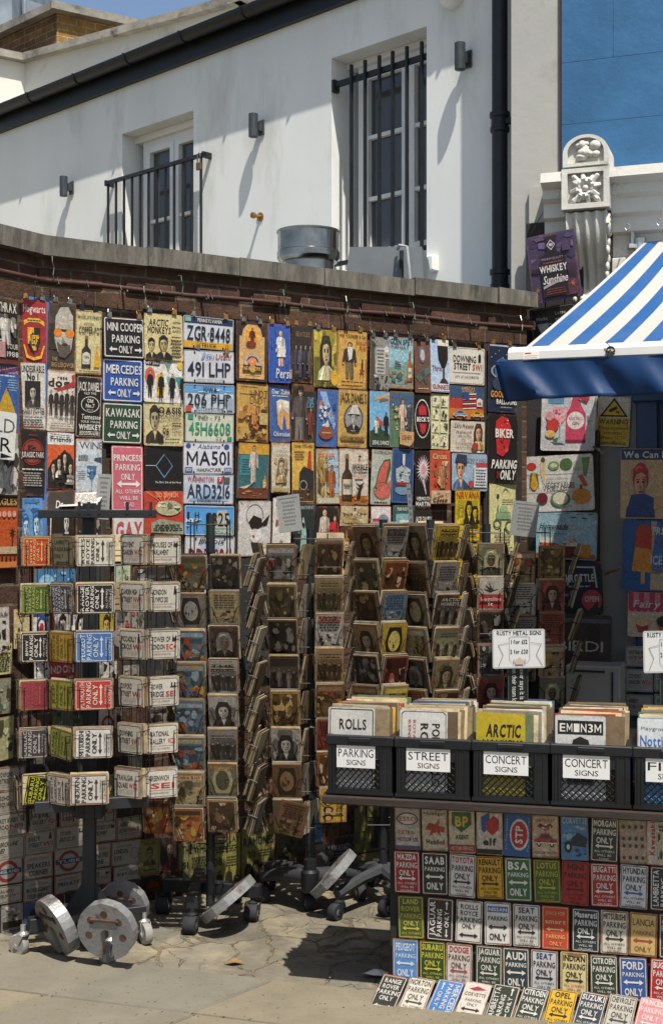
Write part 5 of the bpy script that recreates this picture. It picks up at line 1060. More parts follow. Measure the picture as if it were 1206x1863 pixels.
pw((575, 921, 617, 1008), 'dark sign with two ladies in red skirts sharing a drink', '#1f1c20', [('F', .36, .1, .5, .82, '#c4b8a8', '#d8b498', '#c9a468', '#a82c34'), ('P', [(.1, .1), (.66, .08), (.56, .42), (.2, .42)], '#a82c34'), ('F', .78, .06, .42, .74, '#a83038', '#d8b498', '#8a5a34', '#d0b8a0'), ('R', .54, .5, .72, .66, '#b8262c')], rust=.2)
pw((615, 602, 667, 707), 'gold ale sign with an old white bearded gentleman', '#cfa452', [('T', 'WM YOUNGER & Cos', .06, .88, .96, .94, '#4a2c14', 1), ('T', 'Scotch', .62, .78, .98, .86, '#b05a2c', 1, .25), ('T', 'Ale', .7, .68, .94, .77, '#b05a2c', 1, .25), ('F', .4, .18, .5, .62, '#3a3028', '#d8a888', '#3a3028', '#7a6a4a'), ('P', [(.3, .72), (.5, .72), (.46, .52), (.36, .48)], '#dcd8cc'), ('R', .74, .3, .9, .34, '#8a3a20'), ('R', .76, .2, .78, .3, '#8a3a20'), ('R', .86, .2, .88, .3, '#8a3a20'), ('R', .8, .34, .85, .52, '#2a2a20'), ('L', .08, .09, .92, .14, 1, '#6a4420'), ('L', .2, .03, .8, .06, 1, '#6a4420')], rust=.35)
pw((615, 709, 669, 814), 'gold whisky sign with a hatted man in an oval', '#bfa05c', [('T', "JACK DANIEL'S", .06, .78, .96, .94, '#3f3020', 1), ('RG', .52, .5, .33, .25, .12, '#4a4438', 24), ('E', .52, .5, .29, .22, '#8f9498'), ('B', .3, .28, .74, .66, '#2a2a2c', '#c4c0b4', '#3a3836'), ('P', [(.3, .58), (.74, .58), (.68, .62), (.62, .74), (.44, .74), (.38, .62)], '#d0cdc2'), ('P', [(.06, .2), (.94, .2), (.9, .12), (.1, .12)], '#a8884a'), ('T', 'JACK DANIEL DISTILLERY', .1, .13, .9, .18, '#3f3020', 1), ('L', .2, .04, .8, .09, 2, '#6a5430')], rust=.35)
pw((617, 816, 671, 918), 'white beer sign with a brown bottle and black tail fin', '#cfc7b8', [('R', .0, .0, 1, .16, '#a8682c'), ('M', .3, .02, .98, .22, ['#c47a34', '#8f5424', '#b8702c'], 9, .2), ('BO', .26, .08, .34, .82, '#3a2a1c', '#d8cfb8'), ('T', 'WHALE', .13, .32, .39, .38, 'K', 1), ('T', 'WHALE', .42, .62, .95, .72, 'K', 2), ('T', 'original', .46, .55, .92, .59, 'K', 1, .2), ('R', .52, .48, .8, .52, '#c9a488'), ('P', [(.56, .12), (.66, .3), (.52, .4), (.68, .35), (.84, .4), (.74, .3), (.7, .12)], 'K'), ('SB', .68, .86, .07, .05, 'K', 4), ('T', 'TO BEST', .46, .76, .8, .79, '#b05a4a', 0)], rust=.35)
pw((619, 920, 670, 958), 'cream mottled notice with spaced black letters', '#cdbb94', [('M', .02, .02, .98, .98, ['#b89a64', '#dccfae', '#c4ac7c'], 12, .3), ('T', 'SUBJECT', .12, .5, .9, .66, 'K', 0, 0, .3), ('T', 'TO', .42, .32, .56, .42, 'K', 0), ('T', 'CHANGE', .28, .1, .78, .24, 'K', 0, 0, .2), ('SB', .5, .86, .08, .1, 'K', 4)], rust=.5)
pw((619, 959, 671, 1020), 'dark sign with rows of bottles and brown tins', '#4a3020', [('M', .02, .02, .98, .98, ['#8a5a34', '#2a1c14', '#b48a54', '#5a3a24'], 22, .2), ('BO', .2, .3, .2, .6, '#a8743c', '#d0c09a'), ('BO', .55, .35, .2, .6, '#3f5a74', '#c4ccd0'), ('R', .72, .1, .96, .5, '#a83a2c')], rust=.3)
pw((673, 613, 708, 709), 'grey road sign print with a windmill, tall building and motorcycle', '#8a8a84', [('P', [(.0, .0), (.3, .0), (.2, .9), (.0, .95)], '#4a4a46'), ('SB', .2, .84, .18, .1, '#2a2a28', 8, .3), ('R', .3, .3, .8, .8, '#b4b4ac'), ('L', .34, .32, .76, .78, 7, '#5a5a56'), ('P', [(.72, .6), (.98, .6), (.98, .8), (.85, .84), (.72, .8)], '#d4d2ca'), ('T', '66', .76, .63, .94, .73, 'K', 2), ('M', .2, .03, .9, .28, ['#1c1c1c', '#5a5a56', '#c4c4bc', '#2a2a2a'], 18, .18)], rust=.3)
pw((673, 711, 709, 813), 'sky blue sign with an old biplane over dancing figures', '#6fa8cc', [('P', [(.2, .82), (.96, .92), (.98, .97), (.3, .88)], '#c49a5a'), ('P', [(.5, .8), (.95, .84), (.9, .88), (.5, .86)], '#8a5a34'), ('P', [(.0, .0), (1, 0), (1, .22), (.5, .34), (.0, .28)], '#2a4434'), ('F', .8, .2, .3, .42, '#1c1c20', '#8a6a54', 'K'), ('P', [(.3, .56), (.62, .44), (.56, .34), (.4, .42)], '#b04a34'), ('F', .3, .24, .24, .28, '#d4d0c4', 'S', 'K'), ('T', 'DEVIL DANCE', .1, .04, .9, .11, 'W', 1)], rust=.2)
pw((675, 818, 712, 918), 'pale sign with two cut watermelon slices', '#b4bcb0', [('T', 'WATERMELON', .1, .92, .95, .97, '#3a3020', 1), ('P', [(.2, .3), (.36, .64), (.62, .82), (.92, .84), (.96, .66), (.7, .3), (.5, .2)], '#3f5a34'), ('P', [(.26, .32), (.4, .62), (.62, .78), (.88, .8), (.66, .34), (.5, .25)], '#c8625a'), ('P', [(.14, .24), (.4, .3), (.96, .44), (.96, .14), (.6, .08), (.3, .12)], '#cf6c64'), ('RG', .56, .26, .42, .16, .07, '#4a6a3c', 20), ('L', .1, .02, .9, .06, 1, '#3a3020')], rust=.35)
pw((675, 921, 712, 995), 'pink and white sign with a blue oval badge', '#cf9a9c', [('R', .02, .5, .98, .98, '#d4ccc8'), ('E', .6, .62, .34, .2, '#7a8a9c'), ('RG', .6, .62, .34, .2, .12, 'W'), ('R', .06, .4, .4, .7, '#b8343c'), ('M', .1, .04, .9, .36, ['#c9788a', '#dcb4b8', '#a8485c'], 9, .25)], rust=.2)
pw((708, 613, 752, 708), 'light blue whisky sign with a stag hillside and a bottle', '#8fb8c4', [('T', 'GLEN SPEY', .06, .86, .98, .96, '#2f4a54', 2), ('T', 'PURE MALT', .1, .78, .8, .84, '#7a4a34', 1), ('P', [(.02, .4), (.3, .56), (.5, .44), (.8, .6), (.98, .5), (.98, .1), (.02, .1)], '#7a9c94'), ('M', .04, .1, .8, .34, ['#a86a44', '#5f7a5a', '#c49a6a', '#4a6a60'], 14, .2), ('L', .2, .4, .5, .54, 3, '#3a4a4c'), ('BO', .84, .16, .2, .58, '#9a5a2c', '#d0c4a4'), ('R', .02, .015, .98, .08, '#a88a64')], rust=.3)
pw((710, 712, 752, 814), 'green tennis club sign with players on a wooden crate', '#5a7a5c', [('R', .02, .7, .98, .98, '#3f5a78'), ('M', .1, .3, .9, .8, ['#d0b49a', '#8a9c6a', '#c48a6a', '#3f5444', '#d8d0bc'], 20, .16), ('F', .5, .3, .34, .56, '#d8b8a4', '#d8a888', '#5a3a20'), ('F', .78, .3, .3, .5, '#3a4a5c', '#c89a7c', 'K'), ('P', [(.36, .06), (.8, .02), (.96, .12), (.96, .28), (.36, .3)], '#c0a074'), ('T', 'USHER', .44, .14, .88, .22, '#8a2c24', 1)], rust=.3)
pw((713, 816, 753, 915), 'deep blue sign with a silver royal crown on a red cap', '#274a7c', [('O', .003, .001, '#8fb0c8'), ('E', .5, .24, .36, .09, '#6f90a8'), ('P', [(.2, .36), (.8, .36), (.84, .62), (.5, .7), (.16, .62)], '#a9b4b8'), ('M', .2, .4, .8, .62, ['#5a6a78', '#d0d6d8', '#384a5c'], 14, .18), ('R', .2, .32, .8, .38, '#8a2c30'), ('E', .5, .76, .06, .08, '#c4cacc'), ('P', [(.44, .74), (.56, .74), (.56, .9), (.44, .9)], '#c4cacc')], rust=.2)
pw((715, 919, 754, 990), 'teal pub sign with a pale framed panel', '#2f5a5c', [('T', 'PUB ROYAL', .2, .86, .86, .94, 'W', 1), ('R', .14, .2, .86, .78, '#7aa4a8'), ('R', .3, .36, .7, .62, '#c4d0cc')], rust=.2)
pw((755, 621, 783, 714), 'brown air force sign with a badge and a grey fighter plane', '#6a4a3c', [('E', .5, .74, .2, .16, '#b4aca0'), ('RG', .5, .74, .2, .16, .3, '#4a6a8a', 14), ('P', [(.02, .3), (.4, .46), (.98, .54), (.98, .4), (.6, .3), (.3, .2)], '#5a645f'), ('P', [(.3, .4), (.7, .16), (.8, .2), (.56, .44)], '#48524e'), ('L', .1, .06, .9, .1, 1, '#c4b49c')], rust=.35)
pw((752, 717, 784, 816), 'black beer sign with a red and white oval badge', '#171517', [('RG', .52, .55, .42, .36, .06, 'W', 24), ('E', .52, .55, .36, .31, '#2a1416'), ('P', [(.3, .62), (.74, .62), (.72, .76), (.52, .82), (.32, .76)], '#b0323a'), ('T', "BECK'S", .2, .5, .88, .58, 'W', 2), ('P', [(.34, .46), (.72, .46), (.66, .32), (.52, .26), (.4, .32)], '#b0323a')], rust=.15)
pw((755, 820, 785, 925), 'black cocktail sign with a white bursting star', '#161416', [('SB', .5, .68, .46, .26, '#d8c4c4', 22, .45), ('E', .5, .68, .16, .1, '#c49a9a'), ('P', [(.4, .5), (.56, .5), (.7, .25), (.66, .24)], '#c4b4b4'), ('T', 'VERMOUTH', .08, .14, .96, .2, 'W', 2), ('T', 'MARTINI', .04, .04, .98, .115, 'W', 2)], rust=.15)
pw((753, 927, 786, 985), 'black whisky sign with tilted white letters, under the cocktail sign', '#1c1a1a', [('T', 'JACK DANIELS', .06, .6, .96, .78, 'W', 1, .3), ('BO', .54, .1, .3, .5, '#c4c0b8', '#3a3a3a')], rust=.15)
pw((783, 617, 817, 713), 'pale blue stout sign with a tall dark goblet', '#a9c0d8', [('P', [(.36, 1.0), (.96, 1.0), (.94, .62), (.78, .46), (.6, .46), (.42, .62)], '#26201f'), ('R', .64, .22, .76, .46, '#4a423e'), ('P', [(.44, .16), (.96, .16), (.8, .26), (.6, .26)], '#3a3230'), ('R', .38, .88, .98, .99, '#dcd4c0'), ('T', 'Thirst', .08, .4, .62, .5, '#7a4a54', 1), ('R', .02, .02, .98, .16, '#c9ccd0'), ('T', 'GUINNESS', .08, .05, 1.0, .14, '#8a2a34', 2)], rust=.1)
pw((783, 716, 817, 817), 'cream sign with a grid of little green cartoons', '#c9c69c', [*[('R', .1+.44*i, .06+.235*j, .46+.44*i, .25+.235*j, '#dad6b4') for i in range(2) for j in range(4)], *[('M', .12+.44*i, .07+.235*j, .44+.44*i, .24+.235*j, ['#4a5a3c', '#6a7a4c', '#8fa07a', '#2a2a24'], 4, .35) for i in range(2) for j in range(4)]], rust=.2)
pw((783, 819, 819, 918), 'orange red sign with a golden jester and brown script', '#c0503a', [('T', 'Circus', .12, .84, .8, .94, '#e2c090', 1, .2), ('M', .15, .3, .9, .8, ['#d8a86a', '#a83a2c', '#8a5a3c', '#e0c49a', '#c9685a'], 18, .2), ('F', .6, .3, .5, .5, '#a87a54', '#d8b090', '#c9a04a'), ('R', .02, .02, .98, .26, '#c9b08c'), ('M', .1, .08, .9, .24, ['#b05a4a', '#d8c8a8'], 8, .2), ('T', 'Cacao', .1, .05, .8, .13, '#3a2418', 2, .2)], rust=.3)
def downing(a):
    a.O(.004, .0018, 'K', True); a.T('DOWNING', .15, .60, .76, .78, 'K', 1); a.T('STREET', .17, .40, .62, .57, 'K', 1); a.T('SW1', .67, .40, .92, .56, '#b0402f', 1); a.R(.14, .31, .88, .325, '#6a6a66'); a.T('CITY OF WESTMINSTER', .2, .17, .84, .235, '#5a3a30', 0); a.P([(.82, .62), (.89, .62), (.89, .8), (.855, .86), (.82, .8)], 'K')
pw((815, 632, 881, 699), 'white street sign with black letters and red code', '#d6d1c3', downing, name=SS, cat='street sign', rust=.15)
pw((817, 702, 881, 763), 'highway sign with a striped flag over two cars at sunset', '#33506e', [('R', .0, .3, 1, .62, '#a83a34'), ('R', .0, .02, 1, .32, '#c9742c'), ('T', "AMERICA'S", .34, .87, .72, .96, 'A', 1), ('T', 'HIGHWAY', .36, .78, .7, .86, 'A', 1), *[('P', [(.38, .3+.07*i), (.76, .34+.07*i), (.76, .375+.07*i), (.38, .335+.07*i)], ('W', '#b0323a')[i % 2]) for i in range(7)], ('R', .38, .6, .56, .82, '#2c4a7c'), ('P', [(.78, .4), (.94, .4), (.94, .6), (.86, .66), (.78, .6)], 'W'), ('T', '66', .81, .45, .91, .55, 'K', 2), ('CAR', .1, .04, .5, .26, '#7a98ac'), ('CAR', .6, .05, .98, .25, '#d0a43a')], rust=.2)
pw((820, 766, 882, 823), 'white kitchen joke sign with script and a smiling lady', '#d0c9ba', [("T", "Let's Pretend", .1, .78, .64, .9, '#5a3a2c', 1, .25), ("T", "I'll pretend", .16, .62, .6, .69, '#3a2c24', 0), ('T', 'the cooking', .22, .5, .6, .57, '#3a2c24', 0), ('T', 'and', .3, .38, .42, .44, '#3a2c24', 0), ('T', 'You pretend', .14, .26, .6, .33, '#3a2c24', 0), ('T', 'to love this', .16, .13, .6, .2, '#3a2c24', 0), ('B', .62, .1, .98, .96, '#d4b86a', '#d8b090', '#4a2c1c', True), ('E', .7, .2, .1, .12, '#a83a34')], rust=.2)
pw((823, 825, 886, 893), 'pale blue calendar sign with a lady in a navy cap', '#8fa8bf', [('B', .02, .0, .46, .96, '#3f5a7c', '#d0a07c', '#5a3420'), ('P', [(.08, .78), (.42, .72), (.4, .96), (.14, .98)], '#26364e'), ('R', .6, .1, .98, .68, '#c9cdd0'), ('L', .63, .12, .96, .6, 6, '#4a5a6c'), ('T', 'PENCIL A DATE', .4, .8, .94, .87, '#7a2c34', 1), ('R', .66, .64, .98, .76, '#a83a44'), ('E', .52, .18, .08, .1, '#a83a44')], rust=.2)
def nirv(a, t1, t2=None):
    a.O(.001, .002, '#7a5a14')
    if t2 is None:
        a.T(t1, .06, .83, .96, .96, '#a83a20', 1); a.R(.1, .34, .9, .8, '#a8941e'); a.B_(.06, .34, .42, .72, '#c4ac2a', '#d4bc34', '#8a7a1c'); a.B_(.32, .36, .74, .8, '#1c1a14', '#c4ac2a', '#15140f', True); a.B_(.56, .34, .94, .7, '#1c1a14', '#cfb830', '#15140f', True); a.L(.3, .2, .9, .3, 3, '#2a240c'); a.L(.1, .06, .9, .16, 3, '#2a240c')
    else:
        a.T(t1, .06, .84, .92, .95, 'K', 2, .2); a.T(t2, .02, .71, .9, .82, 'K', 2, .15); a.L(.1, .2, .9, .6, 5, '#b8a01e')
pw((827, 891, 874, 986), 'yellow concert sign with red title and three faces', '#d0b022', lambda a: nirv(a, 'NIRVANA'), rust=.35)
pw((832, 989, 876, 1090), 'yellow concert sign with bold black title, under the red titled one', '#d0b41e', lambda a: nirv(a, 'ARCTIC', 'MONKEYS'), rust=.2)
pw((887, 626, 940, 750), 'navy sign with a ringed globe and orange lettering', '#1f2b44', [('R', .05, .965, .95, .985, '#b4b8bc'), ('E', .5, .62, .28, .18, '#3f6a94'), ('M', .3, .48, .7, .76, ['#7fa4c4', '#2f4a6c', '#a9c0d0', '#8a94a0'], 14, .22), ('RG', .52, .6, .44, .12, .16, '#8a949c', 24), *[('E', .1+.13*i, .8+.05*((i*7) % 3), .012, .008, 'W', 6) for i in range(6)], ('E', .34, .42, .2, .1, '#34465c'), ('T', 'GOODYEAR', .08, .22, 1.02, .31, '#d8922e', 2), ('T', 'BALLOONS', .28, .12, 1.0, .19, 'W', 2), ('L', .4, .06, .84, .09, 1, '#8a94a4')], rust=.1, rot=0)
pw((888, 753, 941, 878), 'black sign with a red boot sole and slanting white letters', '#161414', [('P', [(.3, .42), (.5, .38), (.66, .46), (.74, .64), (.76, .82), (.66, .94), (.46, .97), (.28, .9), (.24, .74), (.28, .58)], '#b5262c'), ('M', .34, .44, .68, .62, ['#7a181c', '#c9444a'], 8, .2), ('M', .34, .78, .68, .92, ['#7a181c', '#c9444a', '#d8a8a8'], 8, .14), ('T', 'BIKER', .24, .66, .84, .78, 'W', 2), ('T', 'PARKING', .12, .21, .94, .33, 'W', 2, .25), ('T', 'ONLY', .4, .05, .9, .18, 'W', 2, .25), ('M', .25, .06, .4, .16, ['#7a181c'], 4, .4)], name=KS, cat='parking sign', rust=.1)
pw((889, 879, 940, 1010), 'cream farm sign with a green line drawn tractor', '#c6c38e', [('O', .001, .003, '#3f5f3c'), ('E', .32, .82, .05, .03, '#3a3a2c'), ('P', [(.4, .84), (.6, .92), (.86, .84), (.8, .86), (.6, .94), (.46, .86)], '#6a7a5a'), ('R', .25, .5, .8, .6, '#7f9a74'), ('RG', .3, .44, .15, .07, .3, '#4f6a4c', 16), ('RG', .78, .4, .2, .095, .25, '#4f6a4c', 18), ('R', .4, .6, .66, .68, '#8fa884'), ('P', [(.3, .6), (.33, .6), (.33, .7), (.3, .7)], '#4f6a4c'), ('L', .2, .06, .8, .3, 6, '#8a8a5c'), ('L', .45, .72, .9, .78, 2, '#6a6a48')], rust=.15, rot=0)
# more signs lower on the wall, seen through and beside the racks
rn = random.Random(21)
LOWS = [
 ((-18, 1105, 18, 1190), 'white sign with a black tree shape, low behind the spinner', '#c9c6bc', [('M', .2, .3, .8, .7, ['K', '#2a2a2a'], 9, .3), ('T', 'Club', .3, .8, .9, .9, 'K', 1), ('M', .05, .03, .95, .2, ['#3a3a3a', 'K'], 6, .2)]),
 ((-18, 1172, 22, 1228), 'pale yellow notice in heavy black print, low behind the spinner', '#bfbd8a', [('T', 'FOR SWAP', .2, .8, .96, .93, 'K', 2), ('L', .08, .08, .92, .72, 9, '#3a3a28')]),
 ((-18, 1235, 20, 1300), 'grey green sign with soft shapes, low at the wall return', '#8f947e', [('M', .05, .05, .95, .95, ['#5f6452', '#a9ad98', '#3f4438'], 16, .25)]),
 ((-18, 1305, 26, 1385), 'faded sign of pale yellow scribbles, low at the wall return', '#b4b288', [('M', .05, .05, .95, .95, ['#4a4a34', '#8f8f5c', '#d0cea8'], 18, .2)]),
 ((25, 1108, 60, 1180), 'cream sign with orange script, behind the second tier of the spinner', '#c4b48a', [('T', 'Tofino', .1, .8, .9, .92, '#b8562c', 1), ('M', .2, .2, .8, .7, ['#7a8a4a', '#c98a3a', '#3a4a2c'], 10, .2)]),
 ((62, 1035, 138, 1085), 'blue sign with pale globes, behind the top tier of the spinner', '#3f7aa8', [('E', .3, .5, .18, .3, '#8fc0dc'), ('M', .4, .1, .95, .9, ['#1f4a74', '#9fc4d8', '#5f9cc4'], 12, .2)]),
 ((60, 1108, 92, 1175), 'white sign with a red and blue target, behind the spinner', '#cfccc6', [('E', .5, .5, .3, .3, '#2a4a8c'), ('E', .5, .5, .2, .2, 'W'), ('E', .5, .5, .12, .12, '#b3262b'), ('T', 'The Who', .1, .1, .9, .24, '#2a3a6c', 1), ('R', .0, .8, 1, .98, '#2a4a8c')]),
 ((94, 1108, 128, 1180), 'black and white portrait sign with a red edge, behind the spinner', '#b9b4ac', [('R', .0, .0, .12, 1, '#b33a2c'), ('B', .2, .05, .95, .9, '#2a2a2a', '#d0ccc4', 'K')]),
 ((130, 1108, 165, 1180), 'white portrait sign of a dark haired singer, behind the spinner', '#d0cec8', [('B', .1, .02, .95, .95, '#1c1c1c', '#d8d4cc', 'K', True)]),
 ((180, 1100, 207, 1180), 'mustard film sign behind the middle of the spinner', '#a8963c', [('B', .1, .1, .9, .8, '#3a3420', '#c4ae6a', '#2a2414'), ('L', .1, .85, .9, .95, 1, 'K')]),
 ((208, 1026, 240, 1078), 'pale green sign with black edges, behind the spinner', '#b9c4a8', [('O', .003, .003, 'K'), ('M', .2, .2, .8, .8, ['#4a5a44', '#8fa07f'], 8, .25)]),
 ((242, 1030, 322, 1078), 'dark sign with grey rock shapes, behind the spinner', '#2a2a2a', [('M', .05, .1, .95, .9, ['#7a7a76', '#4a4a48', '#a9a9a4'], 16, .2)]),
 ((210, 1108, 262, 1165), 'grey sign with dark figures, behind the spinner', '#8f8c86', [('M', .05, .05, .95, .95, ['#3a3a38', '#d0cdc6', '#5a5a56', '#a83a34'], 18, .2)]),
 ((62, 1196, 90, 1235), 'small white and black face sign, under the target sign', '#c9c7c2', [('M', .1, .1, .9, .9, ['K', '#3a3a3a', '#d8d6d0'], 12, .22)]),
 ((68, 1205, 138, 1232), 'red and white lettered strip sign, behind the fourth tier', '#c4323a', [('T', 'LONDON', .08, .25, .94, .75, 'W', 2)]),
 ((180, 1200, 212, 1270), 'white sign with black patches, beside the spinner pole', '#c9c8c2', [('M', .05, .05, .95, .95, ['K', '#2a2a2a', '#8a8a86'], 16, .2)]),
 ((180, 1290, 212, 1350), 'white sign with a red ring, beside the spinner pole', '#cfccc4', [('RG', .5, .5, .36, .3, .3, '#b3262b', 18), ('T', 'TUBE', .2, .42, .8, .56, 'N', 1)]),
 ((96, 1290, 160, 1350), 'dull green sign behind the fifth tier of the spinner', '#5f6a54', [('M', .05, .05, .95, .95, ['#3a4434', '#8f9a7c', '#2a3028'], 16, .22)]),
 ((60, 1375, 160, 1420), 'dark grey sign with pale lettering, behind the fifth tier', '#5a5854', [('T', 'PICCADILLY', .1, .55, .9, .8, 'W', 1), ('L', .2, .2, .8, .35, 1, 'W')]),
 ((215, 1200, 262, 1250), 'charcoal sign with a pale square, behind the fourth tier', '#3a3836', [('R', .2, .2, .8, .8, '#8f8c84'), ('M', .25, .25, .75, .75, ['#4a4844', '#b4b0a6'], 8, .25)]),
 ((268, 1285, 322, 1325), 'grey picture sign with a dark animal, behind the fifth tier', '#77736c', [('M', .1, .1, .9, .9, ['#3a3734', '#9a968e', '#1f1d1b'], 12, .22)]),
]
for rect, lb, bg, dr in LOWS: pw(rect, lb, bg, dr, plane=SK if rect[2] < 62 and rect[0] < 0 else None, rust=.3, off=.09 if rect[0] < 95 and rect[0] > 0 else .03)
# grid of little street signs low on the wall
def ss(rect, lb, draw, bg='#bdb8ab', rust=.5): return pw(rect, lb, bg, draw, name=SS, cat='street sign', rust=rust, off=.135)
st = lambda *a, **k: (lambda x: street(x, *a, **k))
def roundel(word):
    return lambda a: (a.RG(.5, .5, .36, .42, .30, '#9c2f30', 28), a.R(.04, .40, .96, .60, '#2c4a7a'), a.T(word, .12, .44, .88, .56, 'W', 1), a.O(.002, .001, '#8a6a50'))
def notice(l1, l2='', head='London England'):
    return lambda a: (a.O(.003, .0012, '#7a6a58'), a.T(head, .16, .74, .84, .86, '#a86a58', 0, .15), a.T(l1, .5-min(.4, .055*len(l1)), .42, .5+min(.4, .055*len(l1)), .62, 'K', 1), l2 and a.T(l2, .5-min(.4, .055*len(l2)), .14, .5+min(.4, .055*len(l2)), .34, 'K', 1))
GRID = [
 ((-6, 1395, 47, 1440), st('OXFORD', 'STREET', 'W1'), 'white street sign for a shopping street, topmost of the low grid'),
 ((-6, 1438, 50, 1481), st('SOHO', 'SQUARE', '', 'LONDON ENGLAND'), 'white street sign for a square, second down in the low grid'),
 ((-6, 1479, 48, 1523), st('KEY RUGBY', 'ROAD', 'N19', pic='ball'), 'white street sign with a football drawn in its corner'),
 ((53, 1470, 104, 1515), st('NATIONAL', 'GALLERY', 'WC2N'), 'white gallery street sign, under the foot of the spinner'),
 ((108, 1465, 160, 1507), st('ROYAL', 'ALBERT', 'SW7'), 'white street sign half hidden behind the spinner pole'),
 ((168, 1458, 212, 1497), st('PICCADILLY', 'CIRCUS', 'W1'), 'white street sign tucked under the spinner cross bar'),
 ((-6, 1522, 45, 1566), st('BRICK LANE', 'E1', '', 'LONDON', sh=.25), 'white street sign for a lane, with slanting letters'),
 ((44, 1512, 101, 1556), st('BAKER', 'STREET', 'W1', pic='man', sh=.2), 'white street sign with a little man in its corner'),
 ((101, 1502, 158, 1545), st('TOWER', 'BRIDGE SE1', '', 'CITY OF LONDON', pic='bridge', sh=.2), 'white street sign with a little bridge in its corner'),
 ((166, 1493, 212, 1533), st('HOUSES OF', 'PARLIAMENT', '', 'LONDON', pic='tower', sh=.15), 'white street sign with a little tower skyline in its corner'),
 ((212, 1486, 258, 1528), st('ABBEY', 'ROAD', 'NW8', sh=.1), 'white street sign for a road, at the end of its row'),
 ((-14, 1563, 41, 1610), roundel('ENGLAND'), 'white sign with a red ring and blue bar, at the photo edge'),
 ((43, 1553, 97, 1599), notice('SPEAKERS', 'CORNER'), 'white notice in two lines, between the two ring signs'),
 ((99, 1544, 152, 1590), roundel('TUBE'), 'white sign with a red ring and blue bar, near the spinner pole'),
 ((155, 1536, 202, 1580), notice('SMOKING FREE', 'ZONE'), 'white notice just behind the foot of the spinner pole'),
 ((203, 1530, 256, 1575), lambda a: (a.O(.003, .0012, '#7a6a58'), a.T('London England', .16, .76, .7, .86, '#a86a58', 0, .15), a.T('LONDON', .1, .5, .56, .68, 'K', 1), a.T('EYE', .1, .22, .34, .4, 'K', 1), a.RG(.78, .46, .14, .24, .14, '#7a8a94', 18)), 'white notice with a small grey wheel drawn on it'),
 ((-14, 1612, 40, 1645), st('NATURAL HISTORY', 'MUSEUM', 'SW7'), 'white museum street sign, above the black and white photo sign'),
 ((43, 1600, 96, 1640), notice('IN CASE AGAINST', 'YOUR SERVICE'), 'faded white notice with pale print, behind the white wheel weight'),
 ((99, 1591, 150, 1626), notice('PRIVATE'), 'white notice with a single bold word, below the blue bar sign'),
 ((156, 1581, 202, 1611), st('COPPER', 'STREET', 'WC10', pic='tower'), 'white street sign low beside the spinner pole gusset'),
 ((206, 1575, 256, 1606), notice('WAY OUT'), 'white way out notice, lowest of its column'),
]
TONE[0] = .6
for rect, dr, lb in GRID: ss(rect, lb, dr)
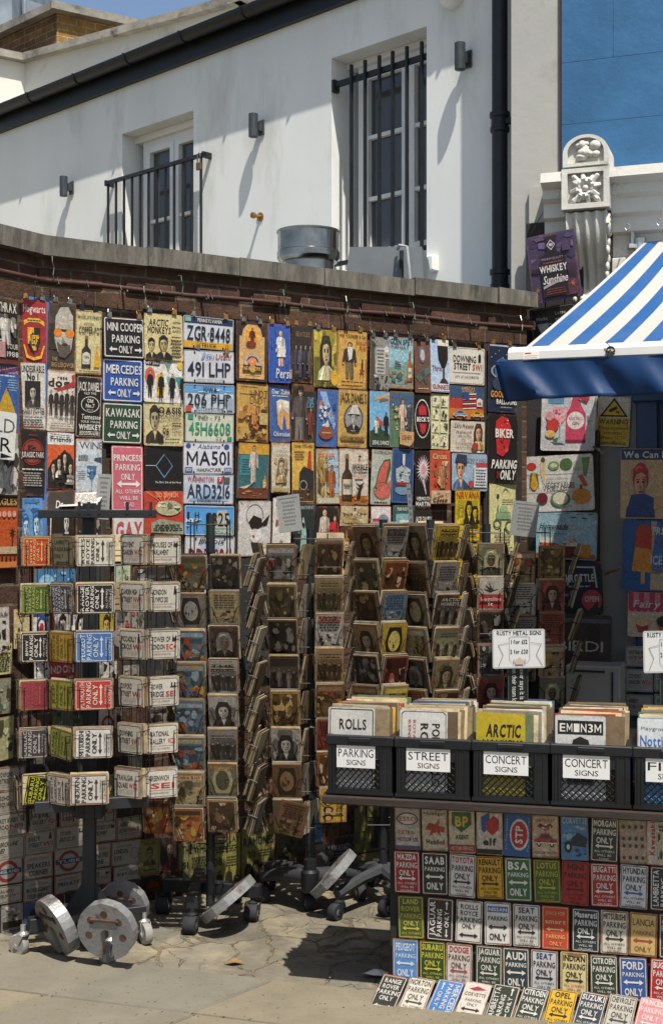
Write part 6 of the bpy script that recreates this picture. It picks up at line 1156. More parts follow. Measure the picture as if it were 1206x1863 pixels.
POST = [
 ((2, 1646, 43, 1706), '#a9a69e', 'black and white band photo sign standing lowest at the photo edge', [('M', .1, .4, .9, .95, ['K', '#d8d6d0', '#3a3a3a', '#8a8a86'], 14, .2), ('R', .05, .3, .95, .5, '#1c1c1c'), ('L', .1, .06, .9, .24, 3, '#4a4a48')]),
 ((44, 1640, 84, 1695), '#3a6a9c', 'blue sign with a jumping dark figure, behind the wheel weight', [('F', .5, .2, .6, .6, '#1a2430', '#3a3a3a', 'K')]),
 ((85, 1628, 116, 1675), '#6a2c2c', 'dark red portrait sign low on the wall', [('B', .1, .05, .9, .9, '#2a1a1a', '#b48a7a', '#1a1010')]),
 ((117, 1620, 147, 1668), '#bdb8ae', 'pale portrait sign of a lady, low on the wall', [('B', .1, .05, .9, .95, '#3a3a3a', '#cfc9bf', '#2a2624', True)]),
 ((187, 1606, 222, 1655), '#8c2a2c', 'red sign with a pale square, low behind the round weights', [('R', .15, .1, .85, .6, '#b4a898'), ('L', .15, .7, .85, .85, 1, 'W')]),
 ((223, 1601, 254, 1650), '#2a2826', 'nearly black picture sign low beside the round weights', [('M', .1, .1, .9, .9, ['#4a4642', '#6a655e', '#1a1816'], 10, .25)]),
 ((252, 1527, 292, 1592), '#8f8f4c', 'olive wanted notice with a bearded face', [('O', .006, .002, '#3a3a20'), ('B', .2, .26, .8, .8, '#3a3826', '#8a8450', '#2a281a'), ('T', 'WANTED', .2, .84, .8, .92, '#3a3a20', 1), ('L', .2, .1, .8, .18, 1, '#3a3a20')]),
 ((292, 1522, 325, 1584), '#33343a', 'dark painted sign with a lady in red', [('B', .15, .05, .85, .95, '#7a2c30', '#b08a74', '#3a2418'), ('M', .05, .05, .95, .3, ['#5a2a2c', '#22303a', '#7a6a5a'], 8, .2)]),
 ((257, 1593, 298, 1640), '#171516', 'black sign with a red half disc', [('P', [(.2, .5), (.3, .72), (.5, .82), (.7, .72), (.8, .5)], '#8a2a26'), ('R', .15, .4, .85, .48, '#6a2a26')]),
 ((297, 1584, 333, 1640), '#151516', 'black sign with a small white fountain shape', [('P', [(.4, .2), (.6, .2), (.58, .5), (.72, .62), (.6, .8), (.5, .84), (.4, .8), (.28, .62), (.42, .5)], '#a9a9a4')]),
 ((326, 1532, 382, 1637), '#8f8f5c', 'olive concert poster with two long haired men at its foot', [('T', 'THE WHO', .1, .8, .94, .94, 'K', 1), ('T', '51', .1, .56, .3, .66, 'K', 1), ('L', .4, .5, .9, .74, 5, '#3a3a24'), ('B', .3, .02, .66, .44, '#1c1b18', '#7a7458', 'K', True), ('B', .58, .02, .96, .42, '#1c1b18', '#7a7458', 'K', True)]),
 ((383, 1518, 437, 1630), '#a8a85c', 'yellow green concert poster with men standing at its foot', [('T', 'COLDPLAY', .06, .86, .96, .95, 'K', 1), ('L', .1, .7, .9, .82, 3, '#3a3a24'), ('T', '08', .12, .5, .4, .62, 'K', 1), ('L', .5, .46, .9, .64, 4, '#3a3a24'), ('F', .3, .02, .26, .4, '#1c1b18', '#7a7458', 'K'), ('F', .6, .02, .26, .44, '#26241f', '#7a7458', 'K'), ('F', .84, .02, .24, .36, '#1c1b18', '#7a7458', 'K')]),
 ((439, 1502, 500, 1606), '#97975a', 'olive punk concert poster with a row of four men', [('T', 'CBGB', .3, .86, .8, .94, '#4a4a2c', 1), ('T', 'RAMONES', .06, .66, .96, .80, 'K', 2), ('T', '20', .18, .46, .42, .56, 'K', 1), ('L', .5, .44, .9, .58, 3, '#3a3a24'), *[('B', .05+.2*i, .02, .38+.2*i, .36+.05*(i % 2), '#151412', '#6a6448', 'K', True) for i in range(4)]]),
 ((502, 1500, 557, 1592), '#55543a', 'dark olive concert poster with a rider above its title', [('M', .1, .45, .9, .95, ['#1c1b16', '#2a2820', '#6a6848'], 14, .2), ('T', 'TOM PETTY', .08, .26, .94, .40, 'K', 1), ('L', .15, .08, .85, .2, 2, '#2a2820')]),
 ((556, 1478, 587, 1535), '#5f9cd0', 'sky blue sign with loose white letters, low beside the star base', [('T', 'Y', .5, .3, .75, .5, 'W', 1), ('P', [(.1, .02), (.9, .05), (.8, .12), (.3, .1)], 'W')]),
 ((556, 1537, 592, 1580), '#b8a496', 'pinkish white sign with thin lettering, low beside the star base', [('T', 'GREATEST', .1, .6, .9, .72, '#4a3a34', 0), ('E', .35, .25, .2, .2, '#a86a5c')]),
 ((588, 1482, 616, 1534), '#8a5a34', 'orange brown sign with a dark bat shape', [('M', .1, .2, .9, .9, ['#2a1a10', '#c4783c', '#5a3a20'], 12, .25)]),
 ((593, 1522, 645, 1590), '#141416', 'black motorcycle sign with white curved lines', [('T', 'KAWASAKI', .08, .62, .8, .78, 'W', 2), *[('R', .06, .54-.08*i, .9, .565-.08*i, '#a9a9a6') for i in range(3)], ('RG', .78, .42, .2, .34, .08, '#8a8a86', 18)]),
 ((644, 1468, 696, 1550), '#77773a', 'olive sign with a dreadlocked singer at a microphone', [('M', .05, .05, .5, .6, ['#4a6a34', '#a8983a', '#5a5a24'], 9, .25), ('F', .72, .05, .5, .85, '#1a1816', '#5a4434', '#120f0e')]),
 ((648, 1552, 700, 1600), '#8a8a4c', 'olive and rust sign low behind the table end', [('M', .05, .05, .95, .95, ['#6a3a24', '#a8a060', '#3a3a24'], 12, .25)]),
]
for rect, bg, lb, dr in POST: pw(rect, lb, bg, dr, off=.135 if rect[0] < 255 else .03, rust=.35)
mb = MB(); mb.M = SW.m(); mb.box(SW.hit(-40, 1500, .12)[0], .0, .0, SW.hit(258, 1500, .12)[0], SW.hit(60, 1392, .12)[1], .125, ch=.003); o = mb.build('backing_board', M['blackwood']); tag(o, 'dark board low on the wall carrying the grid of street signs', 'board')
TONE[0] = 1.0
# hangers above the top signs: a wire hook over the rail and two clips
tops = {}
for o, s_, z1, w_, pl, of in WALLS:
    px = s_
    if z1 > 2.30 and pl is SW: tops[round(s_, 3)] = (o, s_, z1, w_, of)
hm = MB(); hm.tube([(-.002, -.012, .018), (-.008, .01, .012), (0, .019, 0), (.0, .012, -.016), (0, -.0, -.018), (0, -.05, 0)], .0017, 5)
HK = hm.build('wire_hook', M['steelclip']); HKm = HK.data; bpy.data.objects.remove(HK)
cm = MB(); cm.prism([(-.012, -.014), (.012, -.014), (.007, .008), (-.007, .008)], .002, .006); cm.prism([(-.012, -.014), (.012, -.014), (.007, .008), (-.007, .008)], -.006, -.002)
for q in (-1, 1): cm.tube([(-.006, .006, q*.004), (-.006, .022, q*.010), (.006, .022, q*.010), (.006, .006, q*.004)], .0014, 5)
CK = cm.build('bulldog_clip', M['steelclip']); CKm = CK.data; CKg = CKm.copy(); CKg.materials[0] = M['goldclip']; CKd = CKm.copy(); CKd.materials[0] = M['wire']; bpy.data.objects.remove(CK)
rn = random.Random(5)
for k, (o, s_, z1, w_, of) in sorted(tops.items()):
    e = bpy.data.objects.new('sign_hanger', None); COL.objects.link(e); e.empty_display_size = .02
    e.matrix_world = SW.m(s_, z1+.012, of)
    what = o['label'].split(',')[0]
    tag(e, ('wire hook with two clips holding the ' + ' '.join(what.split()[:9])), 'hanger', 'hooks and clips along the rusty rail')
    pz_ = 2.555
    h = bpy.data.objects.new('wire_hook', HKm); COL.objects.link(h); h.parent = e; h.location = (rn.uniform(-.2, .2)*w_, pz_-(z1+.012), .05-of); h.scale = (1, 1, 1)
    for q in (-1, 1):
        c_ = bpy.data.objects.new('bulldog_clip', rn.choice([CKm, CKm, CKg, CKd])); COL.objects.link(c_); c_.parent = e; c_.location = (q*w_*rn.uniform(.22, .36), rn.uniform(-.004, .004), 0); c_.rotation_euler = (0, 0, R(rn.uniform(-14, 14))); c_.scale = (.95,)*3
rn = random.Random(9)
for px, py in ((95, 486), (330, 520), (516, 545), (752, 568), (948, 590), (262, 540), (630, 556)):
    s_, z_ = SW.hit(px, py, .07); mb = MB(); mb.M = SW.m(s_, z_, .03)
    mb.tube([(0, .05, 0), (.004, .046, .03), (.0, .02, .044), (.008, .0, .04), (.002, -.03, .045), (.012, -.05, .035)], .0022, 5)
    o = mb.build('bent_wire', surf('green_wire', '#2c4a34', '#44604a', 20, .5) if px in (330, 752, 516) and 'green_wire' not in bpy.data.materials else (bpy.data.materials['green_wire'] if px in (752, 516) else M['steelclip']))
    tag(o, f'bent wire hook under the wall coping, above the {dict([(95, "bearded face sign"), (330, "topmost cream concert poster"), (516, "washing powder sign"), (752, "air force sign"), (948, "navy globe sign"), (262, "parking sign stack"), (630, "bearded gentleman sign")])[px]}', 'wire hook', 'bent wires under the coping')
# ------------------------------------------------------------------ spinner racks full of small tin cards
STK = MB()                                   # the many signs standing behind the front ones
EDGE = ['#c4b28a', '#b9a680', '#8f7d5c', '#6a5942', '#a8997a', '#544636', '#7d6c52', '#b3a88e', '#77726a', '#5c4c3c', '#979080']
ORD = ['topmost', 'second', 'third', 'fourth', 'fifth', 'sixth', 'seventh', 'eighth', 'lowest']
def pose(p, yaw, tilt=0, roll=0):
    c, s = math.cos(R(yaw)), math.sin(R(yaw))
    return Matrix(((c, 0, s, p[0]), (s, 0, -c, p[1]), (0, 1, 0, p[2]), (0, 0, 0, 1))) @ Matrix.Rotation(R(tilt), 4, 'X') @ Matrix.Rotation(R(roll), 4, 'Z')
def wires(polys, r=.0015):
    mb = MB()
    for p in polys: mb.tube(p, r, 4)
    return mb
WMESH = {}
def pocket_mesh(w, h, style, d=.02):
    k = (round(w, 3), round(h, 3), style, round(d, 3))
    if k not in WMESH:
        a, f = w/2+.004, .006
        if style == 'V':
            P = [[(-a, h*.62, -d), (-a, h*.60, f), (-a+.012, h*.56, f), (-w*.20, .0, f), (-w*.20, -.004, -d)], [(a, h*.62, -d), (a, h*.60, f), (a-.012, h*.56, f), (w*.20, .0, f), (w*.20, -.004, -d)],
                 [(-a, h*.60, f), (-a, h*.60, -d-.01)], [(a, h*.60, f), (a, h*.60, -d-.01)], [(-a, -.004, -d), (a, -.004, -d)], [(-a, h*.8, -d-.01), (a, h*.8, -d-.01)]]
        elif style == 'U':
            P = [[(-w*.32, h*.55, f), (-w*.32, -.004, f), (-w*.32, -.004, -d)], [(w*.32, h*.55, f), (w*.32, -.004, f), (w*.32, -.004, -d)], [(-w*.32, h*.55, f), (-a, h*.72, f), (-a, h*.72, -d)], [(w*.32, h*.55, f), (a, h*.72, f), (a, h*.72, -d)],
                 [(-a, -.004, -d), (a, -.004, -d)], [(-w*.42, h*.3, f), (w*.42, h*.3, f)]]
        else:                                # wide basket of the street sign spinner
            P = [[(-a, h*.80, -d), (-a, h*.80, f), (-w*.36, h*.78, f), (-w*.36, -.002, f), (-w*.36, -.004, -d)], [(a, h*.80, -d), (a, h*.80, f), (w*.36, h*.78, f), (w*.36, -.002, f), (w*.36, -.004, -d)],
                 [(-a, -.004, -d), (a, -.004, -d)], [(-a, h*.45, -d-.004), (a, h*.45, -d-.004)]] + [[(x*w, -.07, -d-.004), (x*w, h*1.02, -d-.004)] for x in (-.42, -.14, .14, .42)] + [[(x*w, -.03, -.004), (x*w, .0, f)] for x in (-.42, .42)]
        o = wires(P).build('wire_pocket', M['wire']); WMESH[k] = o.data; bpy.data.objects.remove(o)
    return WMESH[k]
def stack_behind(mw, w, h, n, rn, gap=.0036, cols=None):
    STK.M = mw
    for i in range(1, n+1):
        dx, dy = rn.uniform(-.004, .004), rn.uniform(-.004, .005); z = -i*gap
        STK.box(-w/2+dx, .002+dy, z-.0008, w/2+dx, h+dy, z+.0008, rn.choice(cols or EDGE))
def put(rack, px, py, Y, yaw, w, h, tilt, style, spec=None, nb=5, roll=0, name='tin_card', cat='tin card', group=None, rust=.55, hide_wire=False, d=None):
    """one pocket of a rack: bottom middle of the front sign at a photo point and depth"""
    rn = random.Random(int(px*13+py*5)); p = W(px, py, Y); d = nb*.0042+.006 if d is None else d
    mw = pose(p, yaw + rn.uniform(-3, 3), tilt + rn.uniform(-2, 2)); mr = mw @ Matrix.Rotation(R(roll), 4, 'Z')
    wo = bpy.data.objects.new('wire_pocket', pocket_mesh(w, h, style, d)); COL.objects.link(wo); wo.matrix_world = mw; adopt(wo, rack); 
    stack_behind(mw, w, h, nb, rn)
    if spec is None: stack_behind(mw @ Matrix.Translation((0, 0, .0042)), w, h, 1, rn); return
    bg, draw, label = spec[:3]; turn = spec[3] if len(spec) > 3 else 0
    a = Art(w, h, bg, int(px+py*3)); draw(a) if callable(draw) else a.ops(draw)
    sign_obj(name, a, mr @ Matrix.Translation((0, h/2, .0006)), label, cat, group, rust*rn.uniform(.7, 1.25), .01)
def tone(k):                                 # weathered picture cards
    return {'olive': ('#8c7f5c', ['#4a402a', '#6f6342', '#a89a70', '#2c261a']), 'brown': ('#7a5c40', ['#3a2a1c', '#5c4028', '#9a7a54', '#251a12']), 'grey': ('#8f8b84', ['#3a3836', '#5f5c58', '#b4b0a8', '#222222']),
            'gold': ('#b08f4c', ['#5c4420', '#8a6a34', '#d0b070', '#3a2a14']), 'black': ('#2a2624', ['#161412', '#4a443e', '#6a6258', '#8a8276']), 'cream': ('#b9aa80', ['#5a4c34', '#8a7a54', '#d0c49c', '#2f281c']),
            'white': ('#c4c0b6', ['#3a3a38', '#7a7872', '#dad6cc', '#1c1c1c']), 'blue': ('#5a7484', ['#2f4454', '#8a7a5c', '#8fa4ae', '#a8623c']), 'green': ('#70725a', ['#38382a', '#8a8a6a', '#52523c', '#b0a880']),
            'red': ('#8f4034', ['#4a1c18', '#b4604c', '#d0a890', '#2a1412']), 'orange': ('#b0703c', ['#6a3a1c', '#d09a60', '#3a2414', '#d8c4a0']), 'yellow': ('#c0a032', ['#3a2e10', '#8a7424', '#dcc468', '#1c1810']), 'tan': ('#a88c64', ['#4a3824', '#7c6242', '#c8b08a', '#2f2418'])}[k]
def card(k, kind, title=None):
    bg, pal = tone(k)
    def d(a):
        a.C = [tuple(x*.82 for x in c) for c in a.C]; TONE[0] = .82; d2(a); TONE[0] = 1.0
    def d2(a):
        if kind == 'photo': a.R(.07, .06, .93, .94, pal[0]); a.M(.08, .07, .92, .93, pal, 22, .2)
        elif kind == 'bust': a.M(.03, .03, .97, .97, [bg, pal[1]], 8, .3); a.B_(.12, .04, .9, .84, pal[0], pal[2], pal[3], True)
        elif kind == 'group': a.R(.06, .1, .94, .7, pal[1]); [a.F_(.16+.17*i, .12, .2, .5+.05*(i % 2), pal[(0, 3)[i % 2]], pal[2], pal[3]) for i in range(5)]; a.L(.1, .76, .9, .92, 2, pal[0])
        elif kind == 'text': a.L(.1, .5, .9, .94, 6, pal[0]); a.M(.1, .06, .9, .46, pal, 14, .2)
        elif kind == 'comic': a.M(.05, .05, .95, .80, pal + ['#a8442c', '#c9a23c'], 20, .2); a.R(.06, .82, .94, .95, pal[2])
        elif kind == 'face': a.P([(.25, .1), (.75, .1), (.85, .5), (.75, .9), (.25, .9), (.15, .5)], pal[3]); a.E(.5, .5, .24, .3, pal[2]); a.M(.3, .3, .7, .7, [pal[0], pal[1]], 6, .16)
        if title:
            for i, t in enumerate(title[0].split('/')): a.T(t, .1, .86-.12*i, .9, .95-.12*i, title[1], 2)
        a.O(.0015, .0012, pal[2])
    return bg, d
def arms(mb, p, yaws, l, z=.10, r=.02):
    for y in yaws:
        mb.tube([(p[0], p[1], z+.04), (p[0]+l*.5*math.cos(R(y)), p[1]+l*.5*math.sin(R(y)), z+.03), (p[0]+l*math.cos(R(y)), p[1]+l*math.sin(R(y)), z)], [r*1.2, r, r*.85], 8)
def caster(parent, p, yaw, tyre, body, r=.033, wd=.026):
    e = MB(); e.M = Matrix.Translation(p) @ Matrix.Rotation(R(yaw), 4, 'Z')
    e.lathe([(.008, r*1.9), (.022, r*1.95), (.024, r*2.1), (.010, r*2.3), (.010, r*2.9)], 14)
    for q in (-1, 1): e.prism([(-.018, r*1.98), (.018, r*1.98), (.03, r), (.015, r*.7)], 0, .002) if False else e.add([(-.016, q*(wd/2+.003), r*2.0), (.016, q*(wd/2+.003), r*2.0), (.03, q*(wd/2+.003), r*.8), (.012, q*(wd/2+.003), r*.8), (-.016, q*(wd/2+.006), r*2.0), (.016, q*(wd/2+.006), r*2.0), (.03, q*(wd/2+.006), r*.8), (.012, q*(wd/2+.006), r*.8)], [(0, 1, 2, 3), (7, 6, 5, 4), (0, 4, 5, 1), (1, 5, 6, 2), (2, 6, 7, 3), (3, 7, 4, 0)])
    e.tube([(.02, -wd/2-.008, r), (.02, wd/2+.008, r)], .006, 8)
    f = e.build('caster', body, parent)
    t_ = MB(); t_.M = e.M; t_.lathe([(r*.55, -wd/2), (r*.9, -wd/2), (r, -wd/2+.005), (r, wd/2-.005), (r*.9, wd/2), (r*.55, wd/2)], 22, axis='y', o=(.02, 0, r))
    to = t_.build('tyre', tyre, None, True); to.parent = f; to.matrix_parent_inverse = f.matrix_parent_inverse.inverted() if False else Matrix.Identity(4)
    to.matrix_world = Matrix.Identity(4)
    h_ = MB(); h_.M = e.M; h_.lathe([(r*.2, -wd/2-.002), (r*.56, -wd/2+.002), (r*.56, wd/2-.002), (r*.2, wd/2+.002)], 16, axis='y', o=(.02, 0, r)); ho = h_.build('hub', M['castmetal'], None, True); ho.parent = f
    return f
def weight(parent, c, normal, up, r, th=.034, name='counterweight'):
    """iron weight: faceted disc with a slot to its centre and lightening holes"""
    n = Vector(normal).normalized(); u = Vector(up); u = (u - n*u.dot(n)).normalized(); x = u.cross(n)
    mb = MB(); mb.M = Matrix(((x.x, u.x, n.x, c[0]), (x.y, u.y, n.y, c[1]), (x.z, u.z, n.z, c[2]), (0, 0, 0, 1)))
    sw = r*.20; pts = []
    for i in range(25):
        a = R(-90+14+(332)*i/24); rr = r*(1 if i % 2 == 0 else .985); pts.append((rr*math.cos(a), rr*math.sin(a)))
    pts += [(-sw, -r*.15)] + [(sw*math.cos(R(180-180*i/6)), -r*.12+sw*math.sin(R(180-180*i/6))) for i in range(7)] + [(sw, -r*.15)]
    mb.prism(pts, -th/2, th/2)
    ri = [(p[0]*.9, p[1]*.9) for p in pts[:25]]
    m2 = MB(); m2.M = mb.M
    for i in range(5):
        a = R(-14+52*i); 
        m2.lathe([(r*.13, -th/2-.0006), (r*.13, th/2+.0006)], 14, o=(r*.62*math.cos(a), r*.62*math.sin(a), 0))
    m2.box(-r*.5, r*.36, th/2, r*.5, r*.46, th/2+.006, ch=.002)
    o = mb.build(name, M['disc'], parent); q = m2.build('weight_hole', surf('rusty_hole', '#3a2a22', '#5c4436', 30, .9) if 'rusty_hole' not in bpy.data.materials else bpy.data.materials['rusty_hole'], parent)
    q.parent = o
    return o

# ---- rack A: street and parking signs ---------------------------------
YA = 4.85; XA = (163-CX)/FPX*YA
ra = empty('spinner_rack', (XA, YA, 0), 'black wire spinner of small parking and street signs, on white wheels', 'display rack', 'spinner racks of small signs')
mb = MB(); mb.box(XA-.022, YA-.022, .10, XA+.022, YA+.022, 1.66); mb.build('pole', M['iron'], ra)
def bar(p, q, w, h): 
    p, q = Vector(p), Vector(q); d = (q-p); l = d.length; dx = d/l
    m_ = MB(); m_.M = Matrix(((dx.x, -dx.y, 0, p.x), (dx.y, dx.x, 0, p.y), (0, 0, 1, p.z), (0, 0, 0, 1))); m_.box(0, -w/2, -h/2, l, w/2, h/2, ch=.002); return m_
b0, b1 = W(72, 935, 4.82), W(284, 936, 4.80)
m_ = bar(b0, b1, .035, .03); 
for f in (.35, .43, .52, .76, .96): q = b0.lerp(b1, f); m_.M = Matrix.Identity(4); m_.box(q.x-.005, q.y-.02, q.z, q.x+.005, q.y-.012, q.z+.045)
m_.build('top_bar', M['iron'], ra)
q0, q1 = W(62, 1470, 4.72), W(270, 1466, 4.84)
bar(q0, q1, .03, .042).build('lower_bar', M['iron'], ra)
mb = MB(); q = W(165, 1470, 4.78); mb.box(q.x-.05, q.y-.05, q.z-.03, q.x+.05, q.y+.08, q.z+.02, ch=.004); mb.build('hub_block', M['iron'], ra)
mb = MB()
for s_ in (-1, 1): mb.add([(XA+s_*.022, YA-.015, .27), (XA+s_*.12, YA-.015, .12), (XA+s_*.022, YA-.015, .12), (XA+s_*.022, YA+.0, .27), (XA+s_*.12, YA, .12), (XA+s_*.022, YA, .12)], [(0, 1, 2), (5, 4, 3), (0, 3, 4, 1), (1, 4, 5, 2), (2, 5, 3, 0)])
mb.build('gusset', M['iron'], ra)
ca = [G(42, 1741), G(202, 1752), G(262, 1716), G(120, 1700)]
bar((ca[0].x+.02, ca[0].y, .115), (ca[2].x, ca[2].y+.02, .115), .05, .05).build('base_beam', M['iron'], ra)
bar((ca[1].x, ca[1].y, .114), (ca[3].x, ca[3].y+.1, .114), .05, .05).build('base_beam', M['iron'], ra)
for p, yw in ((ca[0], 150), (ca[1], -115), (ca[2], -60), (ca[3], 90)): caster(ra, p, yw, M['grey_rubber'], M['castmetal'], .040, .03)
weight(ra, W(196, 1692, 4.66), (-.26, -.95, -.20), (0, 0, 1), .108, .040)
weight(ra, W(104, 1684, 4.78), (-.74, -.58, -.36), (-.1, 0, 1), .112, .046)
weight(ra, W(224, 1650, 5.02), (-.2, -.95, -.2), (0, 0, 1), .10, .04)
PARK = 'PARKING'
def rot(bg, brand, fg): return (bg, lambda a: rotpark(a, brand, fg))
def strt(*a, **k): return ('#c9c4b6', lambda x: street(x, *a, **k))
def wparking(bg, brand, fg):
    def d(a):
        a.O(.003, .002, fg); 
        for i, t in enumerate(brand.split('/') + ['PARKING', 'ONLY']): a.T(t, .16, .74-.23*i, .16+min(.7, .1*len(t)), .88-.23*i, fg, 1)
        a.AR(.2, .8, .12, .04, fg)
    return (bg, d)
GA = dict(style='W', w=.126, h=.106, tilt=2)
TA = [(1030, 1117, 1205, 1292, 1380, 1465), (1027, 1113, 1199, 1285, 1371, 1452)]
FA = [ # face: px, depth, yaw, which tier rows, offsets, specs
 (66, 4.80, 22, 0, .100, [rot('#b03a24', 'SPACE FOR/smart', '#dcae6a'), rot('#3c5a24', 'ASTON/MARTIN', '#a8a85c'), rot('#17181a', 'BMW', 'W'), rot('#7a2c38', 'HARLEY/DAVIDSON', '#b8404a'), rot('#38343a', 'CADILLAC', '#b4b0a8'), rot('#1a1c14', 'SUBARU', '#c4c43c')],
  ['red', 'dark green', 'black', 'dark pink', 'dark grey', 'black and yellow'], 'parking sign in the first column'),
 (114, 4.70, -34, 0, .112, [wparking('#77735a', 'LAMBRETTA', '#3a3a2c'), rot('#4a4a4e', 'RANGE/ROVER', '#c4c4c4'), rot('#a8893c', 'PORSCHE', '#6a5424'), rot('#8f8a3c', 'JEEP', '#4a4a20'), rot('#8a8f4a', 'LAND/ROVER', '#3a4020'), rot('#b9b2a4', 'LAMBRETTA', '#4a4642')],
  ['olive grey', 'slate grey', 'brass coloured', 'mustard olive', 'tilted yellow green', 'dirty white'], 'parking sign on the dull face of the middle column'),
 (174, 4.62, 12, 0, .130, [rot('#cfc8b6', 'ROLLS/ROYCE', '#2a2a2a'), rot('#151718', 'RANGE/ROVER', 'W'), rot('#3f6fa8', 'PEUGEOT', '#c9d2dc'), rot('#a83230', 'PLYMOUTH', '#dcc4b4'), rot('#d4d1c8', 'MITSUBISHI', '#23262c'), rot('#c4c0b4', 'INDIAN', '#2a2826')],
  ['cream', 'black', 'blue', 'red', 'white', 'pale cream'], 'parking sign on the bright face of the middle column'),
 (242, 4.80, -30, 1, .114, [strt('COVENT', 'GARDEN', 'WC2'), strt('CAMDEN HIGH', 'STREET', 'NW1'), strt('PICCADILLY', 'CIRCUS', 'W1', pic='man'), strt('OXFORD', 'STREET', 'W1', 'LONDON ENGLAND'), strt('DOWNING', 'STREET', 'SW1'), strt('TRAFALGAR', 'SQUARE', 'WC2')],
  ['market', 'high road', 'circus', 'shopping road', 'government road', 'square'], 'white street sign, dull face of the third column'),
 (300, 4.86, 24, 1, .120, [strt('HOUSES OF', 'PARLIAMENT', '', 'LONDON ENGLAND', pic='tower'), strt('LONDON', 'OLYMPICS 2012', '', 'LONDON ENGLAND', pic='man'), strt('TOWER OF', 'LONDON', 'EC4', 'LONDON ENGLAND', pic='tower'), strt('TOWER', 'BRIDGE', 'SE1', 'CITY OF LONDON', pic='bridge'), strt('NATIONAL', 'GALLERY', 'WC2N', 'CITY OF LONDON'), strt('GREENWICH', '', 'SE1', 'LONDON BOROUGH')],
  ['with a tower skyline', 'for a games year', 'for a castle', 'with a bridge drawing', 'for a gallery', 'with one black line'], 'white street sign, bright face of the third column'),
]
for px, Y, yaw, row, w, specs, adj, what in FA:
    for k in range(6):
        bg, d = specs[k]; a = adj[k]
        if what.startswith('white street'): lab = f'white street sign {a}' if a.startswith(('with', 'for')) else f'white {a} street sign'
        else: lab = f'{a} parking sign'
        lab += what[what.index(' sign')+5:] if 'street sign' in what else what[len('parking sign'):]
        lab += f', {ORD[k] if k < 5 else "lowest"} tier'
        roll = {(114, 4): -9, (66, 5): -9}.get((px, k), 0)
        dx_ = {(66, 5): 8, (174, 5): -6, (242, 5): -4}.get((px, k), 0) - k*1.2
        street_ = 'street sign' in what
        put(ra, px+dx_, TA[row][k], Y, yaw, w, .106, 2, 'W', (bg, d, lab), nb=9, roll=roll, name=SS if street_ else KS, cat='street sign' if street_ else 'parking sign', group='small signs in the wire spinner', rust=.38)
for k in range(6):                           # stacks seen edge on, and the far side
    put(ra, 38-k*1.5, TA[0][k]+2, 4.88, -72, .11, .106, 2, 'W', None, nb=7)
    put(ra, 120, TA[0][k]-6, 5.06, 150, .12, .106, 2, 'W', None, nb=5); put(ra, 228, TA[0][k]-6, 5.10, 200, .12, .106, 2, 'W', None, nb=5)

# ---- racks of picture cards ---------------------------------------------
def rack(label, X, Y, top, foot='star', yaws=(20, 100, 190, 280), l=.30, body=None):
    e = empty('spinner_rack', (X, Y, 0), label, 'display rack', 'spinner racks of small signs')
    mb = MB(); mb.tube([(X, Y, .10), (X, Y, top)], .018, 10); mb.build('pole', M['iron'], e, True)
    mb = MB()
    for sx in (-1, 1):
        for sy in (-1, 1): mb.tube([(X+sx*.07, Y+sy*.07, .32), (X+sx*.07, Y+sy*.07, top-.02)], .0025, 4)
    for i in range(9):
        z = .34 + (top-.38)*i/8; mb.tube([(X-.07, Y-.07, z), (X+.07, Y-.07, z), (X+.07, Y+.07, z), (X-.07, Y+.07, z), (X-.07, Y-.07, z)], .0022, 4)
        for sx in (-1, 1): mb.tube([(X, Y, z), (X+sx*.07, Y, z)], .0022, 4)
    mb.build('wire_frame', M['wire'], e)
    return e
YB = 5.12; XB = (383-CX)/FPX*YB
rb = rack('wire spinner of comic and film cards, below the number plates', XB, YB, 1.62)
TB_ = [(1073, 1142, 1209, 1269, 1336, 1402, 1467, 1531), (1073, 1138, 1200, 1262, 1325, 1387, 1450, 1514)]
B1 = [('green', 'comic', None, 'green card with a flying red figure'), ('grey', 'face', None, 'grey card with a pale mask'), ('blue', 'comic', None, 'dull blue comic card'), ('blue', 'comic', ('WOLVERINE', '#b89a3c'), 'blue comic card with yellow title'), ('blue', 'comic', None, 'faded blue card with a red spot'), ('blue', 'comic', ('ZAGOR', '#d0b03c'), 'blue comic card with orange figure'), ('cream', 'comic', ('Richie Rich', '#b03a2c'), 'cream cartoon card with red title'), ('orange', 'comic', None, 'orange card with white shapes')]
B2 = [('black', 'photo', None, 'black photo card with pale border'), ('cream', 'text', None, 'cream film card with red strip'), ('black', 'bust', None, 'dark card with a pale profile'), ('white', 'group', ('THE/SOPRANOS', '#1c1c1c'), 'white and green series card'), ('white', 'bust', None, 'pale card with a dark hat'), ('grey', 'group', None, 'grey card with two white silhouettes'), ('green', 'face', ('HULK', '#c07a2c'), 'green comic card with orange title'), ('tan', 'photo', None, 'plain brown worn card')]
GC = 'picture cards in the wire spinners'
for ci, (px, L_) in enumerate(((350, B1), (411, B2))):
    for k in range(8):
        kk, kind, ti, lab = L_[k]; bg, d = card(kk, kind, ti)
        put(rb, px - k*.8, TB_[ci][k], YB-.14-.012*ci, -2, .110, .134, 17, 'V', (bg, d, f'{lab}, {ORD[k]} in its column of the comic spinner'), nb=7, group=GC, rust=.38)
for k in range(8):
    put(rb, 462, TB_[1][k]+4, YB-.03, 78, .105, .134, 18, 'V', None, nb=4); put(rb, 452, TB_[1][k]-6, YB+.09, 84, .105, .134, 18, 'V', None, nb=4)
    put(rb, 316, TB_[0][k]-8, YB+.03, -80, .105, .134, 14, 'V', None, nb=4)
bg, d = card('orange', 'comic'); put(rb, 287, 1517, 5.1, -4, .105, .134, 12, 'V', (bg, d, 'lone orange brown card, beside the foot of the street sign spinner'), nb=3, group=GC)
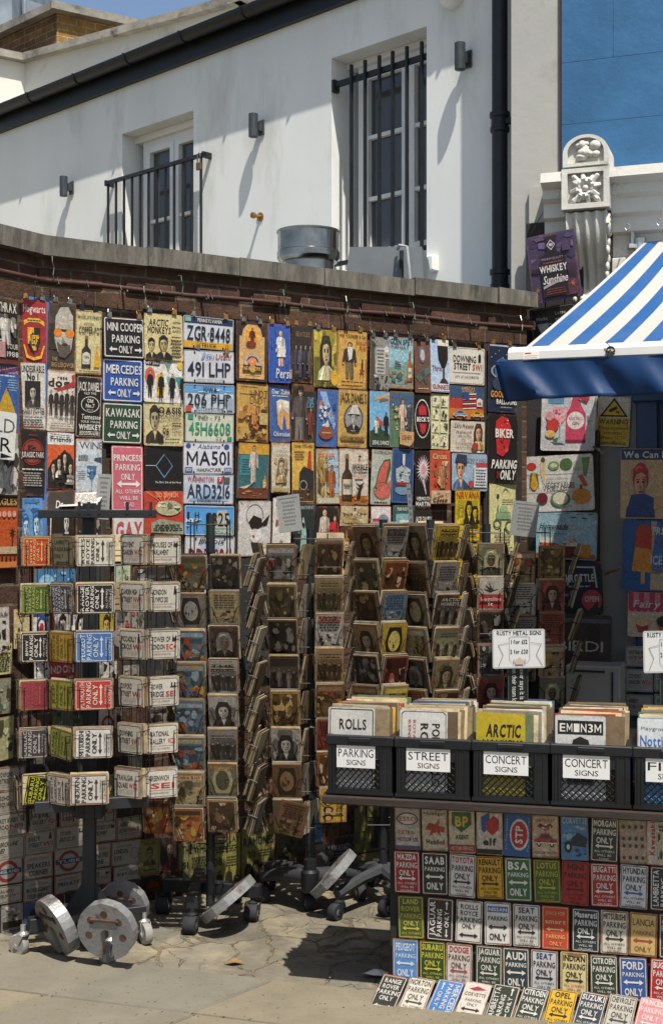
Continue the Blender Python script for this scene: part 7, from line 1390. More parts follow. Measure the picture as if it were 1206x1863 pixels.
cb = [G(349, 1697), G(460, 1674), G(300, 1660), G(430, 1640)]
mb = MB(); mb.M = Matrix.Identity(4)
bar((cb[2].x, cb[2].y, .115), (cb[1].x+.03, cb[1].y, .115), .045, .05).build('base_beam', M['iron'], rb); bar((cb[0].x, cb[0].y, .114), (cb[0].x-.01, cb[0].y+.42, .114), .045, .05).build('base_beam', M['iron'], rb)
for p in cb: caster(rb, p, -100, M['rubber'], M['iron'], .034, .05)
weight(rb, W(415, 1636, 5.10), (-.62, .12, .75), (.76, 0, .62), .125, .036)
# rack C
YC = 5.45; XC = (565-CX)/FPX*YC
rc = rack('wire spinner of sepia picture cards, standing on a dark star base', XC, YC, 1.56)
TC = [(1058, 1128, 1192, 1257, 1322, 1388, 1452, 1520), (1050, 1115, 1180, 1243, 1307, 1370, 1432)]
C1 = [('grey', 'comic', None, 'grey card with a dark drawing'), ('olive', 'photo', None, 'olive sepia photo card'), ('black', 'photo', None, 'black photo card with white border'), ('black', 'group', None, 'dark group photo card'), ('gold', 'photo', None, 'golden sepia card'), ('white', 'bust', None, 'white card with a long haired face'), ('brown', 'face', None, 'brown card with a painted face'), ('brown', 'text', None, 'brown card hanging crooked')]
C2 = [('brown', 'photo', None, 'brown card with a white price tag'), ('olive', 'group', None, 'sepia group card'), ('white', 'text', ('BEACH/BOYS', '#a84034'), 'white card with red script'), ('tan', 'group', None, 'tan card with four dark silhouettes'), ('brown', 'comic', None, 'dark brown picture card'), ('red', 'text', None, 'red and white worn card'), ('orange', 'photo', None, 'orange brown worn card')]
for ci, (px, L_) in enumerate(((513, C1), (597, C2))):
    for k in range(len(L_)):
        kk, kind, ti, lab = L_[k]; bg, d = card(kk, kind, ti)
        put(rc, px + (k*1.6 if ci == 0 else k*.6), TC[ci][k], YC-.13 + .03*ci, (-4, 6)[ci], (.116, .112)[ci], .150, 17, 'V' if k else 'U', (bg, d, f'{lab}, {ORD[k]} in its column above the star base'), nb=7, roll=(-14 if (ci == 0 and k == 7) else 0), group=GC, rust=.4)
for k in range(8):
    put(rc, 554+k, TC[0][k]-4, YC-.02, 62, .112, .142, 12, 'V', None, nb=3); put(rc, 476, TC[0][k]-10, YC+.06, -70, .11, .142, 14, 'V', None, nb=4)
    if k < 7: put(rc, 642, TC[1][k]-2, YC+.03, 64, .112, .142, 14, 'V', None, nb=5); put(rc, 600, TC[1][k]-20, YC+.2, 170, .11, .142, 12, 'V', None, nb=5)
bg, d = '#b08f28', lambda a: ([a.E(.3, .15+.23*i, .2, .10, '#2a1c12') for i in range(4)], [a.E(.3, .13+.23*i, .12, .07, '#c09060') for i in range(4)], setattr(a, 'turn', -90), a.T('BEATLES', .2, .62, .8, .8, '#2a1c12', 1), setattr(a, 'turn', 0))
put(rc, 606, 1497, YC-.12, 8, .105, .142, 6, 'U', (bg, d, 'yellow card with four dark haired heads in a row'), nb=8, group=GC)
fm = G(565, 1622); hub = MB(); hub.M = Matrix.Translation((XC, YC-.1, 0)); hub.lathe([(.034, .09), (.038, .10), (.038, .17), (.026, .18), (.026, .22)], 18); hub.build('hub', M['plastic'], rc, True)
cc = [G(559, 1655), G(652, 1637), G(488, 1618), G(600, 1595), G(478, 1640)]
mb = MB()
for q in cc: mb.tube([(XC, YC-.1, .15), ((XC*.4+q.x*.6), (YC-.1)*.4+q.y*.6, .135), (q.x, q.y, .10)], [.034, .028, .022], 10)
for i, q in enumerate(cc):
    pass
mb.build('star_foot', surf('dark_grey_plastic', '#2b2c2e', '#3a3b3d', 6, .5, bs=.1), rc, True)
for q in cc: caster(rc, q, -70, M['rubber'], M['iron'], .034, .036)
weight(rc, W(606, 1590, 5.33), (-.72, .10, .68), (.68, 0, .72), .120, .036)
# racks D and E, set corner-on
def cornerrack(label, px, Y, tops, pxl, pxr, who, L1, L2, n):
    X = (px-CX)/FPX*Y; e = rack(label, X, Y, 1.60)
    for k in range(n):
        for s_, pp, L_ in ((-1, pxl, L1), (1, pxr, L2)):
            kk, kind, ti, lab = L_[k % len(L_)]; bg, d = card(kk, kind, ti)
            put(e, pp, tops[k]+61, Y-.12, -30 if s_ < 0 else 22, .106, .150, 18, 'V', (bg, d, f'{lab}, {ORD[k]} on the {"shaded" if s_ < 0 else "crate"} side of {who}'), nb=8, group=GC, rust=.38)
        put(e, pp+(32 if True else 0), tops[k]+56, Y+.03, 76, .11, .142, 12, 'V', None, nb=3); put(e, px, tops[k]+50, Y+.16, 180, .11, .142, 14, 'V', None, nb=4)
    return e, X
TD = [960, 1022, 1080, 1137, 1194, 1250, 1306, 1362, 1418]
rd, XD = cornerrack('wire spinner of brown cards set corner-on, behind the first crate', 697, 5.50, TD, 672, 713, 'the first corner rack',
  [('brown', 'bust', None, 'dark brown bust card'), ('olive', 'photo', None, 'olive photo card'), ('brown', 'photo', None, 'brown photo card'), ('tan', 'bust', None, 'tan portrait card'), ('black', 'photo', None, 'black picture card'), ('brown', 'comic', None, 'brown drawing card'), ('tan', 'photo', None, 'tan photo card'), ('brown', 'text', None, 'brown text card')],
  [('grey', 'text', ('EVENING/EXCHANGE', '#2a2624'), 'grey theatre card with bold title'), ('orange', 'photo', None, 'orange card with a dark square'), ('blue', 'text', None, 'grey blue text card'), ('yellow', 'face', None, 'yellow card with a pale drawing'), ('red', 'photo', None, 'deep red card'), ('yellow', 'comic', None, 'yellow and red card'), ('gold', 'text', None, 'golden text card'), ('brown', 'group', None, 'brown group card')], 8)
re_, XE = cornerrack('wire spinner of band cards set corner-on, behind the crates of concert signs', 783, 5.55, [t_+1 for t_ in (958, 1026, 1082, 1143, 1200, 1256, 1312)], 760, 806, 'the second corner rack',
  [('olive', 'bust', None, 'olive portrait card'), ('brown', 'group', None, 'brown group card'), ('olive', 'face', None, 'dull olive card'), ('cream', 'comic', None, 'cream drawing card'), ('black', 'bust', None, 'black bust card'), ('orange', 'text', None, 'orange text card')],
  [('yellow', 'group', ('ARCTIC/MONKEYS', '#1c1810'), 'dark yellow concert card'), ('grey', 'text', None, 'grey scribbled card'), ('black', 'group', ('ARCTIC/MONKEYS', '#c4c0b8'), 'black concert card with white title'), ('green', 'group', None, 'grey green band card'), ('olive', 'bust', None, 'pale olive card'), ('brown', 'photo', None, 'brown picture card')], 6)
for e, X, Y, ys in ((rd, XD, 5.5, (-70, 20, 140, 230)), (re_, XE, 5.55, (-70, 20, 140, 230))):
    mb = MB(); arms(mb, (X, Y), ys, .30, .10, .024); mb.build('star_foot', bpy.data.materials['dark_grey_plastic'], e, True)
    for y in ys: caster(e, Vector((X+.29*math.cos(R(y)), Y+.29*math.sin(R(y)), 0)), y, M['rubber'], M['iron'], .034, .036)
# racks F and G, in the shade of the awning
def plainrack(label, Y, cols, who):
    px = sum(c[0] for c in cols)/len(cols); X = (px-CX)/FPX*Y; e = rack(label, X, Y+.14, 1.58)
    for px_, yaw, L_ in cols:
        for k, (bot, kk, kind, ti, lab) in enumerate(L_):
            bg, d = card(kk, kind, ti); put(e, px_, bot, Y, yaw, .112, .142, 9, 'U', (bg, d, f'{lab}, {ORD[k]} in its column of {who}'), nb=5, group=GC, rust=.38)
    for k in range(6): put(e, px-len(cols)*27-6, 1045+60*k, Y+.08, -72, .11, .142, 16, 'V', None, nb=5); put(e, px+len(cols)*27+10, 1045+60*k, Y+.08, 74, .11, .142, 18, 'V', None, nb=4)
    mb = MB(); arms(mb, (X, Y+.14), (-60, 30, 120, 210), .28, .1, .022); mb.build('star_foot', bpy.data.materials['dark_grey_plastic'], e, True)
    return e
def leaf(a):
    a.R(.02, .02, .98, .46, '#a83034'); a.R(.02, .46, .98, .98, '#b9b4aa'); [a.P([(.5, .52), (.5+.34*math.cos(R(q)), .58+.3*math.sin(R(q))), (.5+.06, .6)], '#2a2c28') for q in (10, 40, 70, 110, 140, 170)]; a.T('Legalise', .1, .26, .9, .38, '#d8d0c8', 1); a.T('It', .4, .1, .6, .22, '#d8d0c8', 1)
plainrack('wire spinner in the awning shade with a leaf card, beside the tractor sign', 5.75, [(892, 4, [(1048, 'green', 'bust', None, 'pale green card with a dark man'), (1108, 'white', 'text', None, 'white and red card with a black leaf'), (1170, 'black', 'photo', None, 'dark shaded card'), (1230, 'grey', 'photo', None, 'grey shaded card'), (1290, 'red', 'bust', None, 'dull red card')])], 'the leaf spinner')
for o in list(bpy.data.objects):
    if o.get('label', '').startswith('white and red card with a black leaf'):
        a = Art(.112, .142, '#b9b4aa', 1); leaf(a); o.data = a.mesh('tin_card')
plainrack('two column wire spinner deep in the awning shade, before the shop signs', 5.85, [(950, 2, [(1062, 'tan', 'comic', None, 'tan card with a brown bow shape'), (1120, 'white', 'text', None, 'white card of printed lines'), (1180, 'grey', 'text', None, 'grey lettered card'), (1240, 'brown', 'photo', None, 'brown shaded card')]), (1003, 2, [(1052, 'gold', 'photo', None, 'golden landscape card'), (1112, 'red', 'bust', None, 'dull red card with a statue'), (1172, 'red', 'text', None, 'red and white striped card'), (1232, 'tan', 'comic', None, 'tan card with an orange patch'), (1290, 'green', 'bust', None, 'dark green portrait card')])], 'the two column spinner')
# bent paper price sheets standing up out of the racks
def sheet(rect, Y, yaw, tilt, roll, label):
    x0, y0, x1, y1 = rect; p = W((x0+x1)/2, (y0+y1)/2, Y); w, h = (x1-x0)/FPX*Y, (y1-y0)/FPX*Y
    a = Art(w, h, '#8f8f8a', 3, th=.0006); a.L(.2, .15, .8, .85, 7, '#6a6a66'); a.R(.1, .9, .9, .93, '#6a6a66')
    sign_obj('price_sheet', a, pose(p, yaw, tilt, roll), label, 'price sheet', rust=0)
sheet((504, 900, 548, 968), 5.40, -15, -8, 8, 'grey plastic price sheet sticking up between white lady sign and liner sign')
sheet((176, 862, 200, 945), 4.95, 10, -4, -4, 'grey plastic price sheet beside the pink parking sign')
sheet((738, 880, 756, 990), 5.55, 62, -3, 4, 'narrow grey price sheet seen edge on, by the cocktail sign')
sheet((930, 912, 978, 976), 5.80, -18, -6, -6, 'dark grey price sheet in front of the vegetable sign')
# signs lying bent on top of the first spinner
mb = Art(.15, .11, '#d8d4ca', 8); mb.L(.05, .1, .95, .9, 8, '#6a6660')
sign_obj('tin_sheet', mb, pose(W(150, 908, 4.95), -14, -62, 4), 'curved white printed sheet lying on top of the street sign spinner', 'tin sign', rust=.2)
mb = Art(.11, .10, '#1a1818', 8); mb.T('Dr', .35, .3, .6, .6, 'W', 1)
sign_obj('tin_sheet', mb, pose(W(110, 915, 4.93), -8, -20, 2), 'black sheet with a white word, on top of the street sign spinner', 'tin sign', rust=.6)
# ------------------------------------------------------------------ table, crates, and signs under the awning
TB.o = Vector((0.206, 4.42, 0))
tw = 1.9
tb = empty('trestle_table', TB.at(.6, 0), 'long plank table with a dark board front covered in parking signs', 'table')
zp = .703
mb = MB(); mb.M = TB.m()
for i in range(3): mb.box(-.200, zp-.022, -.40+.185*i, tw, zp, -.218+.185*i, ch=.003)
mb.box(-.200, zp-.030, .158, tw, zp-.002, .180, ch=.004); mb.build('table_top', M['wood'], tb)
mb = MB(); mb.M = TB.m(); mb.box(-.012, .03, -.03, tw, zp-.023, -.008, ch=.002); mb.build('front_board', M['blackwood'], tb)
for s_ in (.05, 1.7):
    for z_ in (-.06, -.46):
        mb = MB(); mb.M = TB.m(); mb.box(s_, 0, z_-.02, s_+.04, zp-.023, z_+.02, ch=.003); mb.build('leg', M['blackwood'], tb)
mb = MB(); mb.M = TB.m(-.012, 0, -.0); mb.box(0, .0, -.5, .012, zp-.2, -.035); mb.build('side_board', M['blackwood'], tb)
# ---- crates
def crate_mesh(cw, ch, cd):
    mb = MB(); t = .006
    mb.box(-cw/2, 0, -cd, cw/2, .006, 0)
    mb.box(-cw/2+.004, .006, -cd, -cw/2+.012, ch-.03, 0); mb.box(cw/2-.012, .006, -cd, cw/2-.004, ch-.03, 0); mb.box(-cw/2+.012, .006, -cd+.001, cw/2-.012, ch-.03, -cd+.008)
    # rim
    mb.box(-cw/2-.003, ch-.032, -.012, cw/2+.003, ch, .009, ch=.003); mb.box(-cw/2-.003, ch-.03, -cd-.006, cw/2+.003, ch-.001, -cd+.012); mb.box(-cw/2-.003, ch-.03, -cd+.012, -cw/2+.016, ch-.001, -.012); mb.box(cw/2-.016, ch-.03, -cd+.012, cw/2+.003, ch-.001, -.012)
    mb.box(-cw*.17, ch-.020, .009, cw*.17, ch-.006, .014, ch=.002)
    # front: posts, sill, band behind the label
    x0, x1, z0, z1 = -cw*.37, cw*.30, .020, ch*.62
    mb.box(-cw/2+.004, .006, -.010, x0, ch-.032, .004); mb.box(x1, .006, -.010, cw/2-.004, ch-.032, .004); mb.box(x0, .006, -.010, x1, z0, .003); mb.box(x0, z1, -.010, x1, ch-.032, .002)
    mb.box(-cw/2, .004, .004, cw/2, .014, .008)
    for x in (-cw/2+.012, x0-.008, x1+.004, cw/2-.018): mb.box(x, .014, .004, x+.006, ch-.034, .009)
    step = .021; r = .0021
    k = -20
    while k < 30:
        for sg in (1, -1):
            c = x0 + k*step if sg > 0 else x0 + k*step
            # line x = c + sg*(z-z0)
            pts = []
            za, zb = z0, z1; xa, xb = c, c+sg*(z1-z0)
            if xa > xb: xa, xb, za, zb = xb, xa, zb, za
            if xb > x0 and xa < x1:
                if xa < x0: za += (zb-za)*(x0-xa)/(xb-xa); xa = x0
                if xb > x1: zb = za+(zb-za)*(x1-xa)/(xb-xa); xb = x1
                mb.tube([(xa, za, -.002 if sg > 0 else -.0035), (xb, zb, -.002 if sg > 0 else -.0035)], r, 4, cap=False)
        k += 1
    return mb, (x0, x1, z0, z1)
CRY = .165
def crate(px0, px1, word, label, first=[None]):
    s0, z0 = TB.hit(px0, 1445, CRY); s1, _ = TB.hit(px1, 1445, CRY)
    e = bpy.data.objects.new('plastic_crate', None); COL.objects.link(e); e.matrix_world = TB.m((s0+s1)/2, zp+.002, CRY) @ Matrix.Diagonal(((s1-s0)/.244, 1, 1, 1)); e.empty_display_size = .1
    tag(e, label, 'crate', 'black crates of signs along the table')
    if first[0] is None:
        mb, win = crate_mesh(.240, .193, .36); o = mb.build('crate_shell', M['plastic']); first[0] = (o, win)
    else:
        o = first[0][0].copy(); COL.objects.link(o)
    o.parent = e
    cw, chh = .240, .193
    la = MB(); la.M = Matrix.Identity(4); la.box(-.084, .088, .0022, .056, .160, .0032, '#c9c8c4', )
    for txt, a, b_, c, d in ((word, -.078, .123, .050, .149), ('SIGNS', -.048, .097, .022, .114)):
        x = 0; it = []
        for q in txt: g_ = GL[(0, q)]; it.append((g_, x)); x += g_[2]+.09
        sx = (c-a)/(x-.09); sy = (d-b_)/CAP
        for g_, gx in it: la.add([(a+(gx+vx)*sx, b_+vy*sy, .0035) for vx, vy in g_[0]], g_[1], '#1a1a1a')
    lo = la.build('paper_label', M['paper']); lo.parent = e
    return e, (s0+s1)/2
CRS = [(594, 716, 'PARKING', 'black plastic crate labelled for parking signs, at the table end'), (718, 857, 'STREET', 'black plastic crate labelled for street signs'), (858, 1000, 'CONCERT', 'black plastic crate labelled for concert signs, under a yellow sign'), (1001, 1150, 'CONCERT', 'black plastic crate labelled for concert signs, under a rap sign'), (1151, 1304, 'FILM', 'black plastic crate cut off at the photo edge')]
FR = [
 ('white parking sign standing first in the crate at the table end', '#c4c2ba', lambda a: (a.O(.005, .003, 'K'), a.T('ROLLS', .24, .74, .82, .86, 'K', 1), a.T('ROYCE', .24, .52, .82, .64, 'K', 1)), KS),
 ('white street sign lettered sideways, first in its crate', '#c9c7bf', lambda a: (a.O(.005, .002, 'K', True), setattr(a, 'turn', -90), a.T('PORTOBELLO', .16, .68, .9, .84, 'K', 1), a.T('ROAD', .16, .44, .6, .60, 'K', 1), a.T('ROYAL BOROUGH', .12, .28, .8, .34, 'R', 0), a.T('KENSINGTON', .12, .18, .7, .24, 'R', 0)), SS),
 ('yellow concert sign with heavy black title, first in its crate', '#b8a224', lambda a: (a.T('ARCTIC', .2, .72, .9, .86, 'K', 2, .12), a.T('MONKEYS', .12, .54, .94, .68, 'K', 2, .1)), PS),
 ('white concert sign with a black title bar and a man in a cap', '#c4c4c0', lambda a: (a.R(.05, .78, .95, .94, 'K'), [a.T(q, .09+.14*i, .81, .20+.14*i, .905, 'W', 1) for i, q in enumerate('EMIN')], a.T('3', .65, .81, .75, .905, 'W', 1), a.T('M', .78, .81, .91, .905, 'W', 1), a.B_(.24, .2, .78, .74, '#3a3a3a', '#9a9690', '#1c1c1c'), a.P([(.30, .60), (.72, .60), (.66, .72), (.5, .76), (.36, .72)], '#1a1a1a')), PS),
 ('pale blue and white film sign, first in the crate at the photo edge', '#4f8fc0', lambda a: (a.R(.0, .60, 1, 1, '#cfd2d2'), a.T('Playgrounds', .08, .86, .7, .90, '#5a6a74', 0), a.T('Notting Hill', .06, .68, .98, .80, '#3a6aa8', 1)), PS)]
EC = EDGE + ['#c9c0a8', '#d8d0bc', '#b4502c', '#d0a43c', '#3f5a74', '#8f3a34', '#5a6a4c', '#cbb68a']
for i, (a_, b_, wd_, lab) in enumerate(CRS):
    e, sc_ = crate(a_, b_, wd_, lab); rn = random.Random(40+i)
    w, h = .156, .270
    lbl, bg, dr, nm = FR[i]; a = Art(w, h, bg, i); dr(a)
    base = TB.m(sc_-.034, zp+.012, CRY-.0135) @ Matrix.Rotation(R(-3), 4, 'X')
    sign_obj(nm, a, base @ Matrix.Translation((0, h/2, 0)), lbl, 'tin sign', 'first signs in the crates', .15, .01)
    z = -.006
    for k in range(30):
        z -= rn.uniform(.006, .0135)
        if z < -.315: break
        dx = rn.uniform(-.012, .014) + .016*min(1, -z/.1); dh = rn.uniform(-.010, .005); STK.M = TB.m(sc_-.034+dx, zp+.012, CRY-.022+z) @ Matrix.Rotation(R(rn.uniform(-7, -3.5)), 4, 'X') @ Matrix.Rotation(R(rn.uniform(-1.5, 1.5)), 4, 'Z')
        STK.box(-w/2, 0, -.0012, w/2+.034, h+dh, .0012, rn.choice(EC))
# ---- parking signs on the table front
RW = [
 (0, [('ESSO', 'x'), ('MOBIL', 'x'), ('BP', 'x'), ('ELF', 'x'), ('STP', 'x'), ('CHEV', 'x'), ('BLUEV', 'x'), ('MORGAN', '#2a3a30', 'W', 'TOWED'), ('TOOLS', 'x'), ('KAWA', 'x')]),
 (1, [('MAZDA', '#96262e', 'W', 'CRUSHED'), ('SAAB', '#1f2624', 'W'), ('TOYOTA', '#c9c6be', 'K', 'TOWED', '#a8323c'), ('RENAULT', '#c4962a', 'K', 'CRUSHED'), ('BSA', '#35633a', 'W'), ('LOTUS', '#3c5a24', '#a8a040', 'WRECKED'), ('MINI', '#96222a', '#3a1416', 'MOVED'), ('BUGATTI', '#a3262e', 'W', 'CRUSHED'), ('HYUNDAI', '#c4c6c6', '#23303c', 'SCRAPPED', None, '#2c5a9c'), ('LAMBRETTA', '#23303c', 'W', 'ROT')]),
 (2, [('LAND/ROVER', '#3f5420', '#b4aa4a', 'WINCHED'), ('JAGUAR', '#232226', 'W', 'ROT'), ('ROLLS/ROYCE', '#cfccc2', 'K'), ('NISSAN', '#cfccc4', 'K'), ('SEAT', '#c9c6be', 'K', 'SCRAPPED', '#2a3a66'), ('SPACE FOR/smart', '#b4402a', '#d8a86a'), ('Maserati', '#1e2c30', '#c9cdca', 'CRUSHED'), ('MITSUBISHI', '#cfc8b6', 'K', 'CRUSHED'), ('LANCIA', '#d0b070', '#4a2c1c', None, None, '#a83a34'), ('AUSTIN', '#3a1c18', 'W', 'CRUSHED')]),
 (3, [('PEUGEOT', '#4f83bc', '#c9d4dc'), ('SUBARU', '#2a4424', '#c4c040', 'CRUSHED'), ('DODGE', '#d4c9bc', '#5a4440', 'TOWED', '#a8323c', '#a8323c'), ('JAGUAR', '#2c4030', 'W', 'CRUSHED'), ('AUDI', '#24343c', 'W'), ('SEAT', '#c0c0c0', 'K', 'SCRAPPED', '#2a3a66'), ('INDIAN', '#d0c08a', 'K', 'CRUSHED', None, None), ('CITROEN', '#28402e', 'W', 'CRUSHED'), ('FORD', '#2c5696', 'W'), ('BUGATTI', '#a8262e', 'W', 'CRUSHED')]),
 (4, [('RANGE/ROVER', '#1f2c28', 'W'), ('NORTON', '#d6d0c0', '#3a3a34', 'CRUSHED'), ('MERCEDES', '#3f7cc0', 'W', 'ROT'), ('CORVETTE', '#d4ccc0', '#5a4a44', 'TOWED', '#b03a3c'), ('LAMBRETTA', '#22342e', 'W', 'ROT'), ('CITROEN', '#1f3830', 'W', 'CRUSHED'), ('OPEL', '#d8ac2a', 'K', 'CRUSHED'), ('SUZUKI', '#26384a', 'W', 'CRUSHED'), ('CHEVROLET', '#bcb8ac', '#3a3a3a', 'CRUSHED'), ('PRINCESS', '#d88a90', 'W', 'TOAD')])]
XSP = {'ESSO': ('#b9b2a4', [('E', .5, .72, .42, .15, '#3a4a74'), ('E', .5, .72, .36, .12, '#d0ccc0'), ('T', 'ESSO', .18, .67, .84, .77, '#a8322c', 1), ('T', 'EXTRA', .14, .36, .74, .45, '#a84034', 1), ('T', 'MOTOR OIL', .1, .2, .92, .29, '#3a3c54', 1), ('R', .02, .02, .98, .1, '#3f4a7a')], 'white motor oil sign with a blue oval', .6),
 'MOBIL': ('#bdb4a0', [('T', 'Mobilgas', .08, .84, .92, .92, '#3a3c3a', 1), ('P', [(.12, .5), (.3, .66), (.5, .62), (.7, .76), (.66, .6), (.9, .56), (.86, .44), (.7, .46), (.74, .34), (.6, .44), (.44, .42), (.3, .34), (.34, .48)], '#a83a30'), ('T', 'Mobiloil', .16, .16, .86, .27, '#23262a', 2)], 'cream oil sign with a red winged horse', .55),
 'BP': ('#c4b89c', [('P', [(.14, .94), (.86, .94), (.88, .66), (.5, .48), (.12, .66)], '#3c6238'), ('T', 'BP', .26, .62, .76, .84, '#d0c04a', 2), ('T', 'AGENT', .26, .32, .76, .42, 'K', 2), ('R', .02, .04, .98, .2, '#8f2c2c'), ('T', 'MOTOR SERVICE', .06, .08, .94, .16, '#c9a89a', 1)], 'cream service sign with a green shield', .5),
 'ELF': ('#c4bdb0', [('P', [(.18, .86), (.5, .96), (.52, .64), (.3, .5), (.2, .56)], '#2c5696'), ('P', [(.36, .72), (.66, .9), (.86, .8), (.84, .58), (.6, .44), (.4, .56)], '#b03034'), ('T', 'elf', .26, .22, .76, .38, 'K', 2), ('R', .02, .02, .98, .13, '#1c1c1c')], 'cream fuel sign with a blue and red block shape', .5),
 'STP': ('#2c5a94', [('RG', .58, .5, .36, .36, .16, '#c9c6be', 22), ('E', .58, .5, .30, .30, '#a83038'), ('turn90',)], 'blue motor oil sign with a red oval', .3),
 'CHEV': ('#bfae94', [('T', 'CHEVROLET', .14, .82, .86, .9, '#8a3a30', 1), ('P', [(.2, .72), (.5, .62), (.8, .72), (.7, .80), (.5, .74), (.3, .8)], '#8a3a34'), ('M', .3, .66, .7, .8, ['W', 'K', '#a83a34'], 10, .2), ('CAR', .1, .26, .92, .56, '#a83a34'), ('T', 'PICK UP TRUCK', .1, .1, .9, .16, '#6a4a3a', 1)], 'tan sign with a red pick up truck', .55),
 'BLUEV': ('#4f7fa8', [('T', 'CORVETTE', .06, .82, .96, .96, '#9fbccc', 1), ('M', .05, .35, .95, .8, ['#a9bcc8', '#7aa0b8', '#c9a8a4'], 12, .22), ('E', .26, .3, .13, .13, 'K'), ('E', .26, .3, .06, .06, '#c4c8c8'), ('P', [(.3, .34), (.9, .3), (.96, .5), (.6, .62), (.4, .5)], '#23303a'), ('M', .3, .1, .9, .3, ['#1c2830', '#2a4454'], 8, .2)], 'sky blue sign with a black motorcycle and pale car', .3),
 'TOOLS': ('#a89a88', [*[('R', .14+.22*i, .16+.42*j, .18+.22*i, .40+.42*j, '#c09a88') for i in range(4) for j in range(2)], *[('E', .16+.22*i, .14+.42*j+.26*k, .06, .045, '#4a3c38', 8) for i in range(4) for j in range(2) for k in range(2)]], 'tan sign with two rows of spoon shapes', .5),
 'KAWA': ('#bdb3a2', [('R', .0, .0, .34, 1, '#c4bcae'), ('k90',), ('M', .4, .1, .95, .7, ['#23231f', '#4a4a40', '#8a8676'], 12, .2), ('L', .4, .74, .95, .9, 2, '#3a3a34')], 'cream sign with red sideways letters and a dark engine', .4)}
CN = {'#c9c6be': 'white', '#cfccc2': 'white', '#cfccc4': 'white', '#c4c6c6': 'pale grey', '#cfc8b6': 'rusty edged cream', '#d0b070': 'rusty orange stained', '#c4962a': 'mustard yellow', '#35633a': 'mid green', '#3c5a24': 'olive green', '#96222a': 'all red', '#96262e': 'red', '#a3262e': 'bright red', '#a8262e': 'red', '#23303c': 'navy', '#1f2624': 'black', '#2a3a30': 'dark green', '#3f5420': 'moss green', '#232226': 'black', '#b4402a': 'orange red', '#1e2c30': 'dark teal', '#3a1c18': 'dark brown', '#4f83bc': 'light blue', '#2a4424': 'green and yellow', '#d4c9bc': 'pinkish white', '#2c4030': 'forest green', '#24343c': 'dark slate', '#c0c0c0': 'silver grey', '#d0c08a': 'pale yellow', '#28402e': 'bottle green', '#2c5696': 'royal blue', '#1f2c28': 'blackish green', '#d6d0c0': 'off white', '#3f7cc0': 'sky blue', '#d4ccc0': 'white and red', '#22342e': 'dark green', '#1f3830': 'deep green', '#d8ac2a': 'golden yellow', '#26384a': 'navy blue', '#bcb8ac': 'grey cream', '#d88a90': 'pale pink'}
ROWN = ['top row', 'second row', 'third row', 'fourth row', 'bottom row']
PXL = [(718, 767, 816, 866, 916, 967, 1020, 1074, 1126, 1176), (717, 767, 817, 867, 918, 970, 1021, 1074, 1127, 1182), (724, 777, 829, 881, 933, 985, 1040, 1092, 1144, 1198), (714, 763, 811, 865, 914, 965, 1019, 1073, 1126, 1182), (707, 757, 808, 859, 911, 962, 1014, 1067, 1121, 1176)]
ZT = [(.611, .467), (.461, .320), (.308, .168), (.161, .020), None]
zs0 = TB.hit(717, 1467)[1]; zs1 = TB.hit(715, 1783)[1]
sc_ = (zs0 - zs1)/(.611-.020)
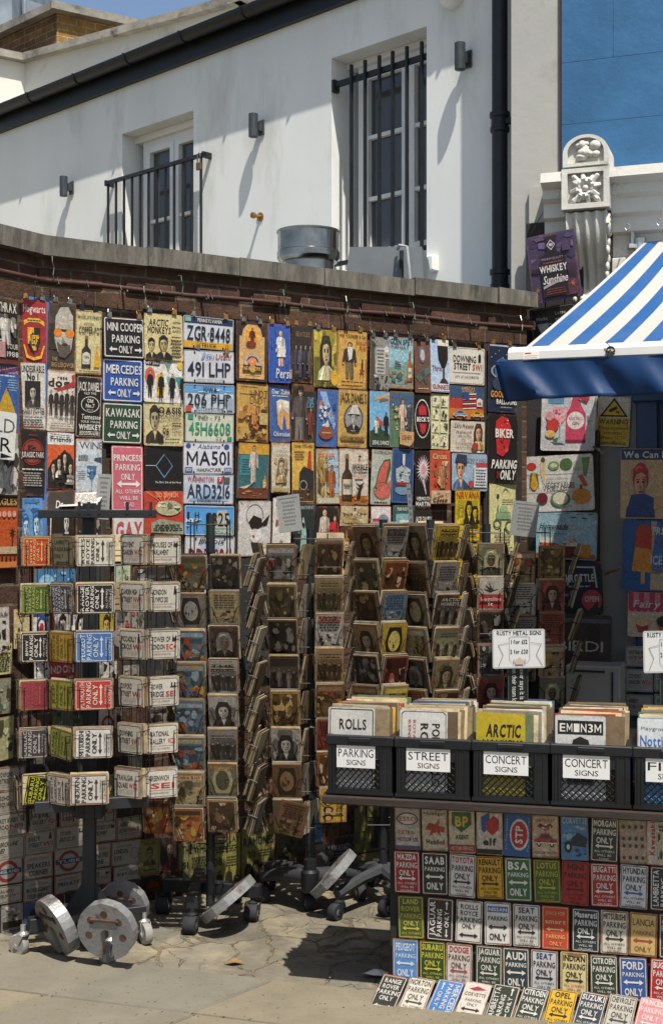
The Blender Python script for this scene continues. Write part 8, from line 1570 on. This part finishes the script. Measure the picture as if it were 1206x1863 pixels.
for r, items in RW:
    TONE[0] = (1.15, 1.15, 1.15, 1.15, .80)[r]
    for i, it in enumerate(items):
        rn = random.Random(r*20+i); s0 = TB.hit(PXL[r][i], 1600)[0]; w = .0875; h = .144
        br = it[0]; rust = .35; low = None
        if r == 4: s0 -= .02
        if it[1] == 'x':
            bg, opl, lab, rust = XSP[br]; a = Art(w, h, bg, i)
            for o in opl:
                if o[0] == 'turn90': a.turn = 90; a.T('STP', .30, .30, .70, .56, 'W', 2); a.T('Oil Treatment', .15, .86, .85, .93, '#a9bcc8', 0); a.T("The Racer's Edge", .12, .06, .9, .12, '#a9bcc8', 0); a.turn = 0
                elif o[0] == 'k90': a.turn = 90; a.T('Kawasaki', .22, .72, .95, .88, '#a8302c', 2); a.turn = 0
                else: a.ops([o])
        else:
            bg, fg = it[1], it[2]; last = it[3] if len(it) > 3 else None; b1 = it[4] if len(it) > 4 else None; ar = it[5] if len(it) > 5 else None
            a = Art(w, h, bg, i); lab = CN[bg] + ' parking sign'
            if last == 'ROT':
                a.O(.0032, .0022, fg); a.turn = -90 if br == 'MERCEDES' else 90
                a.T(br, .10, .70, .92, .90, fg, 1); a.T('PARKING', .10, .44, .74, .62, fg, 1); a.T('ONLY', .32, .18, .70, .34, fg, 1); a.AR(.74, .94, .26, .04, fg, 1); a.AR(.08, .28, .26, .04, fg, -1); a.turn = 0
                lab += ' lettered sideways'
            elif br == 'NISSAN':
                a.O(.0035, .0022, 'K'); a.R(.12, .76, .88, .90, '#2c5a9c'); a.T('NISSAN', .16, .79, .84, .87, 'W', 1); a.T('PARKING', .14, .57, .86, .67, 'K', 1); a.AR(.14, .86, .42, .04, 'K'); a.T('ONLY', .18, .12, .82, .27, 'K', 1); lab += ' with a blue name bar'
            elif br == 'ROLLS/ROYCE' or br == 'RANGE/ROVER':
                a.O(.0035, .0022, fg); [a.T(t_, .5-.07*len(t_)+.02, .79-.15*j, .5+.07*len(t_)-.02, .90-.15*j, fg, 1) for j, t_ in enumerate(br.split('/') + ['PARKING', 'ONLY'])]; a.AR(.14, .86, .18, .038, fg)
            elif br.startswith('SPACE'):
                a.O(.0035, .0018, fg); a.T('SPACE FOR', .14, .80, .86, .88, fg, 0); a.T('smart', .12, .60, .88, .70, fg, 2); a.AR(.16, .84, .47, .035, fg); a.T('PARKING', .16, .26, .84, .35, fg, 1); a.T('ONLY', .28, .10, .74, .19, fg, 1)
            elif br == 'LANCIA':
                a.O(.0035, .0022, fg); a.T('LANCIA', .12, .70, .88, .86, fg, 0); a.T('PARKING', .14, .49, .86, .59, '#8a5a2c', 0); a.AR(.14, .86, .36, .036, ar); a.T('ONLY', .2, .11, .8, .23, '#7a4a24', 0); rust = .62
            elif br == 'CORVETTE':
                a.P([(.2, .82), (.5, .9), (.86, .84), (.6, .8), (.4, .78)], '#a8303a'); a.T('CORVETTE', .1, .64, .9, .73, fg, 1); a.T('PARKING', .2, .5, .8, .57, fg, 0); a.T('ONLY', .3, .39, .7, .46, fg, 0); a.AR(.14, .86, .3, .034, 'K'); a.L(.2, .06, .8, .22, 3, fg)
            else:
                if last == 'ONLY': last = None
                parking(a, br, fg, last, b1, ar, low='#b04a34' if br == 'INDIAN' else None)
                if br == 'INDIAN': a.P([(.2, .97), (.8, .97), (.7, .9), (.3, .93)], '#8a6a44')
            if br in ('MITSUBISHI', 'LANCIA', 'PEUGEOT', 'DODGE'): rust = max(rust, .5)
        if r < 4:
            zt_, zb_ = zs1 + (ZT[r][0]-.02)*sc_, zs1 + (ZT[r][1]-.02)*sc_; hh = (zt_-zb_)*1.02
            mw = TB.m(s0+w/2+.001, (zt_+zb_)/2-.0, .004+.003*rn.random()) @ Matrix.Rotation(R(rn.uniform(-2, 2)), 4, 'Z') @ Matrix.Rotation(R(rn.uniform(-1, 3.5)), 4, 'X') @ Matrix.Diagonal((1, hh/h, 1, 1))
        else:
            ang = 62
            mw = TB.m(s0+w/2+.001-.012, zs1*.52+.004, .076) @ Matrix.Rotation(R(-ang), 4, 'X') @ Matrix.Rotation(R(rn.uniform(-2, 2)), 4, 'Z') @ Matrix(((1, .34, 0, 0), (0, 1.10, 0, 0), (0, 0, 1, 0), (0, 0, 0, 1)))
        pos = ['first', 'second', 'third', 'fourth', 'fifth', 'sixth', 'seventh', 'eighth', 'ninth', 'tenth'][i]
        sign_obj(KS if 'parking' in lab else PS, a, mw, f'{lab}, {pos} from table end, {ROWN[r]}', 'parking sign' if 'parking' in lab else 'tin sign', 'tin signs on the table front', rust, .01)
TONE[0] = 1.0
# ---- price cards on posts
def price(px0, px1, py0, py1, Y, pole, label, plabel):
    p = W((px0+px1)/2, (py0+py1)/2, Y); w, h = (px1-px0)/FPX*Y, (py1-py0)/FPX*Y
    a = Art(w, h, '#bdbdb9', 2, th=.001)
    a.O(.001, .004, '#9fa09c'); a.T('RUSTY METAL SIGNS', .08, .85, .93, .955, 'K', 1)
    a.T('1 for £12', .35, .63, .66, .73, 'K', 1); a.T('2 for £20', .33, .38, .67, .48, 'K', 1)
    for q in ([(.31, .22), (.31, .8), (.315, .8), (.315, .22)], [(.70, .22), (.70, .8), (.705, .8), (.705, .22)], [(.31, .80), (.5, .83), (.705, .8), (.705, .79), (.5, .82), (.31, .79)], [(.1, .6), (.3, .66), (.3, .65), (.1, .59)], [(.1, .6), (.19, .34), (.1, .06), (.11, .06), (.2, .34), (.11, .6)], [(.72, .66), (.93, .62), (.93, .61), (.72, .65)], [(.93, .62), (.83, .34), (.95, .06), (.94, .06), (.82, .34), (.92, .62)], [(.31, .22), (.4, .1), (.4, .24), (.39, .23), (.39, .12), (.32, .22)], [(.70, .22), (.6, .1), (.6, .24), (.61, .23), (.61, .12), (.69, .22)]): a.P(q, '#5a5a60')
    a.P([(.42, .1), (.58, .1), (.58, .2), (.5, .28), (.42, .2)], '#b09a8c')
    o = sign_obj('price_card', a, pose(p, 14, -3, -.5), label, 'price card', 'price cards above the crates', 0, .01); o.data.materials[0] = M['paper']
    x0, x1 = pole; q = W((x0+x1)/2, 1286, Y+.012); pw_ = (x1-x0)/FPX*Y; hh = p.z - q.z + h*.2
    b_ = Art(pw_, hh, '#15201c', 4, th=.004); b_.O(.0008, .0012, '#5a6a62'); b_.turn = -90
    b_.T('one ever says it is their fault', .02, .58, .98, .82, 'W', 0); b_.T('when their team loses a game', .06, .20, 1.0, .44, 'W', 0)
    sign_obj('post_strip', b_, pose((q.x, q.y, q.z+hh/2-.06), 14), plabel, 'post', rust=0)
price(893, 995, 1145, 1216, 4.44, (923, 962), 'white laminated price card above the crate with the yellow sign', 'black lettered strip holding up the whole price card')
price(1166, 1268, 1148, 1224, 4.36, (1199, 1238), 'white laminated price card cut off at the photo edge', 'black lettered strip holding up the cut off price card')
# ---- signs on the shop front
GS = 'tin signs beside the shop front'
def sh(rect, lab, bg, dr, off=.10, rot=0, rust=.12, name=PS, tilt=None):
    return wsign(rect, name, lab, 'tin sign', bg, dr, plane=SF, off=off, rot=rot, rust=rust, group=GS, bend=.01)
sh((962, 422, 1052, 546), 'purple whiskey sign with a dark bottle, hanging at the top of the black board', '#4a3a5c', [('R', .04, .03, .96, .97, '#40344e'), ('M', .05, .55, .95, .96, ['#544868', '#6a5c7e', '#3a2f4c'], 18, .2), ('M', .05, .04, .95, .5, ['#3a2434', '#2a1a24', '#5a3040'], 18, .25), ('P', [(.72, .7), (.72, .82), (.8, .88), (.88, .82), (.88, .7)], '#4a3c5c'), ('P', [(.24, .06), (.76, .06), (.76, .6), (.72, .66), (.6, .72), (.6, .9), (.64, .95), (.36, .95), (.4, .9), (.4, .72), (.28, .66), (.24, .6)], '#1c181c'), ('P', [(.5, .9), (.59, .82), (.5, .74), (.41, .82)], '#c4bcc8'), ('P', [(.5, .88), (.57, .82), (.5, .76), (.43, .82)], '#1c181c'), ('E', .5, .82, .04, .025, '#c4bcc8'), ('T', 'PREMIUM QUALITY', .28, .60, .72, .635, '#9a90a4', 0), ('L', .3, .54, .7, .58, 1, '#8a4a40'), ('T', 'WHISKEY', .22, .42, .78, .52, '#d0ccc8', 2), ('T', 'Sunshine', .26, .25, .76, .37, '#d8d4d0', 1, .3), ('P', [(.26, .22), (.74, .32), (.74, .29), (.26, .18)], '#a49ca4'), ('L', .28, .08, .74, .18, 3, '#7a3a30'), ('SB', .86, .2, .06, .06, '#a86a3c', 6), ('SB', .14, .18, .06, .06, '#8a5a34', 6)], off=.245, rot=7)
sh((968, 556, 1052, 660), 'black coffee sign with chalk white cups, under the purple whiskey sign', '#1a1c1e', [('O', .006, .002, '#8a8e90'), ('P', [(.14, .72), (.38, .72), (.34, .56), (.2, .56)], '#b4b6b6'), ('RG', .42, .66, .06, .05, .4, '#b4b6b6', 10), ('T', 'Mocha', .14, .78, .38, .84, 'W', 0), ('P', [(.54, .78), (.80, .78), (.76, .60), (.6, .60)], '#a4a6a6'), ('T', 'Latte', .56, .84, .78, .9, 'W', 0), ('RG', .5, .4, .12, .1, .3, '#a4a6a6', 14), ('L', .15, .1, .85, .3, 3, '#8a8c8c')], off=.12, rot=7)
sh((984, 718, 1083, 820), 'white gin sign with a pink bottle and stemmed glass', '#c9c9c6', [('R', .06, .05, .94, .95, '#bfc0c0'), ('R', .12, .84, .42, .95, '#5a8ab0'), ('P', [(.46, .16), (.82, .16), (.82, .66), (.74, .80), (.68, .99), (.58, .99), (.54, .80), (.46, .66)], '#c0405c'), ('R', .46, .14, .83, .2, '#7a2434'), ('E', .64, .54, .16, .16, '#d8d0c8'), ('T', 'ROSE FIELD', .52, .55, .76, .60, '#8a3a4a', 1), ('T', 'GIN', .58, .46, .70, .52, '#8a3a4a', 1), ('T', 'ORIGINAL', .85, .5, .9, .64, '#5a5a5a', 0), ('P', [(.22, .78), (.5, .78), (.46, .58), (.4, .50), (.32, .50), (.25, .58)], '#d89aa4'), ('M', .26, .54, .46, .74, ['#c4485c', '#e0b4bc', '#a83040'], 9, .3), ('R', .35, .18, .375, .5, '#a9b4b8'), ('P', [(.24, .14), (.48, .14), (.4, .19), (.32, .19)], '#a9b4b8'), ('E', .22, .46, .12, .12, '#b8352c'), ('E', .16, .62, .07, .08, '#d08a90'), ('E', .18, .3, .09, .07, '#d0a860'), ('P', [(.2, .2), (.34, .24), (.3, .14)], '#4a6a3c'), ('P', [(.66, .95), (.9, .98), (.84, .86)], '#a8303c')], off=.13, rot=-1.5)
VEG = [('E', .12, .82, .07, .07, '#b8352a'), ('P', [(.25, .90), (.33, .90), (.31, .6), (.28, .5), (.25, .7)], '#d0b888'), ('E', .29, .93, .03, .05, '#3a4a2a'), ('E', .44, .82, .08, .08, '#7a9458'), ('E', .44, .82, .05, .04, '#c9cfa8'), ('E', .62, .84, .09, .1, '#4a6a34'), ('E', .78, .78, .06, .08, '#b4b6a8'), ('P', [(.86, .6), (.9, .6), (.96, .94), (.84, .94)], '#6a8a4a'), ('P', [(.78, .62), (.84, .64), (.92, .44), (.86, .42)], '#b8502a'), ('E', .15, .55, .06, .16, '#d09a30'), ('P', [(.08, .4), (.14, .7), (.1, .7)], '#4f6f34'), ('P', [(.22, .4), (.17, .7), (.21, .68)], '#4f6f34'), ('E', .26, .24, .08, .1, '#6a2430'), ('E', .52, .22, .14, .14, '#5f7f48'), ('E', .52, .23, .11, .11, '#cfcfb8'), ('E', .82, .26, .13, .14, '#c98a2c'), ('R', .8, .38, .84, .46, '#3f5a2c'), ('P', [(.04, .1), (.2, .16), (.1, .04)], '#b8602c')]
sh((953, 828, 1080, 930), 'white planked sign with a ring of painted vegetables', '#cdccc4', [('R', .02, .33, .98, .338, '#9a988e'), ('R', .02, .66, .98, .668, '#9a988e'), *VEG, ('T', 'LOCALLY GROWN', .34, .56, .64, .60, '#3f423c', 0), ('T', 'VEGETABLES', .29, .41, .73, .51, '#4a4c48', 1), ('L', .4, .35, .62, .39, 1, '#6a6a64')], off=.13, rot=2)
sh((974, 931, 1086, 1018), 'pale blue lemonade stall sign with a row of jam jars', '#8fb0bc', [('M', .3, .86, .98, .98, ['#3a4a34', '#2c3a2a'], 12, .12), ('T', 'Homemade', .06, .62, .52, .76, '#34423f', 1, .2), ('T', 'Marmalade & Jam', .1, .52, .5, .57, '#4a6a70', 0, .2), ('T', '25 ¢'.replace('¢', 'c'), .58, .66, .88, .78, '#b4bab4', 1), ('R', .02, .02, .98, .12, '#8a5a2c'), ('P', [(.1, .08), (.3, .08), (.3, .36), (.1, .36)], '#b8442c'), ('R', .08, .34, .32, .44, '#c9c9bc'), ('P', [(.44, .04), (.68, .04), (.68, .3), (.44, .3)], '#5c2420'), ('P', [(.4, .28), (.72, .28), (.66, .38), (.46, .38)], '#c4c4b4'), ('P', [(.72, .06), (.9, .06), (.9, .32), (.72, .32)], '#b87a2c'), ('M', .3, .3, .7, .5, ['#a83a2c', '#c98a3c', '#7a2a20'], 10, .15)], off=.12, rot=-2)
sh((1004, 1022, 1096, 1118), 'navy garage sign with white lettering and a red round badge', '#1c2230', [('P', [(.3, .55), (.36, .92), (.86, .9), (.9, .5), (.87, .5), (.83, .87), (.39, .89), (.33, .55)], '#b4b8bc'), ('T', 'THROTTLE', .2, .62, .84, .76, '#c4c6c8', 2), ('L', .3, .5, .8, .56, 1, '#8a9098'), ('E', .78, .26, .2, .2, '#a8404c'), ('T', 'OPEN', .64, .24, .92, .34, '#d0b4b0', 2), ('M', .15, .1, .5, .45, ['#a9adb0', '#3a4250', '#6a7480'], 10, .18)], off=.11, rot=2)
sh((1008, 1118, 1112, 1214), 'dark planked beer sign with big pale serif letters', '#3a3634', [('R', .02, .84, .98, .92, '#5a5e62'), *[('R', .04+.19*i, .2, .2+.19*i, .82, ('#443c38', '#3a3230')[i % 2]) for i in range(5)], ('T', 'BIRDI', .05, .30, .86, .50, '#b4b0a8', 0)], off=.14, rot=-1)
def cctv(a):
    a.P([(.06, .60), (.94, .60), (.5, .985)], 'K'); a.P([(.17, .635), (.83, .635), (.5, .925)], '#d0b020'); a.P([(.34, .74), (.58, .82), (.61, .76), (.38, .68)], 'K'); a.P([(.56, .72), (.66, .70), (.66, .67), (.55, .69)], 'K'); a.R(.64, .655, .66, .72, 'K')
    a.R(.03, .03, .97, .58, '#c9aa28'); a.T('WARNING', .06, .45, .94, .55, 'K', 1)
    for i, t_ in enumerate(('These premises', 'are under', '24 hour CCTV', 'surveillance')): w_ = .032*len(t_); a.T(t_, .5-w_, .345-.10*i, .5+w_, .41-.10*i, 'K', 0)
sh((1086, 722, 1146, 812), 'white and yellow security camera warning sign on the white wall', '#cfccbe', cctv, off=.045, rot=-3, rust=.0)
sh((1128, 816, 1232, 944), 'poster sign of a woman in blue work clothes under a navy title', '#c9b08a', [('R', .0, .84, 1, 1, '#26406e'), ('T', 'We Can Do It!', .05, .87, 1.15, .96, 'W', 2), ('B', .1, .02, .62, .82, '#2a4a84', '#cfa184', '#a8323c'), ('P', [(.1, .02), (.62, .02), (.6, .3), (.44, .36), (.2, .34)], '#2a4a84'), ('P', [(.6, .3), (.82, .34), (.9, .6), (.98, .6), (.98, .2), (.6, .14)], '#c9a084')], off=.16, rot=-1)
sh((1132, 946, 1236, 1076), 'blue ice pop sign with a big red and orange lolly', '#2c5a94', [('R', .5, .02, .98, .98, '#b4a48a'), ('P', [(.5, .3), (.98, .2), (.98, .98), (.6, .98)], '#3a6aa4'), ('P', [(.2, .3), (.5, .3), (.52, .84), (.44, .93), (.32, .94), (.24, .86)], '#b8402a'), ('P', [(.17, .28), (.52, .26), (.52, .58), (.22, .62)], '#d08a34'), ('R', .33, .1, .40, .28, '#c09a5c'), ('T', 'FREEZE', .52, .80, 1.0, .90, '#d4d8d8', 2, .1), ('T', '5c', .66, .62, .84, .74, '#8a3a2c', 2), ('T', 'ICE POPS', .5, .38, 1.1, .5, '#b4c4d0', 2), ('L', .5, .24, .95, .34, 2, '#7a7464')], off=.16, rot=-1)
sh((1142, 1078, 1240, 1160), 'pink cake shop sign with a scalloped blind and cupcakes', '#c9b49a', [('R', .0, .62, 1, 1, '#b8345c'), *[('R', .1+.2*i, .72, .2+.2*i, 1, '#c9808a') for i in range(5)], *[('E', .08+.12*i, .62, .06, .06, '#b8345c', 10) for i in range(8)], ('T', 'Fairy Cakes', .1, .66, 1.3, .82, '#d8cfd0', 1, .2), ('P', [(.2, .1), (.36, .1), (.4, .28), (.16, .28)], '#a83a34'), ('E', .28, .34, .13, .1, '#d0b084'), ('P', [(.6, .1), (.78, .1), (.82, .28), (.56, .28)], '#a86a34'), ('E', .69, .36, .15, .13, '#2a1c18')], off=.15, rot=-1)
for i, (y0, y1, l1, l2, cd) in enumerate(((1176, 1216, 'NOTTING HILL', 'GATE', 'W11'), (1218, 1262, 'COVENT', 'GARDEN', 'WC2'), (1264, 1306, 'ABBEY', 'ROAD', 'NW8'))):
    for j, x0 in enumerate((1138, 1190)):
        if j: l1, l2, cd = (('CARNABY', 'STREET', 'W1'), ('SOHO', 'SQUARE', 'W1'), ('DOWNING', 'STREET', 'SW1'))[i]
        sh((x0, y0, x0+50, y1-3), f'small grey white street sign, {("topmost", "middle", "lowest")[i]} beside the white cabinet{" and further out" if j else ""}', '#a09c92', (lambda a, l1=l1, l2=l2, cd=cd: street(a, l1, l2, cd)), off=.15, name=SS, rust=.1)
# clips and wire that hold the shop signs
for (p, q, lab) in (((1078, 812), (1100, 826), 'steel spring clip at the corner of the gin sign'), ((1100, 1046), (1128, 1034), 'brass spring clip sticking out beside the ice pop sign')):
    a, b_ = SF.hit(*p, .15), SF.hit(*q, .19); mb = MB(); mb.tube([SF.at(a[0], a[1], .14), SF.at((a[0]+b_[0])/2, (a[1]+b_[1])/2+.004, .165), SF.at(b_[0], b_[1], .19)], [.004, .009, .006], 6); o = mb.build('spring_clip', M['goldclip' if 'brass' in lab else 'steelclip']); tag(o, lab, 'clip')
mb = MB(); a = SF.hit(964, 428, .14); b_ = SF.hit(996, 372, .10); c = SF.hit(1040, 414, .14); d = SF.hit(1033, 392, .2); mb.tube([SF.at(a[0], a[1], .145), SF.at(b_[0], b_[1], .1)], .0018, 5); o = mb.build('hanging_wire', M['wire']); tag(o, 'thin wire holding up the purple whiskey sign from the cornice', 'wire')
# litter on the ground beside the table
p = G(686, 1780); mb = MB(); rn = random.Random(3); 
pts = [(p.x+.05*math.cos(a)*rn.uniform(.7, 1.2), p.y+.035*math.sin(a)*rn.uniform(.7, 1.2)) for a in [i*.63 for i in range(10)]]
vs = [(x, y, .012+.012*rn.random()) for x, y in pts] + [(p.x, p.y, .03)]; mb.add(vs, [(i, (i+1) % 10, 10) for i in range(10)]); o = mb.build('paper_scrap', M['awn_white']); tag(o, 'crumpled white paper scrap on the paving in the table shadow', 'litter')
p = G(425, 1757); mb = MB(); mb.add([(p.x-.035, p.y, .008), (p.x, p.y-.02, .016), (p.x+.04, p.y+.004, .008), (p.x+.004, p.y+.02, .02)], [(0, 1, 2, 3)]); o = mb.build('dry_leaf', surf('dry_leaf', '#6a5330', '#86693c', 20, .8)); tag(o, 'dry curled yellow leaf on the crazy paving', 'leaf')
STK.M = Matrix.Identity(4)
o = STK.build('stacked_tin_signs', M['edges']); tag(o, 'worn tin signs packed behind the front ones in racks and crates', 'tin signs', kind='stuff')
rn = random.Random(77); gm = MB()
for i in range(150):
    p = G(rn.uniform(-100, 900), rn.uniform(1640, 1861)); r = rn.uniform(.0015, .005); n_ = rn.randrange(4, 7)
    z0 = .0 if p.y > 4.75 else .011
    vs = [(p.x+r*rn.uniform(.6, 1.2)*math.cos(2*math.pi*k/n_), p.y+r*rn.uniform(.6, 1.2)*math.sin(2*math.pi*k/n_), z0) for k in range(n_)] + [(p.x, p.y, z0+r*.7)]
    gm.add(vs, [(k, (k+1) % n_, n_) for k in range(n_)], rn.choice(['#4a4436', '#7a7058', '#3a3026', '#5c5340']))
o = gm.build('grit', M['edges']); tag(o, 'scattered grit and crumbs of stone on the paving', 'grit', kind='stuff')
